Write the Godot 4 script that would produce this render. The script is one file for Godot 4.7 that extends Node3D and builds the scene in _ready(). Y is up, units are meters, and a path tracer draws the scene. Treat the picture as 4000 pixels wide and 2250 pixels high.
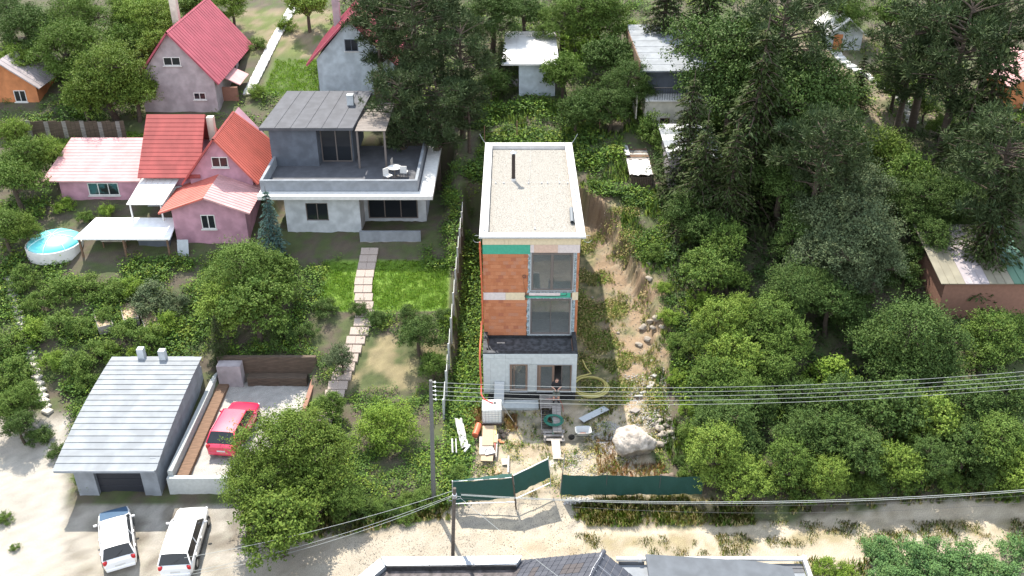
extends Node3D
# A half-built narrow house on a hillside plot, seen from the air, with its neighbours, gardens and the dirt road.

var rng := RandomNumberGenerator.new()
var taken := {}
var M := {}
var TX := {}
var noise := FastNoiseLite.new()

class MB:
	var v := PackedVector3Array()
	var n := PackedVector3Array()
	var c := PackedColorArray()
	var ix := PackedInt32Array()
	var col := Color.WHITE
	func p(a: Vector3, nn: Vector3) -> int:
		v.append(a)
		n.append(nn)
		c.append(col)
		return v.size() - 1
	func face(pts: Array, inside: Vector3) -> void:
		var a: Vector3 = pts[0]
		var nn := Vector3.ZERO
		var mid := Vector3.ZERO
		for i in pts.size():
			var q: Vector3 = pts[i]
			var r: Vector3 = pts[(i + 1) % pts.size()]
			nn += (q - a).cross(r - a)
			mid += q
		mid /= pts.size()
		nn = nn.normalized()
		var flip := nn.dot(mid - inside) < 0.0
		if flip:
			nn = -nn
		var s := v.size()
		for q in pts:
			p(q, nn)
		for i in range(1, pts.size() - 1):
			if flip:
				ix.append_array([s, s + i, s + i + 1])
			else:
				ix.append_array([s, s + i + 1, s + i])
	func quad2(a: Vector3, b: Vector3, cc: Vector3, d: Vector3, nn: Vector3) -> void:
		var s := v.size()
		p(a, nn); p(b, nn); p(cc, nn); p(d, nn)
		ix.append_array([s, s + 1, s + 2, s, s + 2, s + 3])
	func box(t: Transform3D, size: Vector3, bev := 0.0) -> void:
		var h := size * 0.5
		if bev <= 0.0:
			for f in [[0, 1, 2], [1, 2, 0], [2, 0, 1]]:
				for s in [-1.0, 1.0]:
					var pts := []
					for k in [[-1, -1], [1, -1], [1, 1], [-1, 1]]:
						var q := Vector3.ZERO
						q[f[0]] = s * h[f[0]]; q[f[1]] = k[0] * h[f[1]]; q[f[2]] = k[1] * h[f[2]]
						pts.append(t * q)
					face(pts, t.origin)
			return
		var g := h - Vector3.ONE * bev
		for f in [[0, 1, 2], [1, 2, 0], [2, 0, 1]]:
			for s in [-1.0, 1.0]:
				var pts := []
				for k in [[-1, -1], [1, -1], [1, 1], [-1, 1]]:
					var q := Vector3.ZERO
					q[f[0]] = s * h[f[0]]; q[f[1]] = k[0] * g[f[1]]; q[f[2]] = k[1] * g[f[2]]
					pts.append(t * q)
				face(pts, t.origin)
			for s in [-1.0, 1.0]:
				for r in [-1.0, 1.0]:
					var e := []
					for k in [[0, -1], [0, 1], [1, 1], [1, -1]]:
						var q := Vector3.ZERO
						q[f[0]] = s * (h[f[0]] if k[0] == 0 else g[f[0]])
						q[f[1]] = r * (g[f[1]] if k[0] == 0 else h[f[1]])
						q[f[2]] = k[1] * g[f[2]]
						e.append(t * q)
					face(e, t.origin)
		for x in [-1.0, 1.0]:
			for y in [-1.0, 1.0]:
				for z in [-1.0, 1.0]:
					face([t * Vector3(x * h.x, y * g.y, z * g.z), t * Vector3(x * g.x, y * h.y, z * g.z), t * Vector3(x * g.x, y * g.y, z * h.z)], t.origin)
	func bx(lo: Vector3, hi: Vector3, bev := 0.0) -> void:
		box(Transform3D(Basis(), (lo + hi) * 0.5), (hi - lo).abs(), bev)
	func tube(path: Array, r, seg := 8, caps := true) -> void:
		var m := path.size()
		var first := v.size()
		var side := Vector3.ZERO
		for i in m:
			var a: Vector3 = path[maxi(i - 1, 0)]
			var b: Vector3 = path[mini(i + 1, m - 1)]
			var d := (b - a).normalized()
			if i == 0:
				side = d.cross(Vector3.UP if absf(d.y) < 0.9 else Vector3.RIGHT).normalized()
			else:
				side = (side - d * side.dot(d)).normalized()
			var up := d.cross(side)
			var rad: float = r[i] if r is Array else r
			for k in seg:
				var an := TAU * k / seg
				var nn := side * cos(an) + up * sin(an)
				p(path[i] + nn * rad, nn)
		for i in m - 1:
			for k in seg:
				var a0 := first + i * seg + k
				var b0 := first + i * seg + (k + 1) % seg
				ix.append_array([a0, a0 + seg, b0, b0, a0 + seg, b0 + seg])
		if caps:
			for e in [0, m - 1]:
				var d2: Vector3 = (path[0] - path[1]) if e == 0 else (path[m - 1] - path[m - 2])
				var pts := []
				for k in seg:
					pts.append(v[first + e * seg + k])
				face(pts, path[e] - d2)
	func rod(a: Vector3, b: Vector3, r: float, seg := 6) -> void:
		tube([a, b], r, seg)
	func lathe(prof: Array, t: Transform3D, seg := 16) -> void:
		var first := v.size()
		for i in prof.size():
			var q: Vector2 = prof[i]
			var a: Vector2 = prof[maxi(i - 1, 0)]
			var b: Vector2 = prof[mini(i + 1, prof.size() - 1)]
			var tn := (b - a).normalized()
			for k in seg:
				var an := TAU * k / seg
				var nn := Vector3(cos(an) * tn.y, -tn.x, sin(an) * tn.y)
				p(t * Vector3(cos(an) * q.x, q.y, sin(an) * q.x), (t.basis * nn).normalized())
		for i in prof.size() - 1:
			for k in seg:
				var a0 := first + i * seg + k
				var b0 := first + i * seg + (k + 1) % seg
				ix.append_array([a0, b0, a0 + seg, b0, b0 + seg, a0 + seg])
	func prism(poly: Array, t: Transform3D, depth: float) -> void:
		# poly in the local xy plane, extruded along local z by depth, centred
		var lo := []
		var hi := []
		var mid := Vector3.ZERO
		for q in poly:
			lo.append(t * Vector3(q.x, q.y, -depth * 0.5)); hi.append(t * Vector3(q.x, q.y, depth * 0.5))
			mid += t * Vector3(q.x, q.y, 0)
		mid /= poly.size()
		face(lo, mid)
		face(hi, mid)
		for i in poly.size():
			var j := (i + 1) % poly.size()
			face([lo[i], lo[j], hi[j], hi[i]], mid)
	func slab(pts: Array, thick: float) -> void:
		# a plate whose top face is the polygon pts, thick measured along its normal
		var nn: Vector3 = (pts[2] - pts[0]).cross(pts[1] - pts[0]).normalized()
		if nn.y < 0.0:
			nn = -nn
		var lo := []
		var mid := Vector3.ZERO
		for q in pts:
			lo.append(q - nn * thick)
			mid += q
		mid = mid / pts.size() - nn * thick * 0.5
		face(pts, mid)
		face(lo, mid)
		for i in pts.size():
			var j := (i + 1) % pts.size()
			face([pts[i], pts[j], lo[j], lo[i]], mid)
	func grid(rows: Array, close := false) -> void:
		# smooth sheet through rows of points
		var h := rows.size()
		var w: int = rows[0].size()
		var first := v.size()
		for i in h:
			for j in w:
				var a: Vector3 = rows[maxi(i - 1, 0)][j]
				var b: Vector3 = rows[mini(i + 1, h - 1)][j]
				var l: Vector3 = rows[i][(j - 1 + w) % w if close else maxi(j - 1, 0)]
				var r: Vector3 = rows[i][(j + 1) % w if close else mini(j + 1, w - 1)]
				p(rows[i][j], (b - a).cross(r - l).normalized())
		for i in h - 1:
			for j in (w if close else w - 1):
				var a0 := first + i * w + j
				var b0 := first + i * w + (j + 1) % w
				ix.append_array([a0, b0, a0 + w, b0, b0 + w, a0 + w])
	func mesh() -> ArrayMesh:
		var arr := []
		arr.resize(Mesh.ARRAY_MAX)
		arr[Mesh.ARRAY_VERTEX] = v
		arr[Mesh.ARRAY_NORMAL] = n
		arr[Mesh.ARRAY_COLOR] = c
		arr[Mesh.ARRAY_INDEX] = ix
		var m := ArrayMesh.new()
		m.add_surface_from_arrays(Mesh.PRIMITIVE_TRIANGLES, arr)
		return m

func numbered(called: String) -> String:
	var k: int = taken.get(called, -1) + 1
	taken[called] = k
	return called if k == 0 else "%s_%03d" % [called, k]

func tag(o: Node3D, label: String, category := "", group := "", kind := "") -> Node3D:
	o.set_meta("label", label)
	if category: o.set_meta("category", category)
	if group: o.set_meta("group", group)
	if kind: o.set_meta("kind", kind)
	return o

func thing(called: String, label: String, category: String, at := Vector3.ZERO, turn := 0.0, group := "") -> Node3D:
	var o := Node3D.new()
	o.name = numbered(called)
	add_child(o)
	o.position = at
	o.rotation.y = turn
	tag(o, label, category, group)
	return o

func part(called: String, mb, mat: Material, parent: Node3D, t := Transform3D()) -> MeshInstance3D:
	var o := MeshInstance3D.new()
	o.name = called
	o.mesh = mb.mesh() if mb is MB else mb
	o.material_override = mat
	o.transform = t
	parent.add_child(o, true)
	return o

func solo(called: String, mb, mat: Material, label: String, category: String, group := "", t := Transform3D()) -> MeshInstance3D:
	var o := MeshInstance3D.new()
	o.name = numbered(called)
	o.mesh = mb.mesh() if mb is MB else mb
	o.material_override = mat
	o.transform = t
	add_child(o)
	tag(o, label, category, group)
	return o

func setting(called: String, mb, mat: Material, label: String, kind := "structure") -> MeshInstance3D:
	var o := solo(called, mb, mat, label, "")
	o.set_meta("kind", kind)
	return o

func bxp(called: String, lo: Vector3, hi: Vector3, mat: Material, parent: Node3D, bev := 0.0) -> MeshInstance3D:
	var b := MB.new()
	b.bx(lo, hi, bev)
	return part(called, b, mat, parent)

func copy_thing(o: Node3D, at: Vector3, turn := 0.0, scale_by := Vector3.ONE, label := "", group := "") -> Node3D:
	var base: String = o.name
	if base.length() > 4 and base.substr(base.length() - 3).is_valid_int():
		base = base.substr(0, base.length() - 4)
	var r: Node3D = o.duplicate()
	r.name = numbered(base)
	add_child(r)
	r.transform = Transform3D(Basis(Vector3.UP, turn).scaled_local(scale_by), at)
	if label: r.set_meta("label", label)
	if group: r.set_meta("group", group)
	return r

func V(x: float, y: float, z: float) -> Vector3:
	return Vector3(x, y, z)

func ss(a: float, b: float, t: float) -> float:
	var q := clampf((t - a) / (b - a), 0.0, 1.0)
	return q * q * (3.0 - 2.0 * q)

func tex_of(f: FastNoiseLite, lo: float, hi: float, w := 512, h := 512, gain := 1.0, stretch := 1) -> ImageTexture:
	var im := f.get_seamless_image(w / stretch, h)
	im.convert(Image.FORMAT_L8)
	if stretch > 1:
		im.resize(w, h, Image.INTERPOLATE_CUBIC)
	var d := im.get_data()
	for i in d.size():
		var t := clampf((d[i] / 255.0 - 0.5) * gain + 0.5, 0.0, 1.0)
		d[i] = int(255.0 * lerpf(lo, hi, t))
	return ImageTexture.create_from_image(Image.create_from_data(w, h, false, Image.FORMAT_L8, d))

func bump_of(f: FastNoiseLite, strength: float, w := 512) -> ImageTexture:
	var im := f.get_seamless_image(w, w)
	im.convert(Image.FORMAT_RGBA8)
	im.bump_map_to_normal_map(strength)
	return ImageTexture.create_from_image(im)

func fnl(kind: int, freq: float, sd: int, octaves := 4) -> FastNoiseLite:
	var f := FastNoiseLite.new()
	f.noise_type = kind
	f.frequency = freq
	f.seed = sd
	f.fractal_octaves = octaves
	if kind == FastNoiseLite.TYPE_CELLULAR:
		f.cellular_return_type = FastNoiseLite.RETURN_CELL_VALUE
		f.fractal_type = FastNoiseLite.FRACTAL_NONE
	return f

func mk(called: String, lin: Color, rough := 0.85, tex := "", scale := 0.5, bump := "", bump_by := 1.0, metal := 0.0, vcol := false) -> StandardMaterial3D:
	var m := StandardMaterial3D.new()
	m.resource_name = called
	m.albedo_color = lin.linear_to_srgb()
	m.roughness = rough
	m.metallic = metal
	m.vertex_color_use_as_albedo = vcol
	if tex:
		m.albedo_texture = TX[tex]
		m.uv1_triplanar = true
		m.uv1_world_triplanar = true
		m.uv1_scale = Vector3.ONE * scale
	if bump:
		m.normal_enabled = true
		m.normal_texture = TX[bump]
		m.normal_scale = bump_by
		m.uv1_triplanar = true
		m.uv1_world_triplanar = true
		m.uv1_scale = Vector3.ONE * scale
	M[called] = m
	return m

func glass(called: String, lin: Color, alpha: float) -> StandardMaterial3D:
	var m := mk(called, lin, 0.03)
	m.albedo_color.a = alpha
	m.transparency = BaseMaterial3D.TRANSPARENCY_ALPHA
	m.metallic_specular = 0.85
	return m

func leafy(called: String, lin: Color) -> StandardMaterial3D:
	var m := mk(called, lin, 0.6, "", 1.0, "", 1.0, 0.0, true)
	m.metallic_specular = 0.22
	m.backlight_enabled = true
	m.backlight = Color(lin.r * 0.9, lin.g * 1.0, lin.b * 0.5).linear_to_srgb()
	return m

func materials() -> void:
	TX.grain = tex_of(fnl(FastNoiseLite.TYPE_SIMPLEX_SMOOTH, 0.03, 3, 5), 0.80, 1.0, 512, 512, 1.5)
	TX.blot = tex_of(fnl(FastNoiseLite.TYPE_SIMPLEX_SMOOTH, 0.008, 5, 6), 0.62, 1.0, 512, 512, 1.6)
	TX.soft = tex_of(fnl(FastNoiseLite.TYPE_SIMPLEX_SMOOTH, 0.012, 8, 5), 0.93, 1.0, 512, 512, 1.3)
	TX.speck = tex_of(fnl(FastNoiseLite.TYPE_CELLULAR, 0.09, 9), 0.74, 1.0, 512, 512, 1.0)
	TX.wood = tex_of(fnl(FastNoiseLite.TYPE_SIMPLEX_SMOOTH, 0.05, 12, 4), 0.72, 1.0, 512, 512, 1.6, 16)
	TX.stain = tex_of(fnl(FastNoiseLite.TYPE_SIMPLEX_SMOOTH, 0.006, 31, 6), 0.88, 1.0, 512, 512, 1.6)
	TX.rough_n = bump_of(fnl(FastNoiseLite.TYPE_SIMPLEX_SMOOTH, 0.03, 21, 5), 6.0)
	TX.speck_n = bump_of(fnl(FastNoiseLite.TYPE_CELLULAR, 0.09, 9), 4.0)
	# ground
	mk("ground", Color.WHITE, 0.95, "grain", 0.9, "rough_n", 0.5, 0.0, true)
	# own house
	mk("concrete", Color(0.40, 0.42, 0.41), 0.9, "soft", 0.6, "rough_n", 0.3)
	mk("board", Color(0.47, 0.50, 0.50), 0.85, "soft", 0.45)
	mk("mortar", Color(0.36, 0.20, 0.13), 0.95, "grain", 1.0)
	for i in 5:
		mk("brick%d" % i, [Color(0.56, 0.215, 0.10), Color(0.52, 0.19, 0.085), Color(0.60, 0.245, 0.12), Color(0.54, 0.24, 0.14), Color(0.46, 0.165, 0.085)][i], 0.9, "grain", 1.6, "rough_n", 0.4)
	mk("foam_cream", Color(0.66, 0.55, 0.38), 0.8, "soft", 0.8)
	mk("foam_pink", Color(0.60, 0.43, 0.34), 0.8, "soft", 0.8)
	mk("foam_pale", Color(0.63, 0.55, 0.53), 0.8, "soft", 0.8)
	mk("foam_green", Color(0.055, 0.35, 0.235), 0.75, "soft", 0.8)
	mk("foam_blue", Color(0.36, 0.44, 0.47), 0.85, "blot", 1.2)
	mk("frame", Color(0.135, 0.115, 0.105), 0.45)
	mk("frame_brown", Color(0.20, 0.135, 0.10), 0.5)
	mk("tape", Color(0.40, 0.42, 0.43), 0.6, "soft", 2.0)
	glass("pane", Color(0.80, 0.90, 0.88), 0.05)
	mk("interior", Color(0.22, 0.215, 0.205), 0.9, "soft", 0.5)
	mk("screen_green", Color(0.075, 0.115, 0.10), 0.8, "soft", 0.6)
	mk("felt", Color(0.030, 0.031, 0.034), 0.75, "blot", 0.7, "rough_n", 0.6)
	mk("felt_grey", Color(0.075, 0.078, 0.085), 0.85, "blot", 0.6)
	mk("roof_white", Color(0.60, 0.59, 0.575), 0.75, "soft", 0.25)
	mk("gravel", Color(0.345, 0.325, 0.29), 0.95, "speck", 1.1, "speck_n", 1.0)
	mk("pebble", Color(0.44, 0.41, 0.36), 0.9)
	mk("pebble_grey", Color(0.19, 0.17, 0.145), 0.9)
	mk("steel", Color(0.55, 0.56, 0.58), 0.35, "", 1, "", 1, 0.9)
	mk("galva", Color(0.50, 0.52, 0.54), 0.5, "soft", 0.8, "", 1, 0.6)
	mk("dark_plastic", Color(0.035, 0.034, 0.034), 0.5)
	mk("pipe_brown", Color(0.020, 0.012, 0.010), 0.55)
	mk("pipe_orange", Color(0.50, 0.115, 0.055), 0.45)
	mk("white_plastic", Color(0.78, 0.78, 0.76), 0.45, "soft", 0.8)
	mk("red_plastic", Color(0.40, 0.035, 0.028), 0.5)
	mk("tank", Color(0.70, 0.71, 0.68), 0.4)
	mk("membrane", Color(0.13, 0.145, 0.16), 0.6)
	# timber and bits
	mk("wood_grey", Color(0.31, 0.28, 0.255), 0.9, "wood", 0.7)
	mk("wood_pale", Color(0.58, 0.52, 0.45), 0.9, "wood", 0.7)
	mk("wood_dark", Color(0.12, 0.085, 0.06), 0.9, "wood", 0.7)
	mk("wood_brown", Color(0.20, 0.12, 0.075), 0.9, "wood", 0.7)
	mk("osb", Color(0.52, 0.38, 0.25), 0.9, "speck", 2.5)
	mk("ply_yellow", Color(0.62, 0.47, 0.20), 0.85, "soft", 1.5)
	mk("net", Color(0.015, 0.062, 0.049), 0.9, "soft", 1.0)
	M.net.backlight_enabled = true
	M.net.backlight = Color(0.02, 0.10, 0.08).linear_to_srgb()
	mk("hose_green", Color(0.012, 0.125, 0.085), 0.5)
	mk("hose_yellow", Color(0.42, 0.37, 0.12), 0.6, "soft", 2.0)
	mk("hose_red", Color(0.38, 0.06, 0.04), 0.6)
	mk("stone", Color(0.60, 0.52, 0.44), 0.95, "blot", 0.35, "rough_n", 1.4)
	mk("stone_small", Color(0.36, 0.315, 0.26), 0.95, "grain", 1.0, "rough_n", 0.8)
	mk("stone_dark", Color(0.20, 0.15, 0.115), 0.95, "grain", 1.0, "rough_n", 0.8)
	mk("rubble", Color(0.45, 0.425, 0.39), 0.9, "grain", 1.0)
	mk("pole_wood", Color(0.13, 0.105, 0.085), 0.9, "wood", 0.6)
	mk("pole_concrete", Color(0.13, 0.13, 0.125), 0.9, "soft", 0.8)
	mk("wire", Color(0.33, 0.35, 0.34), 0.5)
	mk("wire_dark", Color(0.06, 0.06, 0.06), 0.6)
	mk("black_metal", Color(0.02, 0.02, 0.022), 0.45)
	# neighbours
	mk("roof_maroon", Color(0.36, 0.075, 0.105), 0.8, "stain", 0.22)
	mk("roof_red", Color(0.35, 0.075, 0.068), 0.8, "stain", 0.22)
	mk("roof_orange", Color(0.46, 0.10, 0.072), 0.8, "stain", 0.22)
	mk("roof_salmon", Color(0.50, 0.13, 0.10), 0.8, "stain", 0.22)
	mk("roof_pink", Color(0.53, 0.30, 0.30), 0.8, "stain", 0.22)
	mk("wall_pink", Color(0.46, 0.25, 0.31), 0.9, "stain", 0.3)
	mk("wall_grey", Color(0.37, 0.33, 0.34), 0.9, "stain", 0.3)
	mk("wall_white", Color(0.46, 0.49, 0.51), 0.9, "stain", 0.3)
	mk("wall_blue", Color(0.45, 0.51, 0.55), 0.9, "stain", 0.3)
	mk("wall_slate", Color(0.095, 0.110, 0.135), 0.9, "stain", 0.3)
	mk("wall_cream", Color(0.60, 0.57, 0.48), 0.9, "stain", 0.3)
	mk("wall_orange", Color(0.52, 0.20, 0.08), 0.9, "stain", 0.3)
	mk("wall_silver", Color(0.24, 0.26, 0.285), 0.9, "stain", 0.3)
	mk("roof_slate", Color(0.085, 0.088, 0.10), 0.85, "stain", 0.3)
	mk("roof_brown", Color(0.22, 0.19, 0.17), 0.8, "wood", 0.5)
	mk("roof_steel", Color(0.235, 0.255, 0.275), 0.8, "stain", 0.22)
	mk("slab_white", Color(0.62, 0.61, 0.585), 0.85, "soft", 0.4)
	mk("paving", Color(0.36, 0.34, 0.32), 0.9, "grain", 0.8)
	mk("paving_pink", Color(0.44, 0.36, 0.31), 0.9, "grain", 0.8)
	mk("door_dark", Color(0.022, 0.024, 0.032), 0.5)
	mk("curtain", Color(0.42, 0.41, 0.39), 0.9)
	mk("shutter", Color(0.05, 0.055, 0.065), 0.6)
	mk("tile", Color(0.062, 0.066, 0.082), 0.5, "soft", 1.5)
	mk("tile_pale", Color(0.075, 0.079, 0.096), 0.5, "soft", 1.5)
	mk("tile_worn", Color(0.066, 0.058, 0.060), 0.65, "soft", 1.5)
	mk("silver_cap", Color(0.30, 0.325, 0.36), 0.5, "soft", 0.4, "", 1, 0.35)
	mk("silt", Color(0.11, 0.095, 0.095), 0.8, "blot", 0.5)
	mk("felt_shingle", Color(0.13, 0.135, 0.145), 0.9, "grain", 2.0)
	mk("sheet_slate", Color(0.098, 0.110, 0.126), 0.85, "stain", 0.3)
	mk("roof_rust", Color(0.25, 0.23, 0.17), 0.8, "stain", 0.22)
	mk("wall_brown", Color(0.25, 0.13, 0.09), 0.9, "soft", 0.5)
	mk("teal", Color(0.07, 0.15, 0.10), 0.6)
	mk("canvas", Color(0.82, 0.83, 0.84), 0.8, "soft", 0.3)
	mk("cover_cyan", Color(0.16, 0.62, 0.66), 0.35)
	mk("cover_pale", Color(0.55, 0.76, 0.76), 0.4)
	# cars
	for q in [["paint_red", Color(0.58, 0.010, 0.055)], ["paint_white", Color(0.78, 0.78, 0.78)], ["paint_blue", Color(0.05, 0.10, 0.17)], ["paint_black", Color(0.012, 0.012, 0.016)]]:
		var m := mk(q[0], q[1], 0.35)
		m.clearcoat_enabled = true
		m.clearcoat = 1.0
		m.clearcoat_roughness = 0.05
	mk("car_glass", Color(0.015, 0.018, 0.022), 0.06)
	mk("tyre", Color(0.018, 0.018, 0.018), 0.85)
	mk("rim", Color(0.45, 0.46, 0.48), 0.35, "", 1, "", 1, 0.8)
	mk("lamp_red", Color(0.45, 0.015, 0.02), 0.2)
	mk("lamp_clear", Color(0.75, 0.77, 0.8), 0.15)
	# person
	mk("skin", Color(0.50, 0.28, 0.20), 0.6)
	mk("hair", Color(0.05, 0.028, 0.018), 0.8)
	mk("shirt", Color(0.012, 0.012, 0.014), 0.9)
	mk("shorts", Color(0.10, 0.115, 0.10), 0.9)
	# plants
	mk("bark", Color(0.10, 0.075, 0.055), 0.95, "wood", 0.8)
	mk("bark_grey", Color(0.17, 0.15, 0.13), 0.95, "wood", 0.8)
	leafy("leaf_mid", Color(0.102, 0.160, 0.032))
	leafy("leaf_light", Color(0.165, 0.235, 0.042))
	leafy("leaf_yellow", Color(0.16, 0.24, 0.035))
	leafy("leaf_olive", Color(0.112, 0.165, 0.028))
	leafy("leaf_dark", Color(0.068, 0.112, 0.028))
	leafy("leaf_grey", Color(0.095, 0.125, 0.060))
	leafy("leaf_blue", Color(0.115, 0.205, 0.070))
	leafy("needle", Color(0.052, 0.075, 0.024))
	leafy("needle_pine", Color(0.062, 0.090, 0.038))
	leafy("needle_blue", Color(0.10, 0.17, 0.15))
	leafy("blade", Color(1, 1, 1))
	M.blade.backlight = Color(0.10, 0.12, 0.02).linear_to_srgb()

# ---------------------------------------------------------------- terrain
const ZK := [-40.0, -30.0, -20.0, -16.0, -14.0, -9.5, -7.5, 0.0, 6.0, 14.0, 24.0, 40.0, 60.0, 100.0, 160.0, 420.0]
const YK := [-9.0, -7.5, -4.0, -1.9, -1.6, -1.45, -0.9, -0.4, 1.5, 4.2, 7.2, 10.8, 14.5, 22.0, 33.0, 80.0]
const BZ := [-2.0, 0.0, 3.0, 5.3, 8.8, 11.5, 13.5, 15.8, 17.7, 18.7]
const BX := [8.2, 8.6, 9.3, 9.8, 9.6, 8.8, 8.2, 7.6, 6.4, 5.1]

func interp(xs: Array, ys: Array, t: float) -> float:
	if t <= xs[0]: return ys[0]
	for i in xs.size() - 1:
		if t <= xs[i + 1]:
			return lerpf(ys[i], ys[i + 1], (t - xs[i]) / (xs[i + 1] - xs[i]))
	return ys[ys.size() - 1]

func rect_in(x: float, z: float, x0: float, x1: float, z0: float, z1: float, soft: float) -> float:
	return ss(x0 - soft, x0, x) * (1.0 - ss(x1, x1 + soft, x)) * ss(z0 - soft, z0, z) * (1.0 - ss(z1, z1 + soft, z))

func ground(x: float, z: float) -> float:
	var y := interp(ZK, YK, -z)
	y -= 0.45 * ss(-9.0, -13.0, x) * ss(1.0, 6.0, z) * (1.0 - ss(16.0, 20.0, z))
	var b := interp(BZ, BX, -z)
	if z > -20.5 and z < 4.0 and x < b + 2.0 and x > -5.0:
		var wob := noise.get_noise_2d(x * 40.0, z * 40.0) * 0.35 + noise.get_noise_2d(x * 160.0, z * 160.0) * 0.15
		var cut := interp([-1.0, 4.0, 9.0, 14.0, 18.0], [0.1, 0.9, 1.7, 2.4, 2.7], -z)
		var depth := ss(b + 0.25 + wob, b - 0.55 + wob, x) * 0.8 + 0.2 * ss(b, b - 3.0, x)
		y -= cut * depth * ss(-3.9, -3.2, x) * ss(-19.6 + wob, -18.4 + wob, z)
		var rim := exp(-pow((x - b + 0.3) / 0.55, 2.0)) * ss(-18.0, -16.0, z) * (1.0 - ss(-4.0, 0.0, z))
		y += rim * (absf(noise.get_noise_2d(x * 110.0, z * 110.0)) * -0.55 + 0.16)
	if x > 1.0 and z > 8.5 and z < 15.0:
		var zr := z + 1.1 * ss(10.0, 26.0, x)
		y -= 0.07 * ss(1.0, 5.0, x) * (exp(-pow((zr - 10.45) / 0.35, 2.0)) + exp(-pow((zr - 12.75) / 0.4, 2.0)))
	y = lerpf(y, -0.7, rect_in(x, z, -18.9, -12.9, -2.2, 7.4, 0.15))
	y = lerpf(y, 4.15, rect_in(x, z, -17.6, -5.2, -23.5, -14.6, 0.7))
	y = lerpf(y, -0.62, rect_in(x, z, -1.2, 3.5, -17.0, -0.45, 0.2))
	return y

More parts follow.
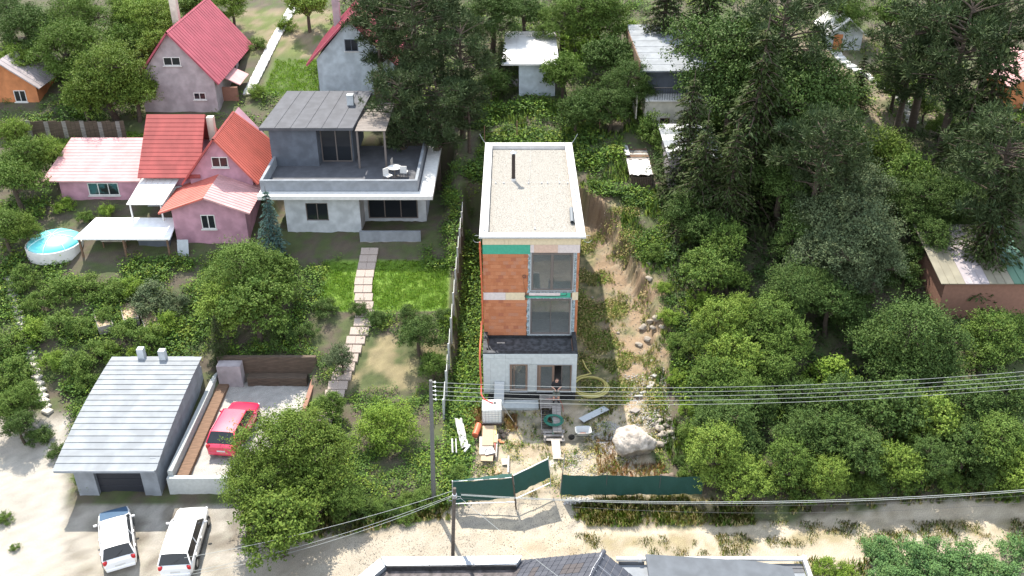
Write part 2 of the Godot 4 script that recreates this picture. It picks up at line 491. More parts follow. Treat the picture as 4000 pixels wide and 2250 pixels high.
func soil(x: float, z: float) -> Color:
	# the colour of the bare ground: what it is made of, in patches
	var a := noise.get_noise_2d(x * 9.0, z * 9.0)
	var b := noise.get_noise_2d(x * 45.0 + 91.0, z * 45.0)
	var f := noise.get_noise_2d(x * 160.0 - 37.0, z * 160.0)
	var grass := Color(0.075, 0.095, 0.032)
	var dry := Color(0.27, 0.225, 0.12)
	var earth := Color(0.105, 0.085, 0.06)
	var sand := Color(0.335, 0.27, 0.185)
	var pale := Color(0.47, 0.405, 0.305)
	var grit := Color(0.345, 0.31, 0.255)
	var clay := Color(0.30, 0.215, 0.135)
	var c := earth.lerp(grass, clampf(0.5 + b * 1.6 + f * 0.6, 0.0, 1.0))
	# the dirt road with its two tracks
	var bend := -1.1 * ss(10.0, 26.0, x) + 1.2 * ss(-4.0, -10.0, x)
	var zr := z - bend
	var verge := 9.6 + b * 0.35 + 0.5 * ss(4.0, 6.0, x) * (1.0 - ss(14.0, 22.0, x)) - 0.9 * ss(5.0, 1.0, x) * ss(-5.0, -2.0, x)
	var road := ss(verge - 0.25, verge + 0.25, zr + f * 0.25) * (1.0 - ss(16.0, 17.5, z)) * (1.0 - ss(32.0, 40.0, x)) * ss(-16.0, -13.0, x)
	var rc := pale.lerp(sand, clampf(0.35 + b * 1.3 + f * 0.5, 0.0, 1.0))
	rc = rc.lerp(grit, clampf(ss(1.5, -3.0, x) * (0.7 + a) + f * 0.5, 0.0, 0.85))
	var track := clampf(exp(-pow((zr - 10.45 + b * 0.15) / 0.42, 2.0)) + exp(-pow((zr - 12.75 + b * 0.15) / 0.5, 2.0)), 0.0, 1.0) * ss(0.0, 4.0, x)
	rc = rc.lerp(sand.lerp(grit, clampf(0.5 + f * 2.0, 0.0, 1.0)), clampf((1.0 - track) * ss(0.0, 4.0, x) * (0.5 + b + f), 0.0, 0.8))
	rc = rc.lerp(pale, track * clampf(0.7 + f, 0.0, 1.0))
	var median := exp(-pow((zr - 11.45 + b * 0.3) / 0.55, 2.0)) * ss(1.0, 4.0, x)
	rc = rc.lerp(dry, clampf(median * (0.45 + b * 1.5 + f), 0.0, 0.8))
	c = c.lerp(rc, road)
	c = c.lerp(dry.lerp(earth, clampf(0.35 + f * 2.0, 0, 1)), clampf(0.75 * rect_in(x + b * 2.0, z + b * 0.6, 4.2, 13.0, 8.7, 9.6, 0.7), 0, 1))
	c = c.lerp(grit.lerp(pale, clampf(0.4 + b + f, 0, 1)), rect_in(x, z, -3.4, 3.6, 8.2, 10.5, 0.5) * 0.9)
	# concrete street and parking on the garage side
	c = c.lerp(Color(0.43, 0.405, 0.36).lerp(grit, clampf(0.3 + a, 0.0, 1.0)), ss(-24.6, -25.4, x + (z - 8.0) * -0.35 + b * 0.2) * ss(1.0, 2.5, z) * (1.0 - ss(22.0, 26.0, z)))
	c = c.lerp(Color(0.36, 0.335, 0.295).lerp(grit, clampf(0.5 + a, 0, 1)), rect_in(x, z, -24.2, -13.5, 8.6, 19.0, 0.4) * clampf(0.8 + b, 0.0, 1.0))
	# the building plot
	var yard := rect_in(x, z, -2.4, 7.8, 0.4, 8.2, 0.6)
	var yc := sand.lerp(pale, clampf(0.5 + b * 1.6 + f * 0.6, 0, 1)).lerp(earth.lerp(grass, 0.4), clampf(b * 2.2 - 0.25 + f * 0.7, 0.0, 0.75))
	c = c.lerp(yc, yard)
	var bk := interp(BZ, BX, -z)
	var strip := rect_in(x, z, 4.0, bk + 0.8, -18.6, 0.6, 0.5)
	var sc := clay.lerp(Color(0.20, 0.14, 0.09), clampf(f * 1.6 + b, 0, 0.8)).lerp(sand, clampf(0.25 + b * 1.5 - f, 0, 1)).lerp(grass.lerp(dry, clampf(0.5 + f, 0, 1)), clampf(0.6 + a + b * 1.5 + 0.6 * ss(6.6, 5.2, x) - 0.9 * exp(-pow((x - bk + 0.9) / 0.9, 2.0)), 0.0, 0.9))
	c = c.lerp(sc, strip)
	# gardens
	c = c.lerp(Color(0.16, 0.28, 0.034).lerp(Color(0.20, 0.31, 0.045), clampf(0.5 + b, 0, 1)), rect_in(x, z, -13.2, -4.5, -11.2, -6.9, 0.2))
	c = c.lerp(dry.lerp(grass, clampf(0.4 + b * 2.0, 0, 1)), rect_in(x, z, -10.2, -4.6, -4.6, -0.8, 0.5) * 0.9)
	c = c.lerp(Color(0.13, 0.20, 0.035), rect_in(x + b * 1.5, z, -37.5, -30.0, -25.5, -22.2, 0.5))
	c = c.lerp(Color(0.10, 0.15, 0.035), rect_in(x, z, -21.5, -16.8, -37.0, -31.0, 0.6))
	c = c.lerp(Color(0.24, 0.19, 0.12).lerp(Color(0.12, 0.15, 0.04), clampf(0.5 + b * 2.0, 0, 1)), rect_in(x, z, -27.0, -17.5, -47.0, -38.0, 0.8))
	c = c.lerp(Color(0.40, 0.38, 0.35), rect_in(x, z, -18.6, -13.1, -2.0, 7.2, 0.2))
	c = c.lerp(sand.lerp(grass, clampf(0.4 + b * 2.0, 0, 1)), rect_in(x, z, 27.0, 35.0, -42.0, -26.0, 2.0) * 0.7)
	var v := 1.0 + f * 0.25
	return Color(c.r * v, c.g * v, c.b * v)

func axis(stops: Array) -> Array:
	var out := []
	for i in stops.size() - 1:
		var m: int = stops[i][1]
		for k in m:
			out.append(lerpf(stops[i][0], stops[i + 1][0], float(k) / m))
	out.append(stops[stops.size() - 1][0])
	return out

func build_ground() -> void:
	var xs := axis([[-420.0, 12], [-60.0, 24], [-38.0, 40], [-22.0, 60], [-7.0, 40], [4.0, 72], [14.0, 56], [38.0, 24], [60.0, 12], [420.0, 0]])
	var zs := axis([[-420.0, 14], [-120.0, 30], [-60.0, 60], [-24.0, 136], [0.0, 72], [18.0, 16], [40.0, 8], [140.0, 0]])
	var mb := MB.new()
	var w := xs.size()
	var h := zs.size()
	var hs := PackedFloat32Array()
	for z in zs:
		for x in xs:
			var near: bool = z > -62.0 and z < 20.0 and absf(x) < 40.0
			var rough := (noise.get_noise_2d(x * 60.0, z * 60.0) * 0.10 + noise.get_noise_2d(x * 200.0, z * 200.0) * 0.05) if near else 0.0
			if z > 8.0: rough *= 0.4
			hs.append(ground(x, z) + rough)
	for i in h:
		for j in w:
			mb.col = soil(xs[j], zs[i])
			var l := maxi(j - 1, 0)
			var r := mini(j + 1, w - 1)
			var u := maxi(i - 1, 0)
			var d := mini(i + 1, h - 1)
			mb.p(V(xs[j], hs[i * w + j], zs[i]), V(-(hs[i * w + r] - hs[i * w + l]) / (xs[r] - xs[l]), 1.0, -(hs[d * w + j] - hs[u * w + j]) / (zs[d] - zs[u])).normalized())
	for i in h - 1:
		for j in w - 1:
			var a: int = i * w + j
			mb.ix.append_array([a, a + 1, a + w, a + 1, a + w + 1, a + w])
	setting("ground", mb, M.ground, "hillside of sand, clay and garden soil with the pale dirt road")

# ---------------------------------------------------------------- plants
var protos := {}

func rnd(a: float, b: float) -> float:
	return rng.randf_range(a, b)

func rdir() -> Vector3:
	var z := rnd(-1.0, 1.0)
	var a := rnd(0.0, TAU)
	var r := sqrt(1.0 - z * z)
	return V(r * cos(a), z, r * sin(a))

func tint(spread: float, warm := 0.0) -> Color:
	var g := exp(rnd(-spread, spread))
	var w := rnd(-warm, warm)
	return Color(g * (1.0 + w), g, g * (1.0 - w * 0.6))

func leaf(mb: MB, at: Vector3, nn: Vector3, along: Vector3, l: float, w: float) -> void:
	var a := (along - nn * along.dot(nn)).normalized()
	var s := nn.cross(a)
	mb.quad2(at - a * l * 0.5, at + s * w * 0.5 + nn * l * 0.06, at + a * l * 0.5 - nn * l * 0.12, at - s * w * 0.5 + nn * l * 0.06, nn)

func clump(mb: MB, at: Vector3, rad: Vector3, count: int, size: float) -> void:
	var base := tint(0.22, 0.10)
	for i in count:
		var d := rdir()
		if d.y < -0.35 and rng.randf() < 0.6:
			d.y = -d.y
		var k := pow(rng.randf(), 0.45)
		var q := at + d * rad * k * rnd(0.85, 1.15)
		var nn := (d * 0.55 + rdir() * 0.65 + Vector3.UP * 0.45).normalized()
		var t := tint(0.25, 0.10)
		mb.col = Color(base.r * t.r, base.g * t.g, base.b * t.b)
		var s := size * rnd(0.65, 1.25)
		leaf(mb, q, nn, rdir() + Vector3.DOWN * 0.3, s, s * rnd(0.5, 0.75))

func limb(mb: MB, a: Vector3, b: Vector3, r0: float, r1: float, seg := 6) -> void:
	var path := []
	var rs := []
	var bow := V(rnd(-1, 1), rnd(0.0, 0.6), rnd(-1, 1)) * a.distance_to(b) * 0.10
	for i in 5:
		var t := i / 4.0
		path.append(a.lerp(b, t) + bow * sin(t * PI))
		rs.append(lerpf(r0, r1, t))
	mb.tube(path, rs, seg)

# broad crown of nominal radius 1 and height hh above the ground: a few uneven lobes, each made of leaf clumps
func make_broadleaf(called: String, sd: int, hh: float, clumps: int, per: int, size: float, lobes := 6, squat := 1.0) -> void:
	rng.seed = sd
	var wood := MB.new()
	var crown := MB.new()
	var cy := hh - 0.92 * squat
	limb(wood, V(0, -0.15, 0), V(rnd(-0.1, 0.1), cy, rnd(-0.1, 0.1)), 0.085, 0.05, 8)
	var ls := [[V(rnd(-0.12, 0.12), cy + 0.28, rnd(-0.12, 0.12)), 0.60]]
	for i in lobes:
		var an := TAU * i / lobes + rnd(-0.35, 0.35)
		var rr := rnd(0.40, 0.62)
		ls.append([V(cos(an) * rr, cy + rnd(-0.38, 0.34) * squat, sin(an) * rr), rnd(0.30, 0.50)])
	for l in ls:
		limb(wood, V(0, lerpf(0.25 * hh, cy, rnd(0.2, 0.9)), 0), l[0], 0.045, 0.012, 6)
		var rad: float = l[1]
		var m := int(clumps * rad * rad * 2.6)
		var tone := exp(rnd(-0.16, 0.16))
		for i in m:
			var d := rdir()
			if d.y < -0.4: d.y *= -0.8
			d = d.normalized()
			var at: Vector3 = l[0] + d * V(1, 0.85, 1) * rad * rnd(0.62, 1.0)
			var k := rnd(0.09, 0.20)
			var first := crown.v.size()
			clump(crown, at, V(k, k * rnd(0.55, 0.8), k), int(per * pow(k / 0.15, 2.0)), size)
			for q in range(first, crown.v.size()):
				var cc := crown.c[q]
				crown.c[q] = Color(cc.r * tone, cc.g * tone, cc.b * tone)
			if i % 6 == 0:
				limb(wood, l[0], at, 0.014, 0.004, 4)
		# loose shoots that break the outline
		for i in int(m * 0.9):
			var d := rdir()
			if d.y < -0.2: d.y = -d.y
			var at: Vector3 = l[0] + d * V(1, 0.85, 1) * rad * rnd(0.95, 1.22)
			for q in 8:
				crown.col = tint(0.3, 0.12)
				leaf(crown, at + d * q * 0.018 + rdir() * 0.03, (rdir() + Vector3.UP).normalized(), rdir(), size * rnd(0.6, 1.1), size * 0.55)
	protos[called] = [wood.mesh(), crown.mesh()]

func make_bush(called: String, sd: int, clumps: int, per: int, size: float, tall := 1.0) -> void:
	rng.seed = sd
	var wood := MB.new()
	var crown := MB.new()
	for i in 7:
		var d := rdir()
		limb(wood, V(d.x * 0.1, -0.12, d.z * 0.1), V(d.x * 0.6, tall * rnd(0.6, 1.0), d.z * 0.6), 0.022, 0.006, 5)
	for i in clumps:
		var d := rdir()
		d.y = absf(d.y)
		var at := V(d.x, 0.15 + d.y * 1.05 * tall, d.z) * rnd(0.45, 0.86)
		at.y += 0.12
		var k := rnd(0.18, 0.34)
		clump(crown, at, V(k, k * 0.8, k), int(per * k / 0.26 * k / 0.26), size)
	for i in clumps * 2:
		var d := rdir()
		d.y = absf(d.y)
		var at := V(d.x, 0.15 + d.y * 1.1 * tall, d.z) * rnd(0.8, 1.08)
		for j in 8:
			crown.col = tint(0.3, 0.12)
			leaf(crown, at + V(d.x, 0.6, d.z) * j * 0.025 + rdir() * 0.04, (rdir() + Vector3.UP).normalized(), rdir(), size * rnd(0.6, 1.1), size * 0.5)
	protos[called] = [wood.mesh(), crown.mesh()]

# spruce of nominal base radius 1 and height hh
func make_spruce(called: String, sd: int, hh: float, droop: float, size: float) -> void:
	rng.seed = sd
	var wood := MB.new()
	var crown := MB.new()
	wood.tube([V(0, -0.2, 0), V(0.01, hh * 0.5, 0), V(0, hh, 0)], [0.085, 0.05, 0.008], 7)
	var tiers := 19
	for i in tiers:
		var t := float(i) / tiers
		var y := lerpf(hh * 0.06, hh * 0.97, t)
		var reach := pow(1.0 - t, 0.8) * rnd(0.85, 1.05) + 0.06
		var m := int(lerpf(11, 5, t))
		var turn := rnd(0, TAU)
		for k in m:
			var an := turn + TAU * k / m + rnd(-0.2, 0.2)
			var d := V(cos(an), 0, sin(an))
			var ln := reach * rnd(0.5, 1.2)
			if rng.randf() < 0.10: continue
			var path := []
			for j in 5:
				var s := j / 4.0
				path.append(V(0, y, 0) + d * ln * s + Vector3.UP * (0.10 * s - droop * s * s) * ln)
			wood.tube(path, [0.016, 0.013, 0.010, 0.007, 0.004], 4, false)
			var base := tint(0.2, 0.1)
			var side := d.cross(Vector3.UP)
			var cnt := int(26 + 44 * ln)
			for j in cnt:
				var s := pow(rng.randf(), 0.65)
				var q := V(0, y, 0) + d * ln * s + Vector3.UP * (0.10 * s - droop * s * s) * ln
				var sp := (0.06 + 0.24 * ln * (1.0 - absf(s - 0.5))) * rnd(-1, 1)
				q += side * sp + Vector3.DOWN * absf(sp) * 0.35 + rdir() * 0.02
				var tt := tint(0.25, 0.1)
				crown.col = Color(base.r * tt.r, base.g * tt.g, base.b * tt.b)
				leaf(crown, q, (Vector3.UP + rdir() * 0.7).normalized(), d + side * signf(sp) * 0.8 + Vector3.DOWN * rnd(0, 0.9), size * rnd(0.7, 1.3), size * 0.34)
	protos[called] = [wood.mesh(), crown.mesh()]

func make_pine(called: String, sd: int, hh: float, size: float) -> void:
	rng.seed = sd
	var wood := MB.new()
	var crown := MB.new()
	wood.tube([V(0, -0.2, 0), V(0.04, hh * 0.4, 0.02), V(-0.02, hh * 0.7, 0), V(0, hh * 0.97, 0)], [0.09, 0.07, 0.045, 0.012], 8)
	for i in 62:
		var t := pow(rng.randf(), 0.8)
		var y := lerpf(hh * 0.36, hh * 0.97, t)
		var reach := (0.30 + 0.75 * sin(PI * clampf(1.0 - t * 0.86, 0, 1))) * rnd(0.55, 1.08)
		var an := i * 2.4 + rnd(-0.4, 0.4)
		var tip := V(cos(an) * reach, y + rnd(0.0, 0.22), sin(an) * reach)
		limb(wood, V(0, y - 0.08, 0), tip, 0.02, 0.006, 5)
		var base := tint(0.25, 0.08)
		for b in 4:
			var at := tip * V(1, 1, 1) + rdir() * V(0.2, 0.1, 0.2) - V(tip.x, 0, tip.z) * 0.12 * b
			for j in 46:
				var d := (rdir() + Vector3.UP * 0.5 + V(tip.x, 0, tip.z) * 0.3).normalized()
				var tt := tint(0.25, 0.08)
				crown.col = Color(base.r * tt.r, base.g * tt.g, base.b * tt.b)
				leaf(crown, at + d * rnd(0.03, 0.17), (d.cross(rdir())).normalized(), d, size * rnd(0.9, 1.5), size * 0.22)
	protos[called] = [wood.mesh(), crown.mesh()]

func plant(kind: String, called: String, leafmat: String, x: float, z: float, r: float, h: float, label: String, category: String, group: String) -> Node3D:
	if kind.begins_with("broad") and r > 2.5: kind = "fine%d" % (rng.randi() % 3)
	var pick: Array = protos[kind]
	var o := thing(called, label, category, V(x, ground(x, z) - 0.05, z), rnd(0.0, TAU), group)
	var s := V(r, h, r)
	var t := part("trunk" if category == "tree" else "stem", pick[0], M.bark, o)
	var c := part("crown" if category == "tree" else "foliage", pick[1], M[leafmat], o)
	t.scale = s
	c.scale = s
	return o

# blade tuft and weed clumps, strewn as stuff
func tuft_mesh(sd: int, blades: int, tall: float, wide: float, spread: float) -> ArrayMesh:
	rng.seed = sd
	var mb := MB.new()
	for i in blades:
		var an := rnd(0, TAU)
		var d := V(cos(an), 0, sin(an))
		var b := d * rnd(0.0, spread)
		var hh := tall * rnd(0.5, 1.15)
		var lean := rnd(0.1, 0.55) * hh
		var s := d.cross(Vector3.UP) * wide * rnd(0.7, 1.3)
		mb.col = tint(0.25, 0.1)
		var mid := b + d * lean * 0.35 + Vector3.UP * hh * 0.6
		var tip := b + d * lean + Vector3.UP * hh
		var nn := (d * 0.6 + Vector3.UP * 0.8).normalized()
		var k := mb.v.size()
		mb.p(b - s, nn); mb.p(b + s, nn); mb.p(mid + s * 0.8, nn); mb.p(mid - s * 0.8, nn); mb.p(tip, nn)
		mb.ix.append_array([k, k + 1, k + 2, k, k + 2, k + 3, k + 3, k + 2, k + 4])
	return mb.mesh()

func weed_mesh(sd: int, leaves: int, size: float, tall: float) -> ArrayMesh:
	rng.seed = sd
	var mb := MB.new()
	for i in leaves:
		var d := rdir()
		d.y = absf(d.y)
		var q := V(d.x * 0.5, 0.03 + d.y * tall, d.z * 0.5) * pow(rng.randf(), 0.4)
		mb.col = tint(0.3, 0.12)
		leaf(mb, q, (Vector3.UP + rdir() * 0.8).normalized(), rdir(), size * rnd(0.6, 1.3), size * 0.6)
	return mb.mesh()

# areas: [x0, x1, z0, z1, count, lo, hi]; keep: a test of where plants stand
func strew(called: String, label: String, mesh: ArrayMesh, cols: Array, areas: Array, keep: Callable, sd: int) -> void:
	rng.seed = sd
	var spots := []
	for a in areas:
		for i in int(a[4]):
			var x := rnd(a[0], a[1])
			var z := rnd(a[2], a[3])
			if x > -1.95 and x < 4.3 and z > -17.7 and z < 0.6:
				continue
			var k: float = keep.call(x, z)
			if rng.randf() > k:
				continue
			var s := rnd(a[5], a[6]) * (0.7 + 0.5 * k)
			var cc: Color = cols[rng.randi() % cols.size()]
			var g := rnd(0.75, 1.25)
			spots.append([Transform3D(Basis(Vector3.UP, rnd(0, TAU)).scaled(V(s, s * rnd(0.7, 1.25), s)), V(x, ground(x, z) - 0.01, z)), Color(cc.r * g, cc.g * g, cc.b * g)])
	var mm := MultiMesh.new()
	mm.transform_format = MultiMesh.TRANSFORM_3D
	mm.use_colors = true
	mm.mesh = mesh
	mm.instance_count = spots.size()
	for i in spots.size():
		mm.set_instance_transform(i, spots[i][0])
		mm.set_instance_color(i, spots[i][1])
	var o := MultiMeshInstance3D.new()
	o.name = numbered(called)
	o.multimesh = mm
	o.material_override = M.blade
	add_child(o)
	tag(o, label, "", "", "stuff")

func patch(x: float, z: float, f := 30.0, off := 0.0) -> float:
	return clampf(0.5 + noise.get_noise_2d(x * f + off, z * f - off) * 2.2, 0.0, 1.0)

func on_road(x: float, z: float) -> bool:
	var bend := -1.1 * ss(10.0, 26.0, x) + 1.2 * ss(-4.0, -10.0, x)
	var zr := z - bend
	return zr > (10.15 if x > 4.0 and x < 14.0 else 9.75) and z < 16.0 and x > -15.0

func blocked(x: float, z: float) -> bool:
	# paths, pads, walls and pools where no weed grows
	for r in [[-25.2, -19.4, -2.0, 8.6], [-19.6, -12.5, -2.8, 8.2], [-18.2, -5.0, -25.5, -13.0], [-31.2, -28.0, -29.0, -15.5], [-35.0, -18.4, -25.0, -11.6], [-31.2, -23.5, -41.0, -28.0], [-17.0, -9.8, -40.0, -31.0], [-10.9, -9.9, -12.0, -0.2], [0.4, 4.2, -40.0, -30.5], [9.0, 11.2, -25.2, -18.2]]:
		if x > r[0] and x < r[1] and z > r[2] and z < r[3]:
			return true
	return false

func build_cover() -> void:
	var tuft := tuft_mesh(301, 16, 0.34, 0.012, 0.10)
	var short := tuft_mesh(302, 16, 0.14, 0.010, 0.20)
	var weed := weed_mesh(303, 34, 0.11, 0.45)
	var low := weed_mesh(304, 26, 0.10, 0.22)
	var green := [Color(0.075, 0.14, 0.03), Color(0.10, 0.17, 0.04), Color(0.06, 0.11, 0.03)]
	var fresh := [Color(0.14, 0.23, 0.035), Color(0.10, 0.18, 0.03), Color(0.18, 0.24, 0.04)]
	var straw := [Color(0.42, 0.35, 0.15), Color(0.34, 0.31, 0.11), Color(0.22, 0.25, 0.075), Color(0.46, 0.37, 0.19)]
	var rust := [Color(0.42, 0.22, 0.11), Color(0.46, 0.30, 0.15), Color(0.36, 0.30, 0.11)]
	strew("verge_grass", "tall green and straw coloured grass along the dirt road below the net fence", tuft, fresh + straw,
		[[3.4, 13.2, 8.45, 10.3, 3600, 0.5, 1.15], [13.0, 36.0, 6.8, 9.3, 2300, 0.5, 1.1], [-14.5, -3.4, 8.9, 11.4, 2600, 0.6, 1.2]],
		func(x, z): return 0.0 if on_road(x, z) else clampf(0.2 + 0.8 * patch(x, z), 0.0, 1.0) * (ss(3.3, 5.5, x + 1.5 * patch(x, z, 60.0)) if x > 0.0 else 1.0), 311)
	strew("median_grass", "straw coloured grass tufts on the strip between the wheel tracks", short, straw + fresh,
		[[2.4, 14.0, 10.8, 12.3, 1500, 0.4, 1.2], [14.0, 34.0, 9.8, 11.6, 2400, 0.4, 1.2], [5.0, 16.0, 13.6, 15.6, 700, 0.6, 1.5], [14.0, 19.0, 12.6, 15.6, 700, 0.8, 2.2]],
		func(x, z): return clampf(patch(x, z, 42.0, 7.0) * 1.5 - 0.55, 0.0, 1.0), 312)
	strew("yard_weeds", "sparse green and straw weeds growing in the sandy building yard", low, straw + fresh,
		[[-2.2, 8.8, 0.8, 8.3, 1500, 0.4, 1.1]],
		func(x, z): return clampf(patch(x, z, 55.0, 3.0) * 1.6 - 0.85, 0.0, 1.0), 313)
	strew("yard_grass", "thin dry grass blades scattered over the building yard", tuft, straw + fresh,
		[[-2.2, 8.8, 0.8, 8.3, 1300, 0.4, 0.95]],
		func(x, z): return clampf(patch(x, z, 55.0, 3.0) * 1.5 - 0.7, 0.0, 1.0), 323)
	strew("dry_weeds", "rust coloured dry weeds around the boulder and the wheelbarrow", tuft, rust,
		[[4.9, 6.1, 3.4, 6.8, 230, 0.4, 0.9], [5.6, 8.8, 5.9, 7.8, 230, 0.5, 1.0], [-2.7, -1.9, 0.6, 3.2, 260, 0.7, 1.4], [-0.5, 0.3, 1.6, 3.0, 150, 0.5, 0.9]],
		func(x, z): return 0.8, 314)
	strew("bank_weeds", "bright green weeds on the clay strip between house and eroded bank", low, fresh + straw,
		[[4.5, 9.4, -16.5, 1.0, 4200, 0.4, 1.1]],
		func(x, z): return clampf(patch(x, z, 38.0, 5.0) * 1.8 - 0.75 - 0.7 * exp(-pow((x - interp(BZ, BX, -z) + 0.9) / 0.8, 2.0)) + 0.75 * ss(6.8, 5.0, x), 0.0, 0.95), 315)
	strew("bank_grass", "dry yellow grass on the clay strip beside the house", tuft, straw + fresh,
		[[4.5, 9.6, -16.5, 2.5, 5200, 0.3, 0.8]],
		func(x, z): return clampf(patch(x, z, 38.0, 9.0) * 1.6 - 0.05 - 0.6 * exp(-pow((x - interp(BZ, BX, -z) + 0.9) / 0.7, 2.0)), 0.0, 0.9), 316)
	strew("slope_weeds", "dense leafy weeds covering the slope behind the unfinished house", weed, green + fresh,
		[[-2.4, 11.0, -30.0, -17.8, 3000, 0.8, 1.9], [-3.4, -1.9, -30.0, -15.0, 700, 0.8, 1.7], [8.6, 11.5, -18.5, -11.0, 500, 0.6, 1.3], [10.4, 12.6, -11.0, 6.0, 900, 0.5, 1.3]],
		func(x, z): return 0.0 if blocked(x, z) or (z > -18.6 and x < interp(BZ, BX, -z) + 0.2) else clampf(patch(x, z, 26.0, 4.0) * 1.5 - 0.25, 0.0, 1.0), 317)
	strew("slope_grass", "tall grass between the weeds on the slope behind the unfinished house", tuft, fresh + green,
		[[-2.4, 11.0, -30.0, -17.8, 2600, 0.8, 1.7], [9.0, 12.4, -17.0, 6.0, 1600, 0.6, 1.3], [8.0, 11.0, -19.0, -11.0, 900, 0.7, 1.4]],
		func(x, z): return 0.0 if blocked(x, z) or (z > -18.6 and x < interp(BZ, BX, -z) + 0.2) else clampf(patch(x, z, 30.0, 11.0) * 1.4 - 0.1, 0.0, 1.0), 324)
	strew("bramble_cover", "bramble leaves filling the gap between panel fence and house wall", weed, green + fresh,
		[[-3.55, -2.0, -16.0, 1.0, 1900, 0.9, 1.7], [-3.7, -2.6, 0.5, 8.6, 800, 0.7, 1.4]],
		func(x, z): return 0.9, 318)
	strew("lawn_grass", "mown bright green grass of the terrace lawns", short, [Color(0.20, 0.36, 0.04), Color(0.24, 0.38, 0.045), Color(0.17, 0.32, 0.035)],
		[[-9.8, -4.5, -11.2, -6.9, 3800, 0.45, 0.9], [-13.4, -11.0, -11.0, -6.9, 1700, 0.45, 0.9], [-21.5, -16.8, -37.0, -31.0, 1500, 0.6, 1.2], [-37.5, -30.0, -25.5, -22.2, 1400, 0.6, 1.2]],
		func(x, z): return 0.9, 319)
	strew("garden_undergrowth", "mixed low green plants covering the garden soil beside the pink house", weed, green + fresh,
		[[-36.0, -19.0, -11.5, 1.0, 4200, 0.6, 1.5], [-40.0, -34.0, -30.0, -8.0, 900, 0.8, 1.8], [-31.0, -25.5, 1.0, 9.0, 700, 0.5, 1.2], [-13.0, -4.2, -6.6, 8.4, 2400, 0.5, 1.2], [-6.2, -4.1, -26.0, -10.5, 700, 0.6, 1.5], [-19.4, -12.0, -11.5, -3.0, 1300, 0.6, 1.4]],
		func(x, z): return 0.0 if blocked(x, z) or on_road(x, z) or rect_in(x, z, -10.2, -4.6, -4.6, -0.8, 0.1) > 0.5 or (x < -24.8 + (z - 8.0) * 0.35 and z > 1.0) else clampf(patch(x, z, 24.0, 6.0) * 1.5 - 0.3, 0.0, 1.0), 320)
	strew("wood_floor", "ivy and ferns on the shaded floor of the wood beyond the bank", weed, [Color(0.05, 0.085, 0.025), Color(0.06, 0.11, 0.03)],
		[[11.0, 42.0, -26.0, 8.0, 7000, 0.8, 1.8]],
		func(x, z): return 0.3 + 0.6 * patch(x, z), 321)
	strew("far_meadow", "rough grass and weeds between the far gardens", weed, green + fresh,
		[[-45.0, 45.0, -75.0, -26.0, 9000, 0.8, 2.0]],
		func(x, z): return 0.0 if blocked(x, z) or rect_in(x, z, -27.0, -17.5, -52.0, -31.0, 0.2) > 0.5 else 0.3 + 0.7 * patch(x, z, 12.0), 322)

# ---------------------------------------------------------------- the unfinished house
func opening_wall(mb: MB, x0: float, x1: float, y0: float, y1: float, z0: float, z1: float, holes: Array) -> void:
	# a wall between z0 and z1 with rectangular holes [x0, x1, y0, y1], holes sorted by x and not overlapping
	var x := x0
	for h in holes:
		if h[0] > x: mb.bx(V(x, y0, z0), V(h[0], y1, z1))
		if h[2] > y0: mb.bx(V(h[0], y0, z0), V(h[1], h[2], z1))
		if h[3] < y1: mb.bx(V(h[0], h[3], z0), V(h[1], y1, z1))
		x = h[1]
	if x < x1: mb.bx(V(x, y0, z0), V(x1, y1, z1))

func window_unit(parent: Node3D, called: String, x0: float, x1: float, y0: float, y1: float, z: float, splits: Array, fw: float, mat: Material, pane_mat: Material, depth := 0.08) -> MeshInstance3D:
	var f := MB.new()
	f.bx(V(x0, y0, z - depth), V(x1, y0 + fw, z), 0.006)
	f.bx(V(x0, y1 - fw, z - depth), V(x1, y1, z), 0.006)
	f.bx(V(x0, y0 + fw, z - depth), V(x0 + fw, y1 - fw, z), 0.006)
	f.bx(V(x1 - fw, y0 + fw, z - depth), V(x1, y1 - fw, z), 0.006)
	var xs := [x0 + fw]
	for s in splits:
		f.bx(V(s[0], y0 + fw, z - depth), V(s[1], y1 - fw, z + 0.006), 0.006)
		xs.append(s[0]); xs.append(s[1])
	xs.append(x1 - fw)
	var w := part(called, f, mat, parent)
	if pane_mat:
		for i in range(0, xs.size(), 2):
			bxp("pane", V(xs[i] + 0.002, y0 + fw + 0.002, z - depth * 0.5 - 0.012), V(xs[i + 1] - 0.002, y1 - fw - 0.002, z - depth * 0.5), pane_mat, w)
	return w

func brick_field(parent: Node3D, x0: float, x1: float, y0: float, y1: float, z: float, rows: int, bw: float, sd: int, ragged: float) -> void:
	rng.seed = sd
	var bh := (y1 - y0) / rows
	var shapes := {}
	for r in rows:
		var x := x0 - (bw * 0.5 if r % 2 else 0.0)
		var end := x1 + (rnd(-ragged, ragged) if ragged > 0.0 else 0.0)
		while x < end - 0.04:
			var a := maxf(x, x0)
			var b := minf(x + bw, end)
			if b - a > 0.04:
				var key := int(round((b - a) * 50.0)) * 10 + rng.randi() % 2
				if not shapes.has(key):
					var mb := MB.new()
					mb.box(Transform3D(), V(key / 10 / 50.0 - 0.007, bh - 0.007, 0.075), 0.003)
					# the shallow ribs pressed into the clay
					for k in int((b - a) / 0.05):
						mb.bx(V(-(b - a) * 0.5 + 0.02 + k * 0.05, -bh * 0.5 + 0.012, 0.036), V(-(b - a) * 0.5 + 0.034 + k * 0.05, bh * 0.5 - 0.012, 0.0395))
					shapes[key] = mb.mesh()
				part("brick", shapes[key], M["brick%d" % [0, 0, 0, 1, 1, 2, 2, 3, 4][rng.randi() % 9]], parent, Transform3D(Basis(), V((a + b) * 0.5, y0 + (r + 0.5) * bh, z - 0.0375 + rnd(-0.006, 0.005))))
			x += bw

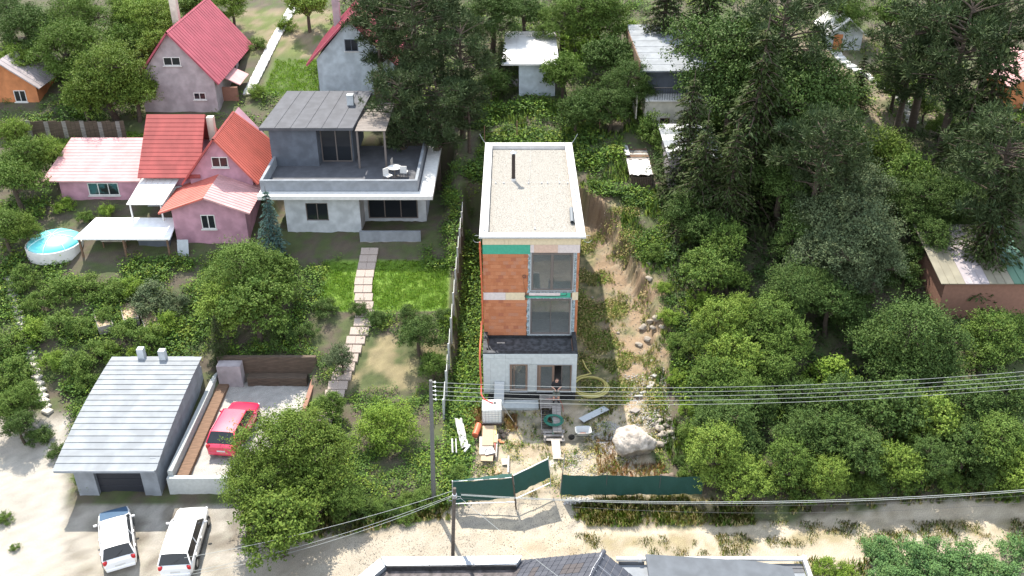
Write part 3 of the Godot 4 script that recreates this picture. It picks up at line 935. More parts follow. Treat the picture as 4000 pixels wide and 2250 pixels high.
func build_house() -> Node3D:
	var h := thing("unfinished_house", "narrow three storey house of bare orange bricks with a white gravel roof", "house", V(1.13, 0.0, -8.0))
	var o := -h.position
	var g := Node3D.new()  # all shapes below are given in world metres; each part is moved into the house's own axes
	var parts_from := h.get_child_count()
	# shell: side and back walls, floors
	var w := MB.new()
	w.bx(V(-1.78, -0.62, -17.4), V(-1.5, 9.4, -2.72))
	w.bx(V(3.82, -0.62, -17.4), V(4.1, 9.4, -2.72))
	w.bx(V(-1.78, -0.62, -17.7), V(4.1, 9.4, -17.4))
	w.bx(V(-1.77, -0.62, -2.72), V(-1.5, 2.5, -0.3))
	w.bx(V(3.75, -0.62, -2.72), V(4.0, 2.5, -0.3))
	part("side_walls", w, M.mortar, h)
	var fl := MB.new()
	fl.bx(V(-1.5, -0.3, -8.0), V(3.75, -0.02, -0.3))
	fl.bx(V(-1.5, 2.2, -8.0), V(3.82, 2.44, -2.72))
	fl.bx(V(-1.5, 5.4, -8.0), V(3.82, 5.6, -2.72))
	fl.bx(V(-1.5, 9.0, -17.4), V(3.82, 9.28, -2.72))
	fl.bx(V(-1.5, -0.3, -8.2), V(3.82, 9.0, -8.0))
	part("floors", fl, M.interior, h)
	var fp := MB.new()
	fp.bx(V(-1.77, 2.2, -2.72), V(4.0, 2.44, -0.3))
	part("terrace_slab", fp, M.concrete, h)
	# front walls behind the bricks, with the window openings
	var fw := MB.new()
	opening_wall(fw, -1.77, 4.09, 2.44, 9.4, -2.72, -2.48, [[1.12, 3.78, 5.92, 8.58]])
	var fw2 := MB.new()
	opening_wall(fw2, -1.77, 4.09, 2.44, 5.42, -2.72, -2.48, [[1.08, 3.72, 2.72, 5.34]])
	opening_wall(fw2, -1.77, 4.09, 5.42, 9.4, -2.72, -2.48, [[1.12, 3.78, 5.92, 8.58]])
	var front := part("front_wall", fw2, M.mortar, h)
	brick_field(front, -1.77, 0.98, 5.82, 8.50, -2.405, 11, 0.31, 41, 0.03)
	brick_field(front, -1.77, 0.92, 2.68, 5.28, -2.405, 11, 0.31, 42, 0.05)
	brick_field(front, 3.93, 4.09, 5.86, 8.58, -2.405, 11, 0.16, 43, 0.0)
	brick_field(front, 3.93, 4.09, 2.68, 5.28, -2.405, 11, 0.16, 44, 0.0)
	# insulation boards
	for q in [["foam_cream", -1.77, -0.47, 9.14, 9.64], ["foam_cream", -0.46, -0.23, 9.14, 9.64], ["foam_cream", -0.22, 4.11, 9.14, 9.64],
			["foam_green", -1.77, 1.09, 8.505, 9.13], ["foam_pale", 1.10, 1.32, 8.60, 9.13], ["foam_pink", 1.325, 2.76, 8.60, 9.13], ["foam_pale", 2.765, 4.09, 8.59, 9.13],
			["foam_pale", -1.77, -0.40, 5.29, 5.81], ["foam_cream", -0.395, 0.80, 5.29, 5.81], ["foam_pale", 1.05, 2.98, 5.60, 5.80], ["foam_green", 2.985, 3.62, 5.46, 5.80], ["foam_green", 0.85, 2.98, 5.44, 5.595], ["foam_cream", 3.72, 4.09, 5.29, 5.83]]:
		bxp("insulation_board", V(q[1], q[3], -2.47), V(q[2], q[4], -2.392 + (0.004 if q[0] == "foam_cream" else 0.0)), M[q[0]], front, 0.004)
	# smeared sealing foam round the windows
	rng.seed = 77
	for q in [[0.97, 1.12, 5.84, 8.6], [3.78, 3.93, 5.84, 8.6], [0.93, 1.08, 2.68, 5.40], [3.72, 3.92, 2.68, 5.40]]:
		var sm := MB.new()
		var pts := []
		var n := 26
		for i in n + 1:
			pts.append(Vector2(q[0] + rnd(-0.04, 0.05), lerpf(q[2], q[3], float(i) / n)))
		for i in range(n, -1, -1):
			pts.append(Vector2(q[1] + rnd(0.0, 0.01), lerpf(q[2], q[3], float(i) / n)))
		for i in n:
			var a: Vector2 = pts[i]
			var b: Vector2 = pts[i + 1]
			sm.prism([a, b, Vector2(q[1], b.y), Vector2(q[1], a.y)], Transform3D(Basis(), V(0, 0, -2.435)), 0.075 + rnd(-0.006, 0.006))
		part("sealing_foam", sm, M.foam_blue, front)
	for q in [[0.92, 3.72, 5.795, 5.85], [1.0, 3.72, 5.38, 5.445], [1.05, 3.7, 2.66, 2.72]]:
		bxp("sealing_foam", V(q[0], q[2], -2.47), V(q[1], q[3], -2.388), M.foam_blue, front, 0.006)
	# window bands and windows
	for q in [[1.12, 3.78, 5.92, 8.58], [1.08, 3.72, 2.72, 5.34]]:
		var t := MB.new()
		t.bx(V(q[0], q[2], -2.47), V(q[0] + 0.06, q[3], -2.385))
		t.bx(V(q[1] - 0.06, q[2], -2.47), V(q[1], q[3], -2.385))
		t.bx(V(q[0] + 0.06, q[2], -2.47), V(q[1] - 0.06, q[2] + 0.05, -2.36))
		part("window_tape", t, M.tape, front)
	window_unit(h, "window", 1.18, 3.72, 5.97, 8.56, -2.40, [[2.36, 2.52]], 0.11, M.frame, M.pane)
	window_unit(h, "window", 1.14, 3.66, 2.77, 5.33, -2.40, [[2.39, 2.43]], 0.09, M.frame, M.pane)
	# basement storey
	var bw := MB.new()
	opening_wall(bw, -1.76, 3.99, -0.02, 2.5, -0.3, -0.03, [[-0.15, 0.98, 0.04, 2.14], [1.55, 3.70, 0.04, 2.08]])
	var base := part("basement_wall", bw, M.concrete, h)
	bxp("pier", V(1.02, 0.04, -0.04), V(1.51, 2.08, -0.012), M.concrete, base)
	for q in [[-1.77, -1.345, -0.02, 2.53], [-1.335, -0.395, -0.02, 2.53], [-0.385, -0.19, -0.02, 2.53], [-0.385, 1.20, 2.16, 2.53], [1.21, 2.20, 2.12, 2.53], [2.21, 3.17, 2.12, 2.53], [3.18, 3.995, 2.12, 2.53], [3.74, 3.995, -0.02, 2.11],
			[-1.77, -1.10, 2.54, 2.86], [-1.09, -0.395, 2.54, 2.86], [-0.385, 1.78, 2.54, 2.86], [1.79, 3.995, 2.54, 2.86]]:
		bxp("wall_board", V(q[0], q[2], -0.03), V(q[1], q[3], rng.randf_range(-0.002, 0.006)), M.board, base, 0.003)
	for q in [[-0.19, 1.02, 0.02, 2.155], [1.50, 3.74, 0.02, 2.10]]:
		var t := MB.new()
		t.bx(V(q[0], q[2], -0.02), V(q[0] + 0.05, q[3], 0.012))
		t.bx(V(q[1] - 0.05, q[2], -0.02), V(q[1], q[3], 0.012))
		t.bx(V(q[0] + 0.05, q[3] - 0.04, -0.02), V(q[1] - 0.05, q[3], 0.012))
		t.bx(V(q[0] + 0.05, q[2], -0.02), V(q[1] - 0.05, q[2] + 0.045, 0.05))
		part("window_tape", t, M.tape, base)
	window_unit(h, "window", -0.14, 0.97, 0.06, 2.11, -0.05, [[0.10, 0.15]], 0.13, M.frame_brown, M.pane)
	var sl := window_unit(h, "sliding_door", 1.55, 3.69, 0.06, 2.06, -0.05, [], 0.07, M.frame_brown, null)
	var leafd := MB.new()
	for q in [[1.63, 1.78, 0.13, 1.99], [2.48, 2.62, 0.13, 1.99], [1.78, 2.48, 0.13, 0.23], [1.78, 2.48, 1.89, 1.99]]:
		leafd.bx(V(q[0], q[2], -0.11), V(q[1], q[3], -0.055), 0.005)
	var dl := part("door_leaf", leafd, M.frame_brown, sl)
	bxp("pane", V(1.78, 0.23, -0.09), V(2.48, 1.89, -0.08), M.pane, dl)
	bxp("door_post", V(3.06, 0.13, -0.18), V(3.11, 1.99, -0.12), M.frame, sl)
	bxp("pane", V(3.11, 0.13, -0.155), V(3.62, 1.99, -0.145), M.pane, sl)
	bxp("plinth", V(-1.74, -0.62, -0.32), V(3.96, -0.025, -0.06), M.felt, h)
	# sealed terrace on top of the basement
	var tr := MB.new()
	tr.bx(V(-1.79, 2.44, -0.28), V(4.02, 2.93, -0.035), 0.02)
	tr.bx(V(-1.79, 2.44, -2.475), V(-1.54, 2.95, -0.28), 0.02)
	tr.bx(V(3.78, 2.44, -2.475), V(4.03, 2.95, -0.28), 0.02)
	tr.bx(V(-1.54, 2.44, -2.475), V(3.78, 2.665, -2.36))
	part("terrace_parapet", tr, M.felt, h)
	bxp("terrace_floor", V(-1.54, 2.44, -2.36), V(3.78, 2.47, -0.28), M.felt_grey, h)
	var fl2 := MB.new()
	fl2.slab([V(-1.42, 2.963, -0.27), V(-0.75, 2.936, -0.27), V(-0.75, 2.936, -0.05), V(-1.78, 2.936, -0.05), V(-1.78, 2.958, -1.3), V(-1.56, 2.958, -1.3), V(-1.56, 2.962, -0.34)], 0.004)
	part("felt_strip", fl2, M.felt_grey, h)
	bxp("batten", V(-0.95, 2.472, -1.85), V(-0.45, 2.52, -1.77), M.wood_pale, h)
	# roof
	var rf := MB.new()
	var x0 := -1.96
	var x1 := 4.40
	var z0 := -17.55
	var z1 := -2.25
	rf.bx(V(x0, 9.66, z1 - 0.55), V(x1, 9.75, z1), 0.012)
	rf.bx(V(x0, 9.66, z0), V(x1, 9.75, z0 + 0.55), 0.012)
	rf.bx(V(x0, 9.66, z0 + 0.55), V(x0 + 0.52, 9.75, z1 - 0.55), 0.012)
	rf.bx(V(x1 - 0.52, 9.66, z0 + 0.55), V(x1, 9.75, z1 - 0.55), 0.012)
	rf.bx(V(-1.76, 9.28, z1 - 0.53), V(4.08, 9.66, -2.49))
	rf.bx(V(-1.76, 9.28, -17.68), V(4.08, 9.66, z0 + 0.53))
	rf.bx(V(-1.76, 9.28, z0 + 0.53), V(x0 + 0.50, 9.66, z1 - 0.53))
	rf.bx(V(x1 - 0.50, 9.28, z0 + 0.53), V(4.08, 9.66, z1 - 0.53))
	var roof := part("roof_parapet", rf, M.roof_white, h)
	bxp("drip_edge", V(x0 - 0.02, 9.63, z1 - 0.01), V(x1 + 0.02, 9.68, z1 + 0.02), M.galva, roof)
	var gr := bxp("roof_gravel", V(x0 + 0.52, 9.28, z0 + 0.55), V(x1 - 0.52, 9.45, z1 - 0.55), M.gravel, h)
	# loose pebbles
	rng.seed = 91
	var peb := MB.new()
	peb.lathe([Vector2(0.0, -0.3), Vector2(0.8, -0.1), Vector2(0.9, 0.15), Vector2(0.0, 0.45)], Transform3D(), 6)
	var pm := peb.mesh()
	for tone in 2:
		var mm := MultiMesh.new()
		mm.transform_format = MultiMesh.TRANSFORM_3D
		mm.mesh = pm
		mm.instance_count = 7000 if tone == 0 else 2600
		for i in mm.instance_count:
			var s := rnd(0.012, 0.032)
			mm.set_instance_transform(i, Transform3D(Basis(rdir(), rnd(0, TAU)).scaled(V(s, s * 0.7, s * 1.2)), V(rnd(x0 + 0.56, x1 - 0.56), 9.455, rnd(z0 + 0.6, z1 - 0.6)) - Vector3.ZERO))
		var pi := MultiMeshInstance3D.new()
		pi.name = "pebbles"
		pi.multimesh = mm
		pi.material_override = M.pebble if tone == 0 else M.pebble_grey
		pi.set_meta("kind", "stuff")
		gr.add_child(pi, true)
	# lightning wire on its clips
	var clipm := MB.new()
	clipm.box(Transform3D(Basis(), V(0, 0.03, 0)), V(0.10, 0.06, 0.10), 0.012)
	clipm.box(Transform3D(Basis(), V(0, 0.075, 0)), V(0.17, 0.03, 0.05), 0.006)
	var cm := clipm.mesh()
	for i in 15:
		var z := lerpf(z1 - 0.9, z0 + 0.7, i / 14.0) + rnd(-0.12, 0.12)
		for x in [x0 + 0.27, x1 - 0.27]:
			part("wire_clip", cm, M.galva, roof, Transform3D(Basis(Vector3.UP, rnd(-0.4, 0.4)), V(x + rnd(-0.03, 0.03), 9.75, z)))
	for i in 6:
		var x := lerpf(x0 + 0.9, x1 - 0.9, i / 5.0) + rnd(-0.15, 0.15)
		for z in [z1 - 0.25, z0 + 0.27]:
			part("wire_clip", cm, M.galva, roof, Transform3D(Basis(Vector3.UP, PI / 2 + rnd(-0.2, 0.2)), V(x, 9.75, z)))
	for i in 7:
		part("wire_clip", cm, M.galva, roof, Transform3D(Basis(Vector3.UP, PI / 2 + rnd(-0.2, 0.2)), V([-1.1, -0.55, 1.1, 2.0, 2.4, 3.2, 3.75][i], 9.45, -10.75)))
	var wr := MB.new()
	var ring := [V(x0 + 0.27, 9.84, z1 - 0.25), V(x0 + 0.25, 9.84, -9.0), V(x0 + 0.27, 9.84, z0 + 0.27), V(1.2, 9.84, z0 + 0.27), V(x1 - 0.27, 9.84, z0 + 0.27), V(x1 - 0.25, 9.84, -9.0), V(x1 - 0.27, 9.84, z1 - 0.25), V(1.2, 9.84, z1 - 0.25), V(x0 + 0.27, 9.84, z1 - 0.25)]
	wr.tube(ring, 0.006, 5)
	wr.tube([V(x0 + 0.27, 9.84, -10.72), V(-0.6, 9.56, -10.75), V(1.1, 9.55, -10.78), V(3.0, 9.56, -10.75), V(x1 - 0.27, 9.84, -10.72)], 0.006, 5)
	wr.tube([V(1.15, 9.6, -10.8), V(1.28, 9.58, -14.0), V(1.4, 9.9, -17.3)], 0.005, 5)
	wr.tube([V(1.45, 9.5, -7.0), V(1.40, 9.5, -3.9)], 0.006, 5)
	wr.rod(V(1.13, 9.45, -10.78), V(1.13, 9.75, -10.78), 0.02)
	wr.rod(V(1.40, 9.45, -3.84), V(1.40, 9.55, -3.84), 0.06, 8)
	for s in [-1.0, 1.0]:
		var cx := x0 if s < 0 else x1
		wr.tube([V(cx, 9.8, z0 + 0.2), V(cx + s * 0.15, 9.9, z0 - 0.02), V(cx + s * 0.42, 10.35, z0 - 0.2)], 0.012, 5)
		var loop := []
		for i in 15:
			var an := -0.6 + i * 0.36
			loop.append(V(cx + s * (0.12 - 0.24 * sin(an)) * 1.0, 9.62 + 0.24 * cos(an), z1 + 0.02))
		wr.tube(loop, 0.010, 5)
	part("lightning_wire", wr, M.galva, roof)
	# vent pipe
	var vp := MB.new()
	vp.lathe([Vector2(0.12, 9.62), Vector2(0.15, 9.64), Vector2(0.125, 9.7), Vector2(0.118, 11.3), Vector2(0.085, 11.38), Vector2(0.0, 11.38)], Transform3D(Basis(), V(0.1, 0, -11.26)), 16)
	var vent := part("vent_pipe", vp, M.pipe_brown, h)
	var vb := MB.new()
	vb.lathe([Vector2(0.16, 9.42), Vector2(0.15, 9.6), Vector2(0.145, 9.63), Vector2(0.1, 9.63)], Transform3D(Basis(), V(0.1, 0, -11.26)), 16)
	part("vent_base", vb, M.roof_white, vent)
	var vc := MB.new()
	vc.lathe([Vector2(0.23, 11.47), Vector2(0.20, 11.52), Vector2(0.02, 11.60), Vector2(0.0, 11.60)], Transform3D(Basis(), V(0.1, 0, -11.26)), 16)
	for k in 3:
		vc.rod(V(0.1 + 0.09 * cos(k * 2.1), 11.3, -11.26 + 0.09 * sin(k * 2.1)), V(0.1 + 0.12 * cos(k * 2.1), 11.5, -11.26 + 0.12 * sin(k * 2.1)), 0.012)
	part("vent_cap", vc, M.steel, vent)
	# drain pipe in red plastic sections down the corner
	var dp := MB.new()
	dp.tube([V(-1.93, 9.35, -2.35), V(-1.9, 8.2, -2.33), V(-1.86, 6.9, -2.33), V(-1.84, 5.3, -2.3), V(-1.84, 3.6, -2.25)], 0.058, 10)
	part("drain_pipe", dp, M.pipe_orange, h)
	var dq := MB.new()
	dq.tube([V(-1.9, 3.85, -2.2), V(-1.92, 3.3, -1.9), V(-1.96, 2.95, -0.9), V(-1.97, 2.6, -0.1), V(-1.95, 1.5, 0.12), V(-1.9, 0.75, 0.25)], 0.062, 10)
	part("drain_pipe", dq, M.pipe_orange, h)
	var ds := MB.new()
	for y in [8.9, 7.0, 5.2]:
		ds.tube([V(-1.92 + (8.9 - y) * 0.02, y - 0.05, -2.33), V(-1.92 + (8.9 - y) * 0.02, y + 0.05, -2.33)], 0.072, 10)
	part("pipe_socket", ds, M.pipe_orange, h)
	# rings of cable on the front
	for q in [[V(0.75, 6.98, -2.36), 0.10], [V(0.86, 5.58, -2.36), 0.075]]:
		var rg := MB.new()
		var pth := []
		for i in 21:
			pth.append(q[0] + V(cos(TAU * i / 20.0), sin(TAU * i / 20.0), 0) * q[1])
		rg.tube(pth, 0.017, 6, false)
		part("cable_ring", rg, M.dark_plastic, h)
	var cb := MB.new()
	cb.tube([V(0.72, 6.88, -2.38), V(0.70, 6.5, -2.385), V(0.84, 5.9, -2.385), V(0.86, 5.66, -2.37)], 0.006, 5)
	cb.tube([V(0.93, 5.58, -2.37), V(1.6, 5.60, -2.375), V(2.4, 5.56, -2.375), V(3.1, 5.6, -2.375), V(3.35, 5.62, -2.375), V(3.38, 5.76, -2.375)], 0.02, 5)
	cb.tube([V(4.13, 9.3, -2.45), V(4.14, 8.0, -2.45), V(4.06, 7.0, -2.39)], 0.01, 5)
	part("cable", cb, M.dark_plastic, h)
	for ch in h.get_children():
		(ch as Node3D).position += o
	# braces leaning from the side wall
	return h

func build_roof_roll() -> void:
	var r := thing("membrane_roll", "rolled grey roofing membrane lying on the white gravel roof", "roll", V(3.74, 9.47, -5.5), -0.03)
	var mb := MB.new()
	var rows := []
	for i in 2:
		var row := []
		for k in 40:
			var an := k * 0.42
			var rad := 0.03 + 0.0062 * an
			row.append(V(cos(an) * rad, 0.135 + sin(an) * rad, -1.0 + 2.0 * i))
		rows.append(row)
	mb.grid(rows)
	part("wound_sheet", mb, M.membrane, r)
	var fl := MB.new()
	fl.slab([V(0.11, 0.16, -0.1), V(0.24, 0.03, 0.35), V(0.26, 0.02, 0.98), V(0.12, 0.14, 0.98)], 0.006)
	part("loose_flap", fl, M.membrane, r)

# ---------------------------------------------------------------- the yard
func plank(called: String, a: Vector3, b: Vector3, wide: float, thick: float, mat: Material, label: String, category := "plank", group := "") -> MeshInstance3D:
	var d := b - a
	var z := -d.normalized()
	var x := z.cross(Vector3.UP).normalized() * -1.0
	var y := z.cross(x)
	if y.y < 0: y = -y
	var mb := MB.new()
	mb.box(Transform3D(), V(wide, thick, d.length()), minf(thick * 0.25, 0.012))
	return solo(called, mb, mat, label, category, group, Transform3D(Basis(x, y, z), (a + b) * 0.5))

func pallet_slats(parent: Node3D, w: float, l: float, slats: int, mat: Material) -> void:
	var sm := MB.new()
	sm.box(Transform3D(), V(w, 0.022, 0.10), 0.004)
	var s := sm.mesh()
	for i in slats:
		part("slat", s, mat, parent, Transform3D(Basis(Vector3.UP, rnd(-0.015, 0.015)), V(rnd(-0.01, 0.01), 0.13, lerpf(-l * 0.5 + 0.05, l * 0.5 - 0.05, i / float(slats - 1)))))
	var bm := MB.new()
	bm.box(Transform3D(), V(0.10, 0.115, l), 0.004)
	var b := bm.mesh()
	for x in [-w * 0.5 + 0.06, 0.0, w * 0.5 - 0.06]:
		part("bearer", b, mat, parent, Transform3D(Basis(), V(x, 0.0605, 0)))

func build_yard() -> void:
	rng.seed = 500
	# tank on its pallet
	var t := thing("water_tank", "white plastic water tank in a galvanised wire cage below the drain pipe", "tank", V(-1.21, -0.42, 2.29), 0.02)
	var bl := MB.new()
	bl.box(Transform3D(Basis(), V(0, 0.66, 0)), V(1.12, 0.98, 1.0), 0.05)
	part("tank_body", bl, M.tank, t)
	var tp := MB.new()
	tp.box(Transform3D(Basis(), V(0, 1.156, 0)), V(1.10, 0.012, 0.98), 0.004)
	part("tank_top", tp, M.white_plastic, t)
	var ld := MB.new()
	ld.lathe([Vector2(0.085, 1.16), Vector2(0.085, 1.2), Vector2(0.07, 1.2), Vector2(0.065, 1.165), Vector2(0.0, 1.165)], Transform3D(Basis(), V(0.18, 0, -0.15)), 14)
	part("filler_cap", ld, M.dark_plastic, t)
	for i in 7:
		var y := 0.18 + i * 0.163
		var b := MB.new()
		b.tube([V(-0.58, y, -0.52), V(0.58, y, -0.52), V(0.58, y, 0.52), V(-0.58, y, 0.52), V(-0.58, y, -0.52)], 0.011 if i < 6 else 0.014, 6)
		part("cage_bar", b, M.galva, t)
	for i in 7:
		for s in [-1.0, 1.0]:
			var b := MB.new()
			b.rod(V(-0.58 + i * 0.1933, 0.16, s * 0.535), V(-0.58 + i * 0.1933, 1.16, s * 0.535), 0.010)
			part("cage_bar", b, M.galva, t)
	for i in 5:
		for s in [-1.0, 1.0]:
			var b := MB.new()
			b.rod(V(s * 0.595, 0.16, -0.4 + i * 0.2), V(s * 0.595, 1.16, -0.4 + i * 0.2), 0.010)
			part("cage_bar", b, M.galva, t)
	var pb := MB.new()
	for i in 3: pb.bx(V(-0.6, 0.0, -0.52 + i * 0.46), V(0.6, 0.12, -0.40 + i * 0.46))
	pb.bx(V(-0.6, 0.12, -0.52), V(0.6, 0.16, 0.52))
	part("pallet_base", pb, M.wood_dark, t)
	var fp := MB.new()
	fp.tube([V(-1.9, 0.75, 0.25), V(-1.88, 0.72, 1.2), V(-1.7, 0.76, 1.75), V(-1.35, 0.79, 2.05), V(-1.15, 0.80, 2.2)], 0.045, 8)
	solo("inlet_pipe", fp, M.red_plastic, "red plastic inlet pipe lying on the white water tank", "pipe")
	var blb := plank("leaning_board", V(-0.82, -0.4, 0.72), V(-0.78, 0.85, 0.06), 0.62, 0.04, M.tape, "grey blue board leaning on the basement wall", "board")
	plank("leaning_stick", V(0.1, -0.45, 2.4), V(-0.55, 0.62, 2.25), 0.03, 0.03, M.wood_pale, "thin pale stick leaning on the water tank", "stick")
	bxp_thing("footing_slab", V(-0.6, -0.55, 0.3), V(1.65, -0.36, 1.15), M.concrete, "low concrete footing slab in front of the basement wall", "slab")
	# pallet bridge and planks
	var p := thing("pallet", "weathered grey pallet bridging the gap at the door under the person", "pallet", V(2.34, -0.142, 0.92))
	pallet_slats(p, 1.26, 1.36, 9, M.wood_grey)
	var p2 := thing("pallet", "dark lower pallet carrying the weathered pallet at the door", "pallet", V(2.34, -0.42, 0.95))
	pallet_slats(p2, 1.2, 1.2, 6, M.wood_dark)
	for i in 2:
		bxp_thing("bearer_block", V(1.8 + i * 0.9, -0.6, 0.4), V(1.98 + i * 0.9, -0.405, 1.5), M.wood_dark, "dark timber block under the pallets at the door", "timber", "timber blocks under the door pallets")
	var gr := thing("steel_grating", "black steel grating panel leading to the pallets", "grating", V(2.1, -0.16, 2.62), -0.02)
	for i in 9:
		var b := MB.new()
		b.bx(V(-0.30, 0, -0.9 + i * 0.225), V(0.30, 0.03, -0.87 + i * 0.225))
		part("grating_bar", b, M.black_metal, gr)
	for i in 9:
		var b := MB.new()
		b.bx(V(-0.30 + i * 0.0725, 0.0, -0.9), V(-0.28 + i * 0.0725, 0.026, 0.93))
		part("grating_bar", b, M.black_metal, gr)
	var fr := MB.new()
	fr.bx(V(-0.34, -0.3, -0.92), V(-0.305, 0.04, 0.95))
	fr.bx(V(0.33, -0.3, -0.92), V(0.365, 0.04, 0.95))
	fr.bx(V(-0.305, -0.3, 0.935), V(0.33, 0.03, 0.95))
	part("grating_frame", fr, M.wood_grey, gr)
	plank("walk_plank", V(2.58, 0.025, 1.5), V(2.55, -0.10, 3.86), 0.262, 0.05, M.wood_grey, "grey walking plank under the green hose, beside the steel grating", "plank")
	plank("walk_plank", V(2.85, 0.025, 1.5), V(2.82, -0.10, 3.86), 0.262, 0.05, M.wood_grey, "grey walking plank under the green hose, beside the first plank", "plank")
	var steps := thing("timber_steps", "stack of short weathered boards forming steps at the plank end", "steps", V(2.5, -0.55, 3.75))
	for q in [[-0.66, 0.62, 0.30, 0.34, -0.30, 0.0, 0.0], [-0.64, 0.56, 0.22, 0.26, 0.0, 0.22, 0.02], [-0.62, 0.60, 0.10, 0.14, 0.24, 0.5, -0.05], [-0.6, -0.5, -0.12, 0.29, -0.2, 0.4, 0.0], [0.44, 0.54, -0.12, 0.29, -0.2, 0.4, 0.0]]:
		var b := MB.new()
		b.box(Transform3D(Basis(Vector3.UP, q[6]), V((q[0] + q[1]) * 0.5, (q[2] + q[3]) * 0.5, (q[4] + q[5]) * 0.5)), V(q[1] - q[0], q[3] - q[2], q[5] - q[4]), 0.008)
		part("board", b, M.wood_grey, steps)
	plank("path_plank", V(2.56, -0.42, 4.15), V(2.62, -0.62, 5.65), 0.50, 0.045, M.wood_pale, "sunlit pale board lying on the yard path below the timber steps", "plank")
	plank("path_plank", V(2.38, -0.72, 5.55), V(2.46, -1.0, 7.15), 0.46, 0.045, M.wood_pale, "sunlit pale board lying in the open gateway", "plank")
	bxp_thing("board_scrap", V(2.72, -0.72, 5.5), V(2.98, -0.64, 5.62), M.wood_pale, "short board scrap lying beside the path boards", "board")
	# hoses
	coil("garden_hose", V(2.5, 0.02, 2.9), 0.42, 0.54, 9, 0.020, M.hose_green, "coiled dark green garden hose lying on the grey planks", 61, [V(2.5, -0.08, 3.3), V(2.42, -0.12, 3.7), V(2.43, -0.16, 3.95)])
	coil("drainage_hose", V(4.98, -0.36, -0.95), 0.86, 1.12, 3, 0.062, M.hose_yellow, "thick yellow ribbed drainage hose coiled beside the house corner", 62, [V(5.1, -0.1, -2.15), V(4.8, 0.05, -2.6), V(4.6, 0.25, -3.2)])
	var rh := MB.new()
	rh.tube([V(2.0, -0.02, 0.72), V(2.9, 0.03, 0.7), V(3.08, -0.25, 0.8), V(3.15, -0.42, 1.1), V(3.15, -0.42, 1.45)], 0.018, 6)
	solo("red_hose", rh, M.hose_red, "thin red hose running over the pallet at the person's feet", "hose")
	# wheelbarrow
	var wb := thing("wheelbarrow", "pale grey wheelbarrow with rusty dregs standing in the yard", "wheelbarrow", V(4.2, -0.55, 3.95), 0.05)
	var tub := MB.new()
	var rows := []
	for q in [[0.32, 0.17, 0.40], [0.40, 0.26, 0.60], [0.47, 0.35, 0.715], [0.485, 0.365, 0.725], [0.46, 0.34, 0.72], [0.385, 0.245, 0.60], [0.31, 0.16, 0.415]]:
		var row := []
		for k in 24:
			var an := TAU * k / 24.0
			var ca := cos(an)
			var sa := sin(an)
			row.append(V(signf(ca) * pow(absf(ca), 0.45) * q[0], q[2], signf(sa) * pow(absf(sa), 0.45) * q[1]))
		rows.append(row)
	tub.grid(rows, true)
	tub.box(Transform3D(Basis(), V(0, 0.405, 0)), V(0.58, 0.02, 0.30))
	part("tub", tub, M.tape, wb)
	var dregs := MB.new()
	dregs.lathe([Vector2(0.24, 0.416), Vector2(0.14, 0.44), Vector2(0.0, 0.445)], Transform3D(Basis.from_scale(V(1, 1, 0.6)), Vector3.ZERO), 12)
	part("dregs", dregs, M.wall_brown, wb)
	var fr2 := MB.new()
	for s in [-1.0, 1.0]:
		fr2.tube([V(0.95, 0.52, s * 0.30), V(0.3, 0.38, s * 0.22), V(-0.35, 0.34, s * 0.12), V(-0.68, 0.2, s * 0.07)], 0.018, 6)
		fr2.tube([V(0.32, 0.38, s * 0.2), V(0.36, 0.0, s * 0.26)], 0.018, 6)
	part("barrow_frame", fr2, M.black_metal, wb)
	var wh := MB.new()
	wh.lathe([Vector2(0.12, -0.045), Vector2(0.19, -0.045), Vector2(0.205, 0.0), Vector2(0.19, 0.045), Vector2(0.12, 0.045)], Transform3D(Basis(Vector3.RIGHT, PI / 2), V(-0.68, 0.2, 0)), 18)
	wh.lathe([Vector2(0.0, -0.02), Vector2(0.125, -0.02), Vector2(0.125, 0.02), Vector2(0.0, 0.02)], Transform3D(Basis(Vector3.RIGHT, PI / 2), V(-0.68, 0.2, 0)), 12)
	part("wheel", wh, M.tyre, wb)
	plank("thin_rod", V(5.0, -0.45, 4.35), V(5.7, -0.5, 4.3), 0.018, 0.018, M.steel, "thin steel rod lying in the dry weeds by the wheelbarrow", "rod")
	plank("pale_sheet", V(4.2, -0.42, 2.3), V(5.85, -0.42, 1.05), 0.5, 0.03, M.tape, "pale plastered board lying on the ground by the drainage hose", "board")
	# building leftovers beside the tank
	for q in [[-1.42, 3.95, 0.66, 1.75, 0.0, -0.26, "osb", "large sunlit sheet on top of the board stack below the tank"], [-1.02, 3.75, 0.22, 1.5, 0.05, -0.30, "ply_yellow", "narrow yellow board in the board stack below the tank"], [-1.52, 4.75, 0.78, 1.55, 0.02, -0.345, "wood_pale", "pale sheet at the lower end of the board stack"], [-1.32, 5.32, 0.60, 0.5, 0.35, -0.31, "roof_white", "white square board carrying the dark cable ring"], [-1.44, 5.75, 0.7, 0.6, -0.05, -0.42, "osb", "brown board at the foot of the board stack"]]:
		var b := MB.new()
		b.box(Transform3D(Basis(Vector3.UP, q[4]) * Basis(Vector3.RIGHT, 0.04), V(q[0], q[5], q[1])), V(q[2], 0.03, q[3]), 0.006)
		solo("board", b, M[q[6]], q[7], "board")
	var un := MB.new()
	un.bx(V(-1.8, -0.75, 3.2), V(-1.0, -0.38, 5.6))
	solo("board_stack", un, M.wood_dark, "dark stack of planks under the sunlit sheets below the tank", "stack")
	var rg := MB.new()
	var pth := []
	for i in 25:
		pth.append(V(-1.38 + 0.17 * cos(TAU * i / 24.0), -0.26, 5.32 + 0.15 * sin(TAU * i / 24.0)))
	rg.tube(pth, 0.016, 6, false)
	solo("cable_coil", rg, M.dark_plastic, "dark cable ring lying on the white square board", "cable")
	var rr := MB.new()
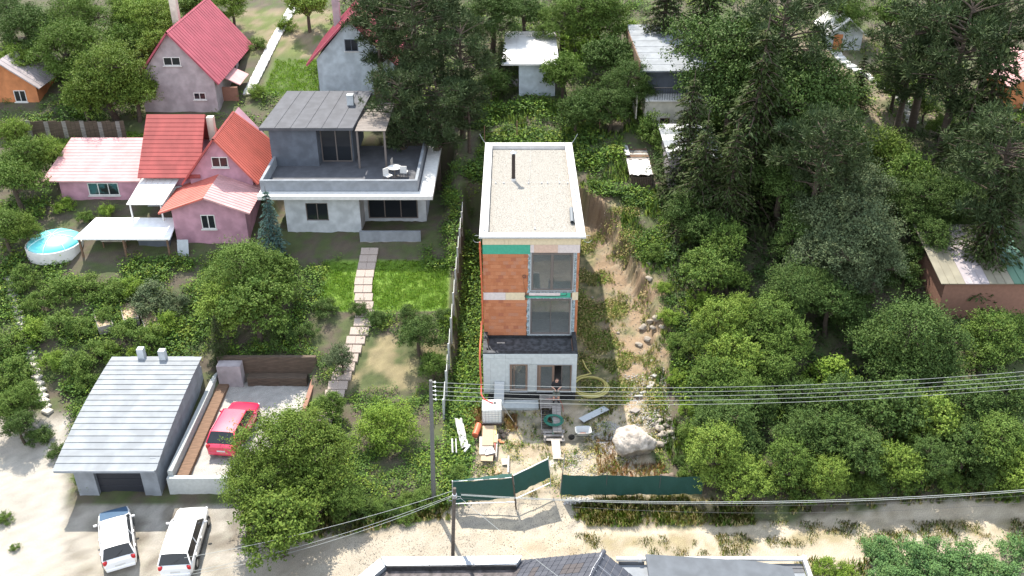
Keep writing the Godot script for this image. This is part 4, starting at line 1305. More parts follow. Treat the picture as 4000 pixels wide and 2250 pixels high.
	rr.tube([V(-2.0, -0.22, 3.0), V(-2.08, -0.24, 3.45), V(-2.2, -0.27, 3.95)], 0.19, 14)
	solo("red_drum", rr, M.pipe_orange, "faded red plastic drum lying in the brambles below the tank", "drum")
	plank("red_tube", V(-0.97, -0.32, 3.75), V(-1.04, -0.5, 5.3), 0.09, 0.09, M.red_plastic, "long red tube lying beside the board stack", "tube")
	plank("batten", V(-0.86, -0.36, 3.7), V(-0.93, -0.52, 5.6), 0.09, 0.05, M.wood_pale, "pale batten lying beside the long red tube", "batten")
	plank("batten", V(-0.2, -0.6, 5.35), V(-0.22, -0.66, 6.75), 0.11, 0.03, M.wood_pale, "pale batten lying near the left net fence post", "batten")
	for q in [[0.06, 3.95, 0.42, 0.28, 0.6, "ply_yellow", "yellow board offcut lying on the sand"], [0.22, 4.32, 0.46, 0.16, -0.25, "osb", "brown board offcut lying on the sand"], [-0.42, 5.75, 0.36, 0.62, 0.1, "wood_pale", "pale square offcut beside the batten near the net fence"], [-1.05, 6.5, 0.75, 0.62, 0.5, "osb", "tilted brown slab lying by the brambles near the net fence"], [-0.75, 3.9, 0.2, 0.3, 0.2, "brick0", "broken red brick piece beside the weed"], [-0.6, 4.12, 0.3, 0.16, -0.3, "brick2", "flat red brick piece beside the weed"]]:
		var b := MB.new()
		b.box(Transform3D(Basis(Vector3.UP, q[4]) * Basis(Vector3.RIGHT, rnd(-0.1, 0.1)), V(q[0], ground(q[0], q[1]) + 0.05, q[1])), V(q[2], 0.045, q[3]), 0.008)
		solo("offcut", b, M[q[5]], q[6], "offcut")
	# white plastic sheets and profiles in the brambles
	var cl := MB.new()
	var rws := []
	for i in 12:
		var row := []
		for j in 6:
			var tt := i / 11.0
			row.append(V(-3.45 + 0.5 * tt + j * 0.09, 0.02 - 0.25 * tt + 0.08 * sin(i * 2.1 + j * 1.7) + 0.05 * cos(j * 3.0 + i), 2.7 + 2.4 * tt))
		rws.append(row)
	cl.grid(rws)
	solo("plastic_sheet", cl, M.curtain, "crumpled white plastic sheet lying on the brambles by the panel fence", "sheet")
	plank("white_profile", V(-3.5, 0.02, 4.6), V(-3.42, -0.2, 5.6), 0.10, 0.08, M.curtain, "long white plastic profile beside the crumpled sheet", "profile", "white profiles in the brambles")
	plank("white_profile", V(-3.28, 0.02, 4.6), V(-3.2, -0.2, 5.6), 0.07, 0.08, M.curtain, "long white plastic profile beside the crumpled sheet", "profile", "white profiles in the brambles")
	plank("white_tube", V(-2.45, -0.1, 5.0), V(-2.75, -0.2, 5.5), 0.12, 0.10, M.roof_white, "short white tube sticking out of the brambles", "tube")

func bxp_thing(called: String, lo: Vector3, hi: Vector3, mat: Material, label: String, category: String, group := "") -> MeshInstance3D:
	var b := MB.new()
	b.bx(lo, hi, 0.008)
	return solo(called, b, mat, label, category, group)

func coil(called: String, at: Vector3, r0: float, r1: float, turns: int, rad: float, mat: Material, label: String, sd: int, tail: Array) -> void:
	rng.seed = sd
	var path := []
	for i in turns * 22:
		var an := TAU * i / 22.0 - PI / 2
		var k := 0.5 + 0.5 * sin(i * 0.13 + 0.4 * sin(i * 0.05))
		var r := lerpf(r0, r1, k)
		path.append(at + V(cos(an) * r * 1.06 + 0.05 * sin(i * 0.11), rad + rad * 1.2 * (i / 22.0 / turns) * 2.0 + 0.02 * sin(i * 0.31), sin(an) * r))
	for q in tail:
		path.append(q)
	var mb := MB.new()
	mb.tube(path, rad, 8)
	solo(called, mb, mat, label, "hose")

func rock_mesh(sd: int, cuts: int, detail: int, rough: float) -> ArrayMesh:
	# a ball cut by random planes and weathered
	rng.seed = sd
	var planes := []
	for i in cuts:
		var d := rdir()
		planes.append([d, rnd(0.62, 0.95)])
	var mb := MB.new()
	var rows := []
	for i in detail + 1:
		var row := []
		var th := PI * i / detail
		for j in detail * 2:
			var ph := TAU * j / (detail * 2)
			var d := V(sin(th) * cos(ph), cos(th), sin(th) * sin(ph))
			var r := 1.0
			for pl in planes:
				var k: float = d.dot(pl[0])
				if k > 0.05: r = minf(r, pl[1] / k)
			r *= 1.0 + noise.get_noise_3d(d.x * 60.0 + sd, d.y * 60.0, d.z * 60.0) * rough + noise.get_noise_3d(d.x * 190.0, d.y * 190.0 + sd, d.z * 190.0) * rough * 0.5
			row.append(d * r)
		rows.append(row)
	mb.grid(rows, true)
	return mb.mesh()

func build_stones() -> void:
	solo("boulder", rock_mesh(601, 9, 46, 0.16), M.stone, "huge pale limestone boulder lying in the yard behind the net fence", "boulder", "", Transform3D(Basis(Vector3.UP, 0.5).scaled(V(1.32, 0.98, 1.22)), V(7.15, -0.05, 4.75)))
	rng.seed = 610
	var ms := []
	for i in 5:
		ms.append(rock_mesh(620 + i, 14, 9, 0.34))
	var put := func(x: float, z: float, s: float, mat: Material, label: String, group: String):
		solo("stone", ms[rng.randi() % 5], mat, label, "stone", group, Transform3D(Basis(rdir(), rnd(0, TAU)).scaled(V(s, s * rnd(0.6, 0.8), s * rnd(0.8, 1.1))), V(x, ground(x, z) + s * 0.35, z)))
	for q in [[8.9, 3.0, 0.3], [9.3, 2.7, 0.22], [8.6, 2.6, 0.2], [9.0, 2.3, 0.2], [9.5, 3.3, 0.24], [8.8, 3.6, 0.22], [9.6, 2.2, 0.18], [8.4, 2.1, 0.16], [9.1, 3.5, 0.28], [8.7, 4.4, 0.3], [9.0, 1.8, 0.14], [8.3, 1.6, 0.13]]:
		put.call(q[0], q[1], q[2], M.stone_small, "pale rough stone in the rubble behind the big boulder", "rubble stones behind the boulder")
	for q in [[8.9, -6.4, 0.30], [9.4, -6.6, 0.26], [9.8, -6.3, 0.32], [9.5, -5.8, 0.24], [9.1, -5.3, 0.28], [10.0, -5.4, 0.2], [8.5, -4.9, 0.26]]:
		put.call(q[0], q[1], q[2], M.stone_small, "pale stone in the small heap at the edge of the eroded bank", "stones heaped at the bank edge")
	for q in [[9.3, -12.0, 0.24], [9.7, -10.9, 0.2], [9.6, -9.6, 0.25], [9.2, -3.2, 0.22], [7.2, -6.2, 0.16], [6.1, -1.6, 0.13], [5.7, -9.9, 0.11]]:
		put.call(q[0], q[1], q[2], M.stone_small, "single pale stone lying on the clay slope beside the house", "stones on the clay slope")
	for q in [[8.6, 7.2, 0.42], [9.0, 7.0, 0.3]]:
		put.call(q[0], q[1], q[2], M.stone_dark, "reddish brown rock just behind the net fence", "brown rocks behind the net fence")
	for q in [[-0.62, 3.1, 0.17], [-0.35, 3.25, 0.15], [-0.5, 3.5, 0.18], [-0.2, 3.0, 0.14]]:
		put.call(q[0], q[1], q[2], M.stone_dark, "dark grey stone lying beside the water tank", "stones beside the water tank")
	# broken slabs
	for q in [[7.6, 1.3, 0.5, 0.5, 0.75, "wood_grey", "flat grey slab lying on the rubble above the boulder"], [8.3, -0.5, 0.42, 0.22, 0.3, "rubble", "broken pale slab tipped on the rubble heap"], [8.8, -0.9, 0.38, 0.6, -0.5, "rubble", "large broken pale slab on top of the rubble heap"], [8.0, -0.2, 0.5, 0.16, -0.15, "rubble", "narrow pale slab at the foot of the rubble heap"], [9.1, -1.5, 0.3, 0.25, 0.9, "rubble", "small broken slab at the back of the rubble heap"], [8.4, -1.2, 0.26, 0.3, 0.2, "stone_small", "square tan slab piece on the rubble heap"]]:
		var b := MB.new()
		b.box(Transform3D(Basis(Vector3.UP, q[4]) * Basis(Vector3.RIGHT, rnd(-0.3, 0.35)) * Basis(Vector3.BACK, rnd(-0.2, 0.2)), V(q[0], ground(q[0], q[1]) + 0.14, q[1])), V(q[2], 0.08, q[3]), 0.02)
		solo("slab", b, M[q[5]], q[6], "slab")
	# crushed stone
	for q in [["gravel_heap", "white crushed stone spread behind the boulder", 4.9, 6.6, 2.4, 5.2, 2600, 0.02, 0.055, "rubble"], ["gravel_scatter", "white gravel and chips scattered over the sunny yard", 2.9, 7.4, 4.6, 8.2, 2600, 0.012, 0.04, "pebble"], ["rubble_scatter", "pale rubble chips between the larger stones", 7.2, 9.8, -2.2, 4.2, 1100, 0.02, 0.07, "rubble"], ["chip_scatter", "small chips and clods on the eroded clay bank", 6.2, 9.9, -17.0, -0.5, 1500, 0.012, 0.05, "stone_small"], ["road_gravel", "grey gravel scattered on the entry and the dirt road", -9.0, 4.0, 8.6, 13.5, 3400, 0.01, 0.028, "pebble_grey"], ["gate_rubble", "white plaster rubble lying under the net fence beside the gateway", 2.9, 4.6, 8.35, 8.75, 260, 0.03, 0.10, "rubble"]]:
		rng.seed = hash(q[0])
		var mm := MultiMesh.new()
		mm.transform_format = MultiMesh.TRANSFORM_3D
		mm.mesh = rock_mesh(640, 7, 4, 0.1)
		mm.instance_count = q[6]
		for i in q[6]:
			var x := rnd(q[2], q[3])
			var z := rnd(q[4], q[5])
			if q[0] == "gravel_heap":
				var an := rnd(0, TAU)
				var k := sqrt(rng.randf())
				x = 5.75 + cos(an) * k * 1.0
				z = 3.6 + sin(an) * k * 1.5
			var s := rnd(q[7], q[8])
			mm.set_instance_transform(i, Transform3D(Basis(rdir(), rnd(0, TAU)).scaled(V(s, s * 0.7, s)), V(x, ground(x, z) + s * 0.3, z)))
		var o := MultiMeshInstance3D.new()
		o.name = q[0]
		o.multimesh = mm
		o.material_override = M[q[9]]
		add_child(o)
		tag(o, q[1], "", "", "stuff")

# ---------------------------------------------------------------- fences, poles, wires
func net_panel(parent: Node3D, a_top: Vector3, b_top: Vector3, a_low: Vector3, b_low: Vector3, sag: float, sd: int) -> void:
	rng.seed = sd
	var mb := MB.new()
	var cols := 30
	var rows := []
	var out := (b_top - a_top).cross(Vector3.UP).normalized()
	for i in 9:
		var t := i / 8.0
		var row := []
		for j in cols + 1:
			var s := j / float(cols)
			var q := a_top.lerp(b_top, s).lerp(a_low.lerp(b_low, s), t)
			var belly := sin(s * PI)
			q.y -= sag * belly * (1.0 - t) + (0.03 * sin(s * 7.0 + sd) + 0.02 * sin(s * 17.0 + 2.0 * sd)) * t * belly
			q += out * (0.035 * sin(s * 11.0 + t * 3.0 + sd * 1.7) * belly + 0.025 * sin(s * 26.0 - t * 5.0 + sd) * t + 0.05 * belly * sin(t * PI))
			row.append(q)
		rows.append(row)
	mb.grid(rows)
	part("shade_net", mb, M.net, parent)

func post(called: String, parent: Node3D, a: Vector3, b: Vector3, r: float, mat: Material) -> void:
	var mb := MB.new()
	mb.rod(a, b, r, 8)
	part(called, mb, mat, parent)

func build_fences() -> void:
	var f := thing("net_fence", "dark green shade net fence between the wooden pole and the open gate", "fence", V(-1.6, -1.4, 9.0))
	var o := f.position
	net_panel(f, V(-3.25, 0.62, 9.0) - o, V(0.05, 0.92, 9.0) - o, V(-3.3, -0.86, 9.05) - o, V(0.16, -0.42, 9.05) - o, 0.05, 3)
	post("post", f, V(-3.27, -1.6, 9.02) - o, V(-3.22, 0.7, 9.0) - o, 0.03, M.galva)
	post("rail", f, V(-3.27, -0.92, 9.03) - o, V(0.15, -0.78, 9.05) - o, 0.03, M.white_plastic)
	post("rail", f, V(-3.25, 0.63, 8.99) - o, V(0.05, 0.93, 8.99) - o, 0.018, M.galva)
	post("post", f, V(0.26, -1.7, 9.02) - o, V(0.02, 1.08, 9.0) - o, 0.045, M.wood_dark)
	var fl := MB.new()
	var rows := []
	for i in 4:
		var row := []
		for j in 20:
			var s := j / 19.0
			row.append(V(lerpf(-3.25, 0.0, s), lerpf(0.64, 0.94, s) + 0.03 * sin(j * 1.3) - 0.01 * i, 9.0 - i * 0.09 * (0.4 + s)) - o)
		rows.append(row)
	fl.grid(rows)
	part("folded_net", fl, M.net, f)
	var g := thing("gate", "open gate leaf of pipe and green shade net swung into the yard", "gate", V(0.2, -1.4, 8.95))
	o = g.position
	net_panel(g, V(0.06, 0.98, 8.95) - o, V(1.98, 1.35, 8.0) - o, V(0.18, -0.25, 8.97) - o, V(2.12, 0.05, 8.0) - o, 0.0, 5)
	post("gate_post", g, V(0.24, -1.0, 8.95) - o, V(0.05, 1.02, 8.94) - o, 0.028, M.galva)
	post("gate_post", g, V(2.16, -0.62, 7.98) - o, V(1.97, 1.5, 7.98) - o, 0.028, M.galva)
	post("gate_rail", g, V(0.05, 1.0, 8.93) - o, V(1.98, 1.38, 7.98) - o, 0.03, M.white_plastic)
	post("gate_rail", g, V(0.22, -0.62, 8.95) - o, V(2.13, -0.35, 7.98) - o, 0.03, M.white_plastic)
	var r := thing("net_fence", "long dark green shade net fence from the gateway to the leafy bushes", "fence", V(6.6, -1.3, 8.35))
	o = r.position
	var px := [2.72, 5.18, 8.12, 10.5]
	for i in 3:
		net_panel(r, V(px[i], 0.58 - 0.04 * i, 8.34) - o, V(px[i + 1], 0.54 - 0.04 * i, 8.34) - o, V(px[i] - 0.02, -0.85, 8.4) - o, V(px[i + 1], -0.88 + 0.05 * i, 8.4) - o, 0.09, 11 + i)
	for i in 4:
		post("post", r, V(px[i], -1.6, 8.37) - o, V(px[i] + 0.03, 0.66 - 0.04 * i, 8.34) - o, 0.022, M.wire_dark if i else M.wood_dark)
	post("gate_post", r, V(2.62, -1.5, 8.3) - o, V(2.95, 0.9, 7.0) - o, 0.03, M.wood_grey)
	plank("white_beam", V(-3.0, -1.32, 8.75), V(-1.1, -1.3, 8.62), 0.16, 0.1, M.roof_white, "white flaking beam lying under the net fence", "beam")
	# concrete panel fence along the neighbour's garden
	var pf := thing("panel_fence", "grey concrete panel fence along the bramble strip beside the house", "fence", V(-3.9, 0, -6.0))
	o = pf.position
	for i in 9:
		var z0 := 2.0 - i * 2.05
		var z1 := z0 - 1.95
		var xa := -4.15 + 0.06 * i
		var ya := maxf(ground(xa, z0), ground(xa, z1))
		for k in 3:
			var mb := MB.new()
			mb.box(Transform3D(Basis(Vector3.UP, 0.03), V(xa, ya + 0.22 + k * 0.42, (z0 + z1) * 0.5) - o), V(0.05, 0.41, 1.95), 0.008)
			part("panel", mb, M.concrete, pf)
		var pm := MB.new()
		pm.bx(V(xa - 0.06, ya - 0.6, z0 + 0.0) - o, V(xa + 0.06, ya + 1.4, z0 + 0.1) - o, 0.01)
		part("post", pm, M.concrete, pf)
	# rear wire fence behind the house
	var wf := thing("wire_fence", "sagging wire fence on rusty posts behind the unfinished house", "fence", V(2.0, 7.2, -24.5))
	o = wf.position
	for q in [[0.4, -24.3], [4.0, -25.3], [-2.2, -23.6], [7.2, -26.0]]:
		post("post", wf, V(q[0], ground(q[0], q[1]) - 0.3, q[1]) - o, V(q[0], ground(q[0], q[1]) + 1.7, q[1]) - o, 0.035, M.wall_brown)
	for k in 3:
		var mb := MB.new()
		mb.tube([V(-2.2, 7.9 + k * 0.4, -23.6) - o, V(0.4, 7.8 + k * 0.45, -24.3) - o, V(4.0, 8.1 + k * 0.45, -25.3) - o, V(7.2, 8.3 + k * 0.4, -26.0) - o], 0.006, 4)
		part("strand", mb, M.wire_dark, wf)

func wire(called: String, a: Vector3, b: Vector3, sag: float, r: float, mat: Material, label: String, group: String) -> void:
	var path := []
	for i in 25:
		var t := i / 24.0
		path.append(a.lerp(b, t) + Vector3.DOWN * sag * 4.0 * t * (1.0 - t))
	var mb := MB.new()
	mb.tube(path, r, 5)
	solo(called, mb, mat, label, "wire", group)

func build_poles() -> void:
	var p := thing("wooden_pole", "weathered wooden utility pole at the edge of the dirt road", "pole", V(-3.06, -1.7, 13.5))
	var mb := MB.new()
	mb.tube([V(0, -0.4, 0), V(0.14, 2.9, 0), V(0.30, 5.92, 0)], [0.10, 0.09, 0.078], 12)
	part("shaft", mb, M.pole_wood, p)
	var br := MB.new()
	br.lathe([Vector2(0.12, -0.12), Vector2(0.13, 0.0), Vector2(0.12, 0.1), Vector2(0.08, 0.1)], Transform3D(Basis(), V(0.285, 5.45, 0)), 14)
	br.tube([V(0.12, 5.5, 0.05), V(0.0, 5.38, 0.08), V(0.02, 5.2, 0.1), V(0.16, 5.2, 0.08)], 0.014, 5)
	br.tube([V(0.4, 5.45, 0.05), V(0.58, 5.42, 0.05), V(0.55, 5.3, 0.06), V(0.36, 5.26, 0.05)], 0.014, 5)
	part("bracket", br, M.steel, p)
	var q := thing("concrete_pole", "tall grey concrete power pole standing in the hedge beside the net fence", "pole", V(-4.35, -1.45, 8.6))
	var sh := MB.new()
	sh.tube([V(0, -0.4, 0), V(0.1, 4.0, 0), V(0.2, 8.5, 0)], [0.14, 0.115, 0.085], 12)
	part("shaft", sh, M.pole_concrete, q)
	for k in 5:
		var y := 8.42 - k * 0.27
		var ar := MB.new()
		ar.rod(V(0.18, y, 0.0), V(0.42, y, 0.06), 0.018)
		ar.lathe([Vector2(0.03, -0.05), Vector2(0.055, 0.0), Vector2(0.03, 0.07), Vector2(0.0, 0.08)], Transform3D(Basis(), V(0.42, y, 0.06)), 8)
		part("insulator", ar, M.white_plastic, q)
	for k in 5:
		wire("power_line", V(-3.95, 6.97 - k * 0.27, 8.66), V(46.0, 10.4 - k * 0.27, 8.0), 1.75, 0.009, M.wire, ["topmost", "second highest", "middle", "second lowest", "lowest"][k] + " pale power line running from the concrete pole over the wood", "power lines from the concrete pole")
	for k in 2:
		wire("phone_line", V(-2.45, 3.86 - k * 0.05, 13.55), V(42.0, 6.6 - k * 0.05, 13.2), 1.65 + k * 0.06, 0.013, M.wire, "pale cable running from the wooden pole along the dirt road", "cables from the wooden pole along the road")
	for k in 2:
		wire("thin_line", V(-2.5, 3.9 - k * 0.3, 13.5), V(42.0, 6.4 - k * 0.2, 13.3), 1.9 + k * 0.25, 0.007, M.wire_dark, "thin dark cable running from the wooden pole along the road", "thin cables from the wooden pole")
	for k in 3:
		wire("service_line", V(-2.85, [4.05, 3.78, 3.7][k], 13.5), V(-16.5, [-0.9, -1.9, -2.1][k] + 0.6, 13.6), 0.35 + 0.1 * k, 0.010, M.wire, "pale service cable running from the wooden pole down towards the parked cars", "service cables from the wooden pole")
	wire("drop_line", V(-2.5, 3.66, 13.56), V(3.4, 2.2, 18.5), 0.1, 0.010, M.wire, "thin cable dropping from the wooden pole to the tiled roof", "")

# ---------------------------------------------------------------- the person at the door
func capsule_field(bones: Array, q: Vector3, blend: float) -> float:
	var d := 9.0
	for b in bones:
		var a: Vector3 = b[0]
		var ab: Vector3 = b[1] - a
		var t := clampf((q - a).dot(ab) / maxf(ab.length_squared(), 1e-6), 0.0, 1.0)
		var k := (q - a - ab * t)
		if b.size() > 4: k *= b[4]
		var e := k.length() - lerpf(b[2], b[3], t)
		var h := maxf(blend - absf(d - e), 0.0) / blend
		d = minf(d, e) - h * h * blend * 0.25
	return d

func nets(mb: MB, bones: Array, cell: float, blend: float, keep = null) -> void:
	var lo := Vector3.ONE * 1e9
	var hi := -lo
	for b in bones:
		for k in 2:
			var r: float = b[2 + k] * 1.5 + cell * 2
			lo = lo.min(b[k] - Vector3.ONE * r)
			hi = hi.max(b[k] + Vector3.ONE * r)
	var n := Vector3i(((hi - lo) / cell).ceil()) + Vector3i.ONE
	var val := PackedFloat32Array()
	val.resize(n.x * n.y * n.z)
	for z in n.z:
		for y in n.y:
			for x in n.x:
				var q := lo + V(x, y, z) * cell
				var d := capsule_field(bones, q, blend)
				if keep != null: d = maxf(d, keep.call(q))
				val[(z * n.y + y) * n.x + x] = d
	var at := {}
	var off := [Vector3i(0, 0, 0), Vector3i(1, 0, 0), Vector3i(0, 1, 0), Vector3i(1, 1, 0), Vector3i(0, 0, 1), Vector3i(1, 0, 1), Vector3i(0, 1, 1), Vector3i(1, 1, 1)]
	for z in n.z - 1:
		for y in n.y - 1:
			for x in n.x - 1:
				var i0 := (z * n.y + y) * n.x + x
				var sum := Vector3.ZERO
				var cnt := 0
				var vs := []
				for k in 8:
					vs.append(val[i0 + off[k].x + off[k].y * n.x + off[k].z * n.x * n.y])
				var pos := 0
				for k in 8:
					if vs[k] > 0.0: pos += 1
				if pos == 0 or pos == 8:
					continue
				for e in [[0, 1], [2, 3], [4, 5], [6, 7], [0, 2], [1, 3], [4, 6], [5, 7], [0, 4], [1, 5], [2, 6], [3, 7]]:
					if (vs[e[0]] > 0.0) != (vs[e[1]] > 0.0):
						var t: float = vs[e[0]] / (vs[e[0]] - vs[e[1]])
						sum += Vector3(off[e[0]]).lerp(Vector3(off[e[1]]), t)
						cnt += 1
				var q := lo + (V(x, y, z) + sum / cnt) * cell
				var g := V(vs[1] + vs[3] + vs[5] + vs[7] - vs[0] - vs[2] - vs[4] - vs[6], vs[2] + vs[3] + vs[6] + vs[7] - vs[0] - vs[1] - vs[4] - vs[5], vs[4] + vs[5] + vs[6] + vs[7] - vs[0] - vs[1] - vs[2] - vs[3]).normalized()
				at[i0] = mb.p(q, g)
	for z in range(1, n.z - 1):
		for y in range(1, n.y - 1):
			for x in range(1, n.x - 1):
				var i0 := (z * n.y + y) * n.x + x
				var st := [1, n.x, n.x * n.y]
				for k in 3:
					if (val[i0] > 0.0) != (val[i0 + st[k]] > 0.0):
						var u: int = st[(k + 1) % 3]
						var w: int = st[(k + 2) % 3]
						var c := [at.get(i0 - u - w, -1), at.get(i0 - w, -1), at.get(i0, -1), at.get(i0 - u, -1)]
						if c.min() < 0: continue
						if val[i0] > 0.0:
							mb.ix.append_array([c[0], c[1], c[2], c[0], c[2], c[3]])
						else:
							mb.ix.append_array([c[0], c[2], c[1], c[0], c[3], c[2]])

func build_person() -> void:
	var m := thing("person", "person in black t-shirt and grey shorts holding a remote controller at the door", "person", V(2.72, 0.003, 0.98))
	# feet at y 0, facing +z, head bowed over the hands
	var hip := 0.90
	var b := MB.new()
	var body := []
	for s in [-1.0, 1.0]:
		body.append([V(s * 0.10, hip, 0.0), V(s * 0.13, 0.50, 0.02), 0.088, 0.060])
		body.append([V(s * 0.13, 0.50, 0.02), V(s * 0.14, 0.30, -0.01), 0.062, 0.060])
		body.append([V(s * 0.14, 0.30, -0.01), V(s * 0.145, 0.08, 0.0), 0.058, 0.038])
		body.append([V(s * 0.20, 1.42, -0.01), V(s * 0.27, 1.15, 0.02), 0.062, 0.046])
		body.append([V(s * 0.27, 1.15, 0.02), V(s * 0.09, 1.08, 0.24), 0.045, 0.031])
	body.append([V(0, 0.95, 0), V(0, 1.15, 0.0), 0.15, 0.145])
	body.append([V(0, 1.15, 0), V(0, 1.38, -0.01), 0.145, 0.15])
	body.append([V(-0.13, 1.40, -0.01), V(0.13, 1.40, -0.01), 0.085, 0.085])
	body.append([V(0, 1.44, 0.0), V(0.01, 1.56, 0.045), 0.058, 0.055])
	nets(b, body, 0.022, 0.05)
	var head := []
	var hc := V(0.015, 1.655, 0.075)
	head.append([hc + V(0, 0.03, -0.02), hc + V(0, -0.01, 0.0), 0.092, 0.088])
	head.append([hc + V(0, -0.05, 0.045), hc + V(0, -0.085, 0.06), 0.055, 0.034])
	head.append([hc + V(0, -0.005, 0.085), hc + V(0, -0.04, 0.112), 0.012, 0.016])
	for s in [-1.0, 1.0]:
		head.append([hc + V(s * 0.09, -0.01, 0.0), hc + V(s * 0.095, -0.035, -0.005), 0.016, 0.012])
		head.append([hc + V(s * 0.03, 0.02, 0.082), hc + V(s * 0.045, 0.022, 0.078), 0.014, 0.012])
	nets(b, head, 0.010, 0.02)
	for s in [-1.0, 1.0]:
		var hd := []
		var w := V(s * 0.095, 1.08, 0.235)
		hd.append([w, w + V(-s * 0.015, -0.005, 0.075), 0.030, 0.036])
		for k in 4:
			var root := w + V(-s * 0.015 + s * (0.027 - k * 0.018), -0.005, 0.085)
			var ln := [0.030, 0.036, 0.034, 0.026][k] as float
			hd.append([root, root + V(0, -0.012, ln), 0.0095, 0.009])
			hd.append([root + V(0, -0.012, ln), root + V(-s * 0.01, -0.035, ln + 0.012), 0.009, 0.008])
		hd.append([w + V(-s * 0.03, 0.015, 0.03), w + V(-s * 0.05, 0.038, 0.065), 0.012, 0.010])
		hd.append([w + V(-s * 0.05, 0.038, 0.065), w + V(-s * 0.048, 0.036, 0.095), 0.010, 0.009])
		nets(b, hd, 0.006, 0.010)
	part("body", b, M.skin, m)
	var hair := MB.new()
	nets(hair, [[hc + V(0, 0.045, -0.03), hc + V(0, 0.0, -0.045), 0.093, 0.085]], 0.012, 0.02, func(q): return (q - hc).dot(V(0, -0.6, 0.8)) - 0.028)
	part("hair", hair, M.hair, m)
	var sg := MB.new()
	sg.box(Transform3D(Basis(Vector3.RIGHT, 0.2), hc + V(0, 0.018, 0.09)), V(0.13, 0.03, 0.02), 0.006)
	part("sunglasses", sg, M.dark_plastic, m)
	var shirt := MB.new()
	var sb := []
	for s in [-1.0, 1.0]:
		sb.append([V(s * 0.20, 1.42, -0.01), V(s * 0.255, 1.22, 0.01), 0.082, 0.072])
	sb.append([V(0, 0.86, 0.0), V(0, 1.15, 0.0), 0.178, 0.165])
	sb.append([V(0, 1.15, 0), V(0, 1.38, -0.01), 0.165, 0.165])
	sb.append([V(-0.14, 1.41, -0.01), V(0.14, 1.41, -0.01), 0.098, 0.098])
	nets(shirt, sb, 0.022, 0.05, func(q): return maxf(0.80 - q.y, q.y - 1.505))
	part("shirt", shirt, M.shirt, m)
	var sh := MB.new()
	var hb := []
	for s in [-1.0, 1.0]:
		hb.append([V(s * 0.085, 0.90, 0.0), V(s * 0.13, 0.46, 0.02), 0.125, 0.105])
	nets(sh, hb, 0.022, 0.03, func(q): return maxf(0.47 - q.y, q.y - 0.95))
	part("shorts", sh, M.shorts, m)
	for s in [-1.0, 1.0]:
		var f := MB.new()
		nets(f, [[V(s * 0.145, 0.055, -0.05), V(s * 0.175, 0.045, 0.16), 0.052, 0.045], [V(s * 0.145, 0.10, -0.02), V(s * 0.145, 0.05, 0.0), 0.052, 0.05]], 0.014, 0.03, func(q): return 0.002 - q.y)
		part("shoe", f, M.shirt, m)
	var rc := thing("remote_controller", "black remote controller held in the person's hands", "controller", V(2.72, 1.075, 1.30))
	var rb := MB.new()
	rb.box(Transform3D(Basis(Vector3.RIGHT, 0.35), V(0, 0, 0)), V(0.16, 0.035, 0.09), 0.014)
	part("case", rb, M.dark_plastic, rc)
	var ph := MB.new()
	ph.box(Transform3D(Basis(Vector3.RIGHT, 0.9), V(0, 0.05, 0.06)), V(0.145, 0.010, 0.07), 0.004)
	part("screen", ph, M.black_metal, rc)

# ---------------------------------------------------------------- neighbours
func shifted(h: Node3D) -> void:
	var inv := h.transform.affine_inverse()
	for ch in h.get_children():
		(ch as Node3D).transform = inv * (ch as Node3D).transform

func slope(called: String, pts: Array, thick: float, mat: Material, parent: Node3D, ribs := 0, step := 0.5) -> MeshInstance3D:
	# roof plane pts = [low a, low b, high b, high a]; ribs 1 run up the slope, 2 run along it
	var mb := MB.new()
	mb.slab(pts, thick)
	if ribs:
		var a: Vector3 = pts[0]
		var b: Vector3 = pts[1]
		var c: Vector3 = pts[2]
		var d: Vector3 = pts[3]
		var nn := (c - a).cross(b - a).normalized()
		if nn.y < 0: nn = -nn
		if ribs == 1:
			var m := int(maxf(a.distance_to(b), c.distance_to(d)) / step)
			for i in range(1, m):
				var t := float(i) / m
				mb.tube([a.lerp(b, t) + nn * 0.01, d.lerp(c, t) + nn * 0.01], 0.022, 5)
		else:
			var m := int(a.distance_to(d) / step)
			for i in range(1, m):
				var t := float(i) / m
				mb.tube([a.lerp(d, t) + nn * 0.004, b.lerp(c, t) + nn * 0.004], 0.018, 5)
	return part(called, mb, mat, parent)

func gable_walls(parent: Node3D, x0: float, x1: float, z0: float, z1: float, y0: float, ye: float, yr: float, mat: Material) -> MeshInstance3D:
	# z0 is the front (towards the road); ridge along z
	var mb := MB.new()
	var xm := (x0 + x1) * 0.5
	mb.prism([Vector2(x0, y0), Vector2(x1, y0), Vector2(x1, ye), Vector2(xm, yr), Vector2(x0, ye)], Transform3D(Basis(), V(0, 0, (z0 + z1) * 0.5)), absf(z1 - z0))
	return part("wall", mb, mat, parent)

func front_window(parent: Node3D, x0: float, x1: float, y0: float, y1: float, z: float, splits := 1, frame: Material = null, sill := true) -> void:
	var sp := []
	for i in splits:
		var x := lerpf(x0, x1, (i + 1.0) / (splits + 1))
		sp.append([x - 0.03, x + 0.03])
	var w := window_unit(parent, "window", x0, x1, y0, y1, z + 0.04, sp, 0.06, frame if frame else M.slab_white, M.car_glass, 0.07)
	if sill:
		bxp("sill", V(x0 - 0.08, y0 - 0.07, z - 0.02), V(x1 + 0.08, y0 - 0.01, z + 0.14), M.slab_white, w)

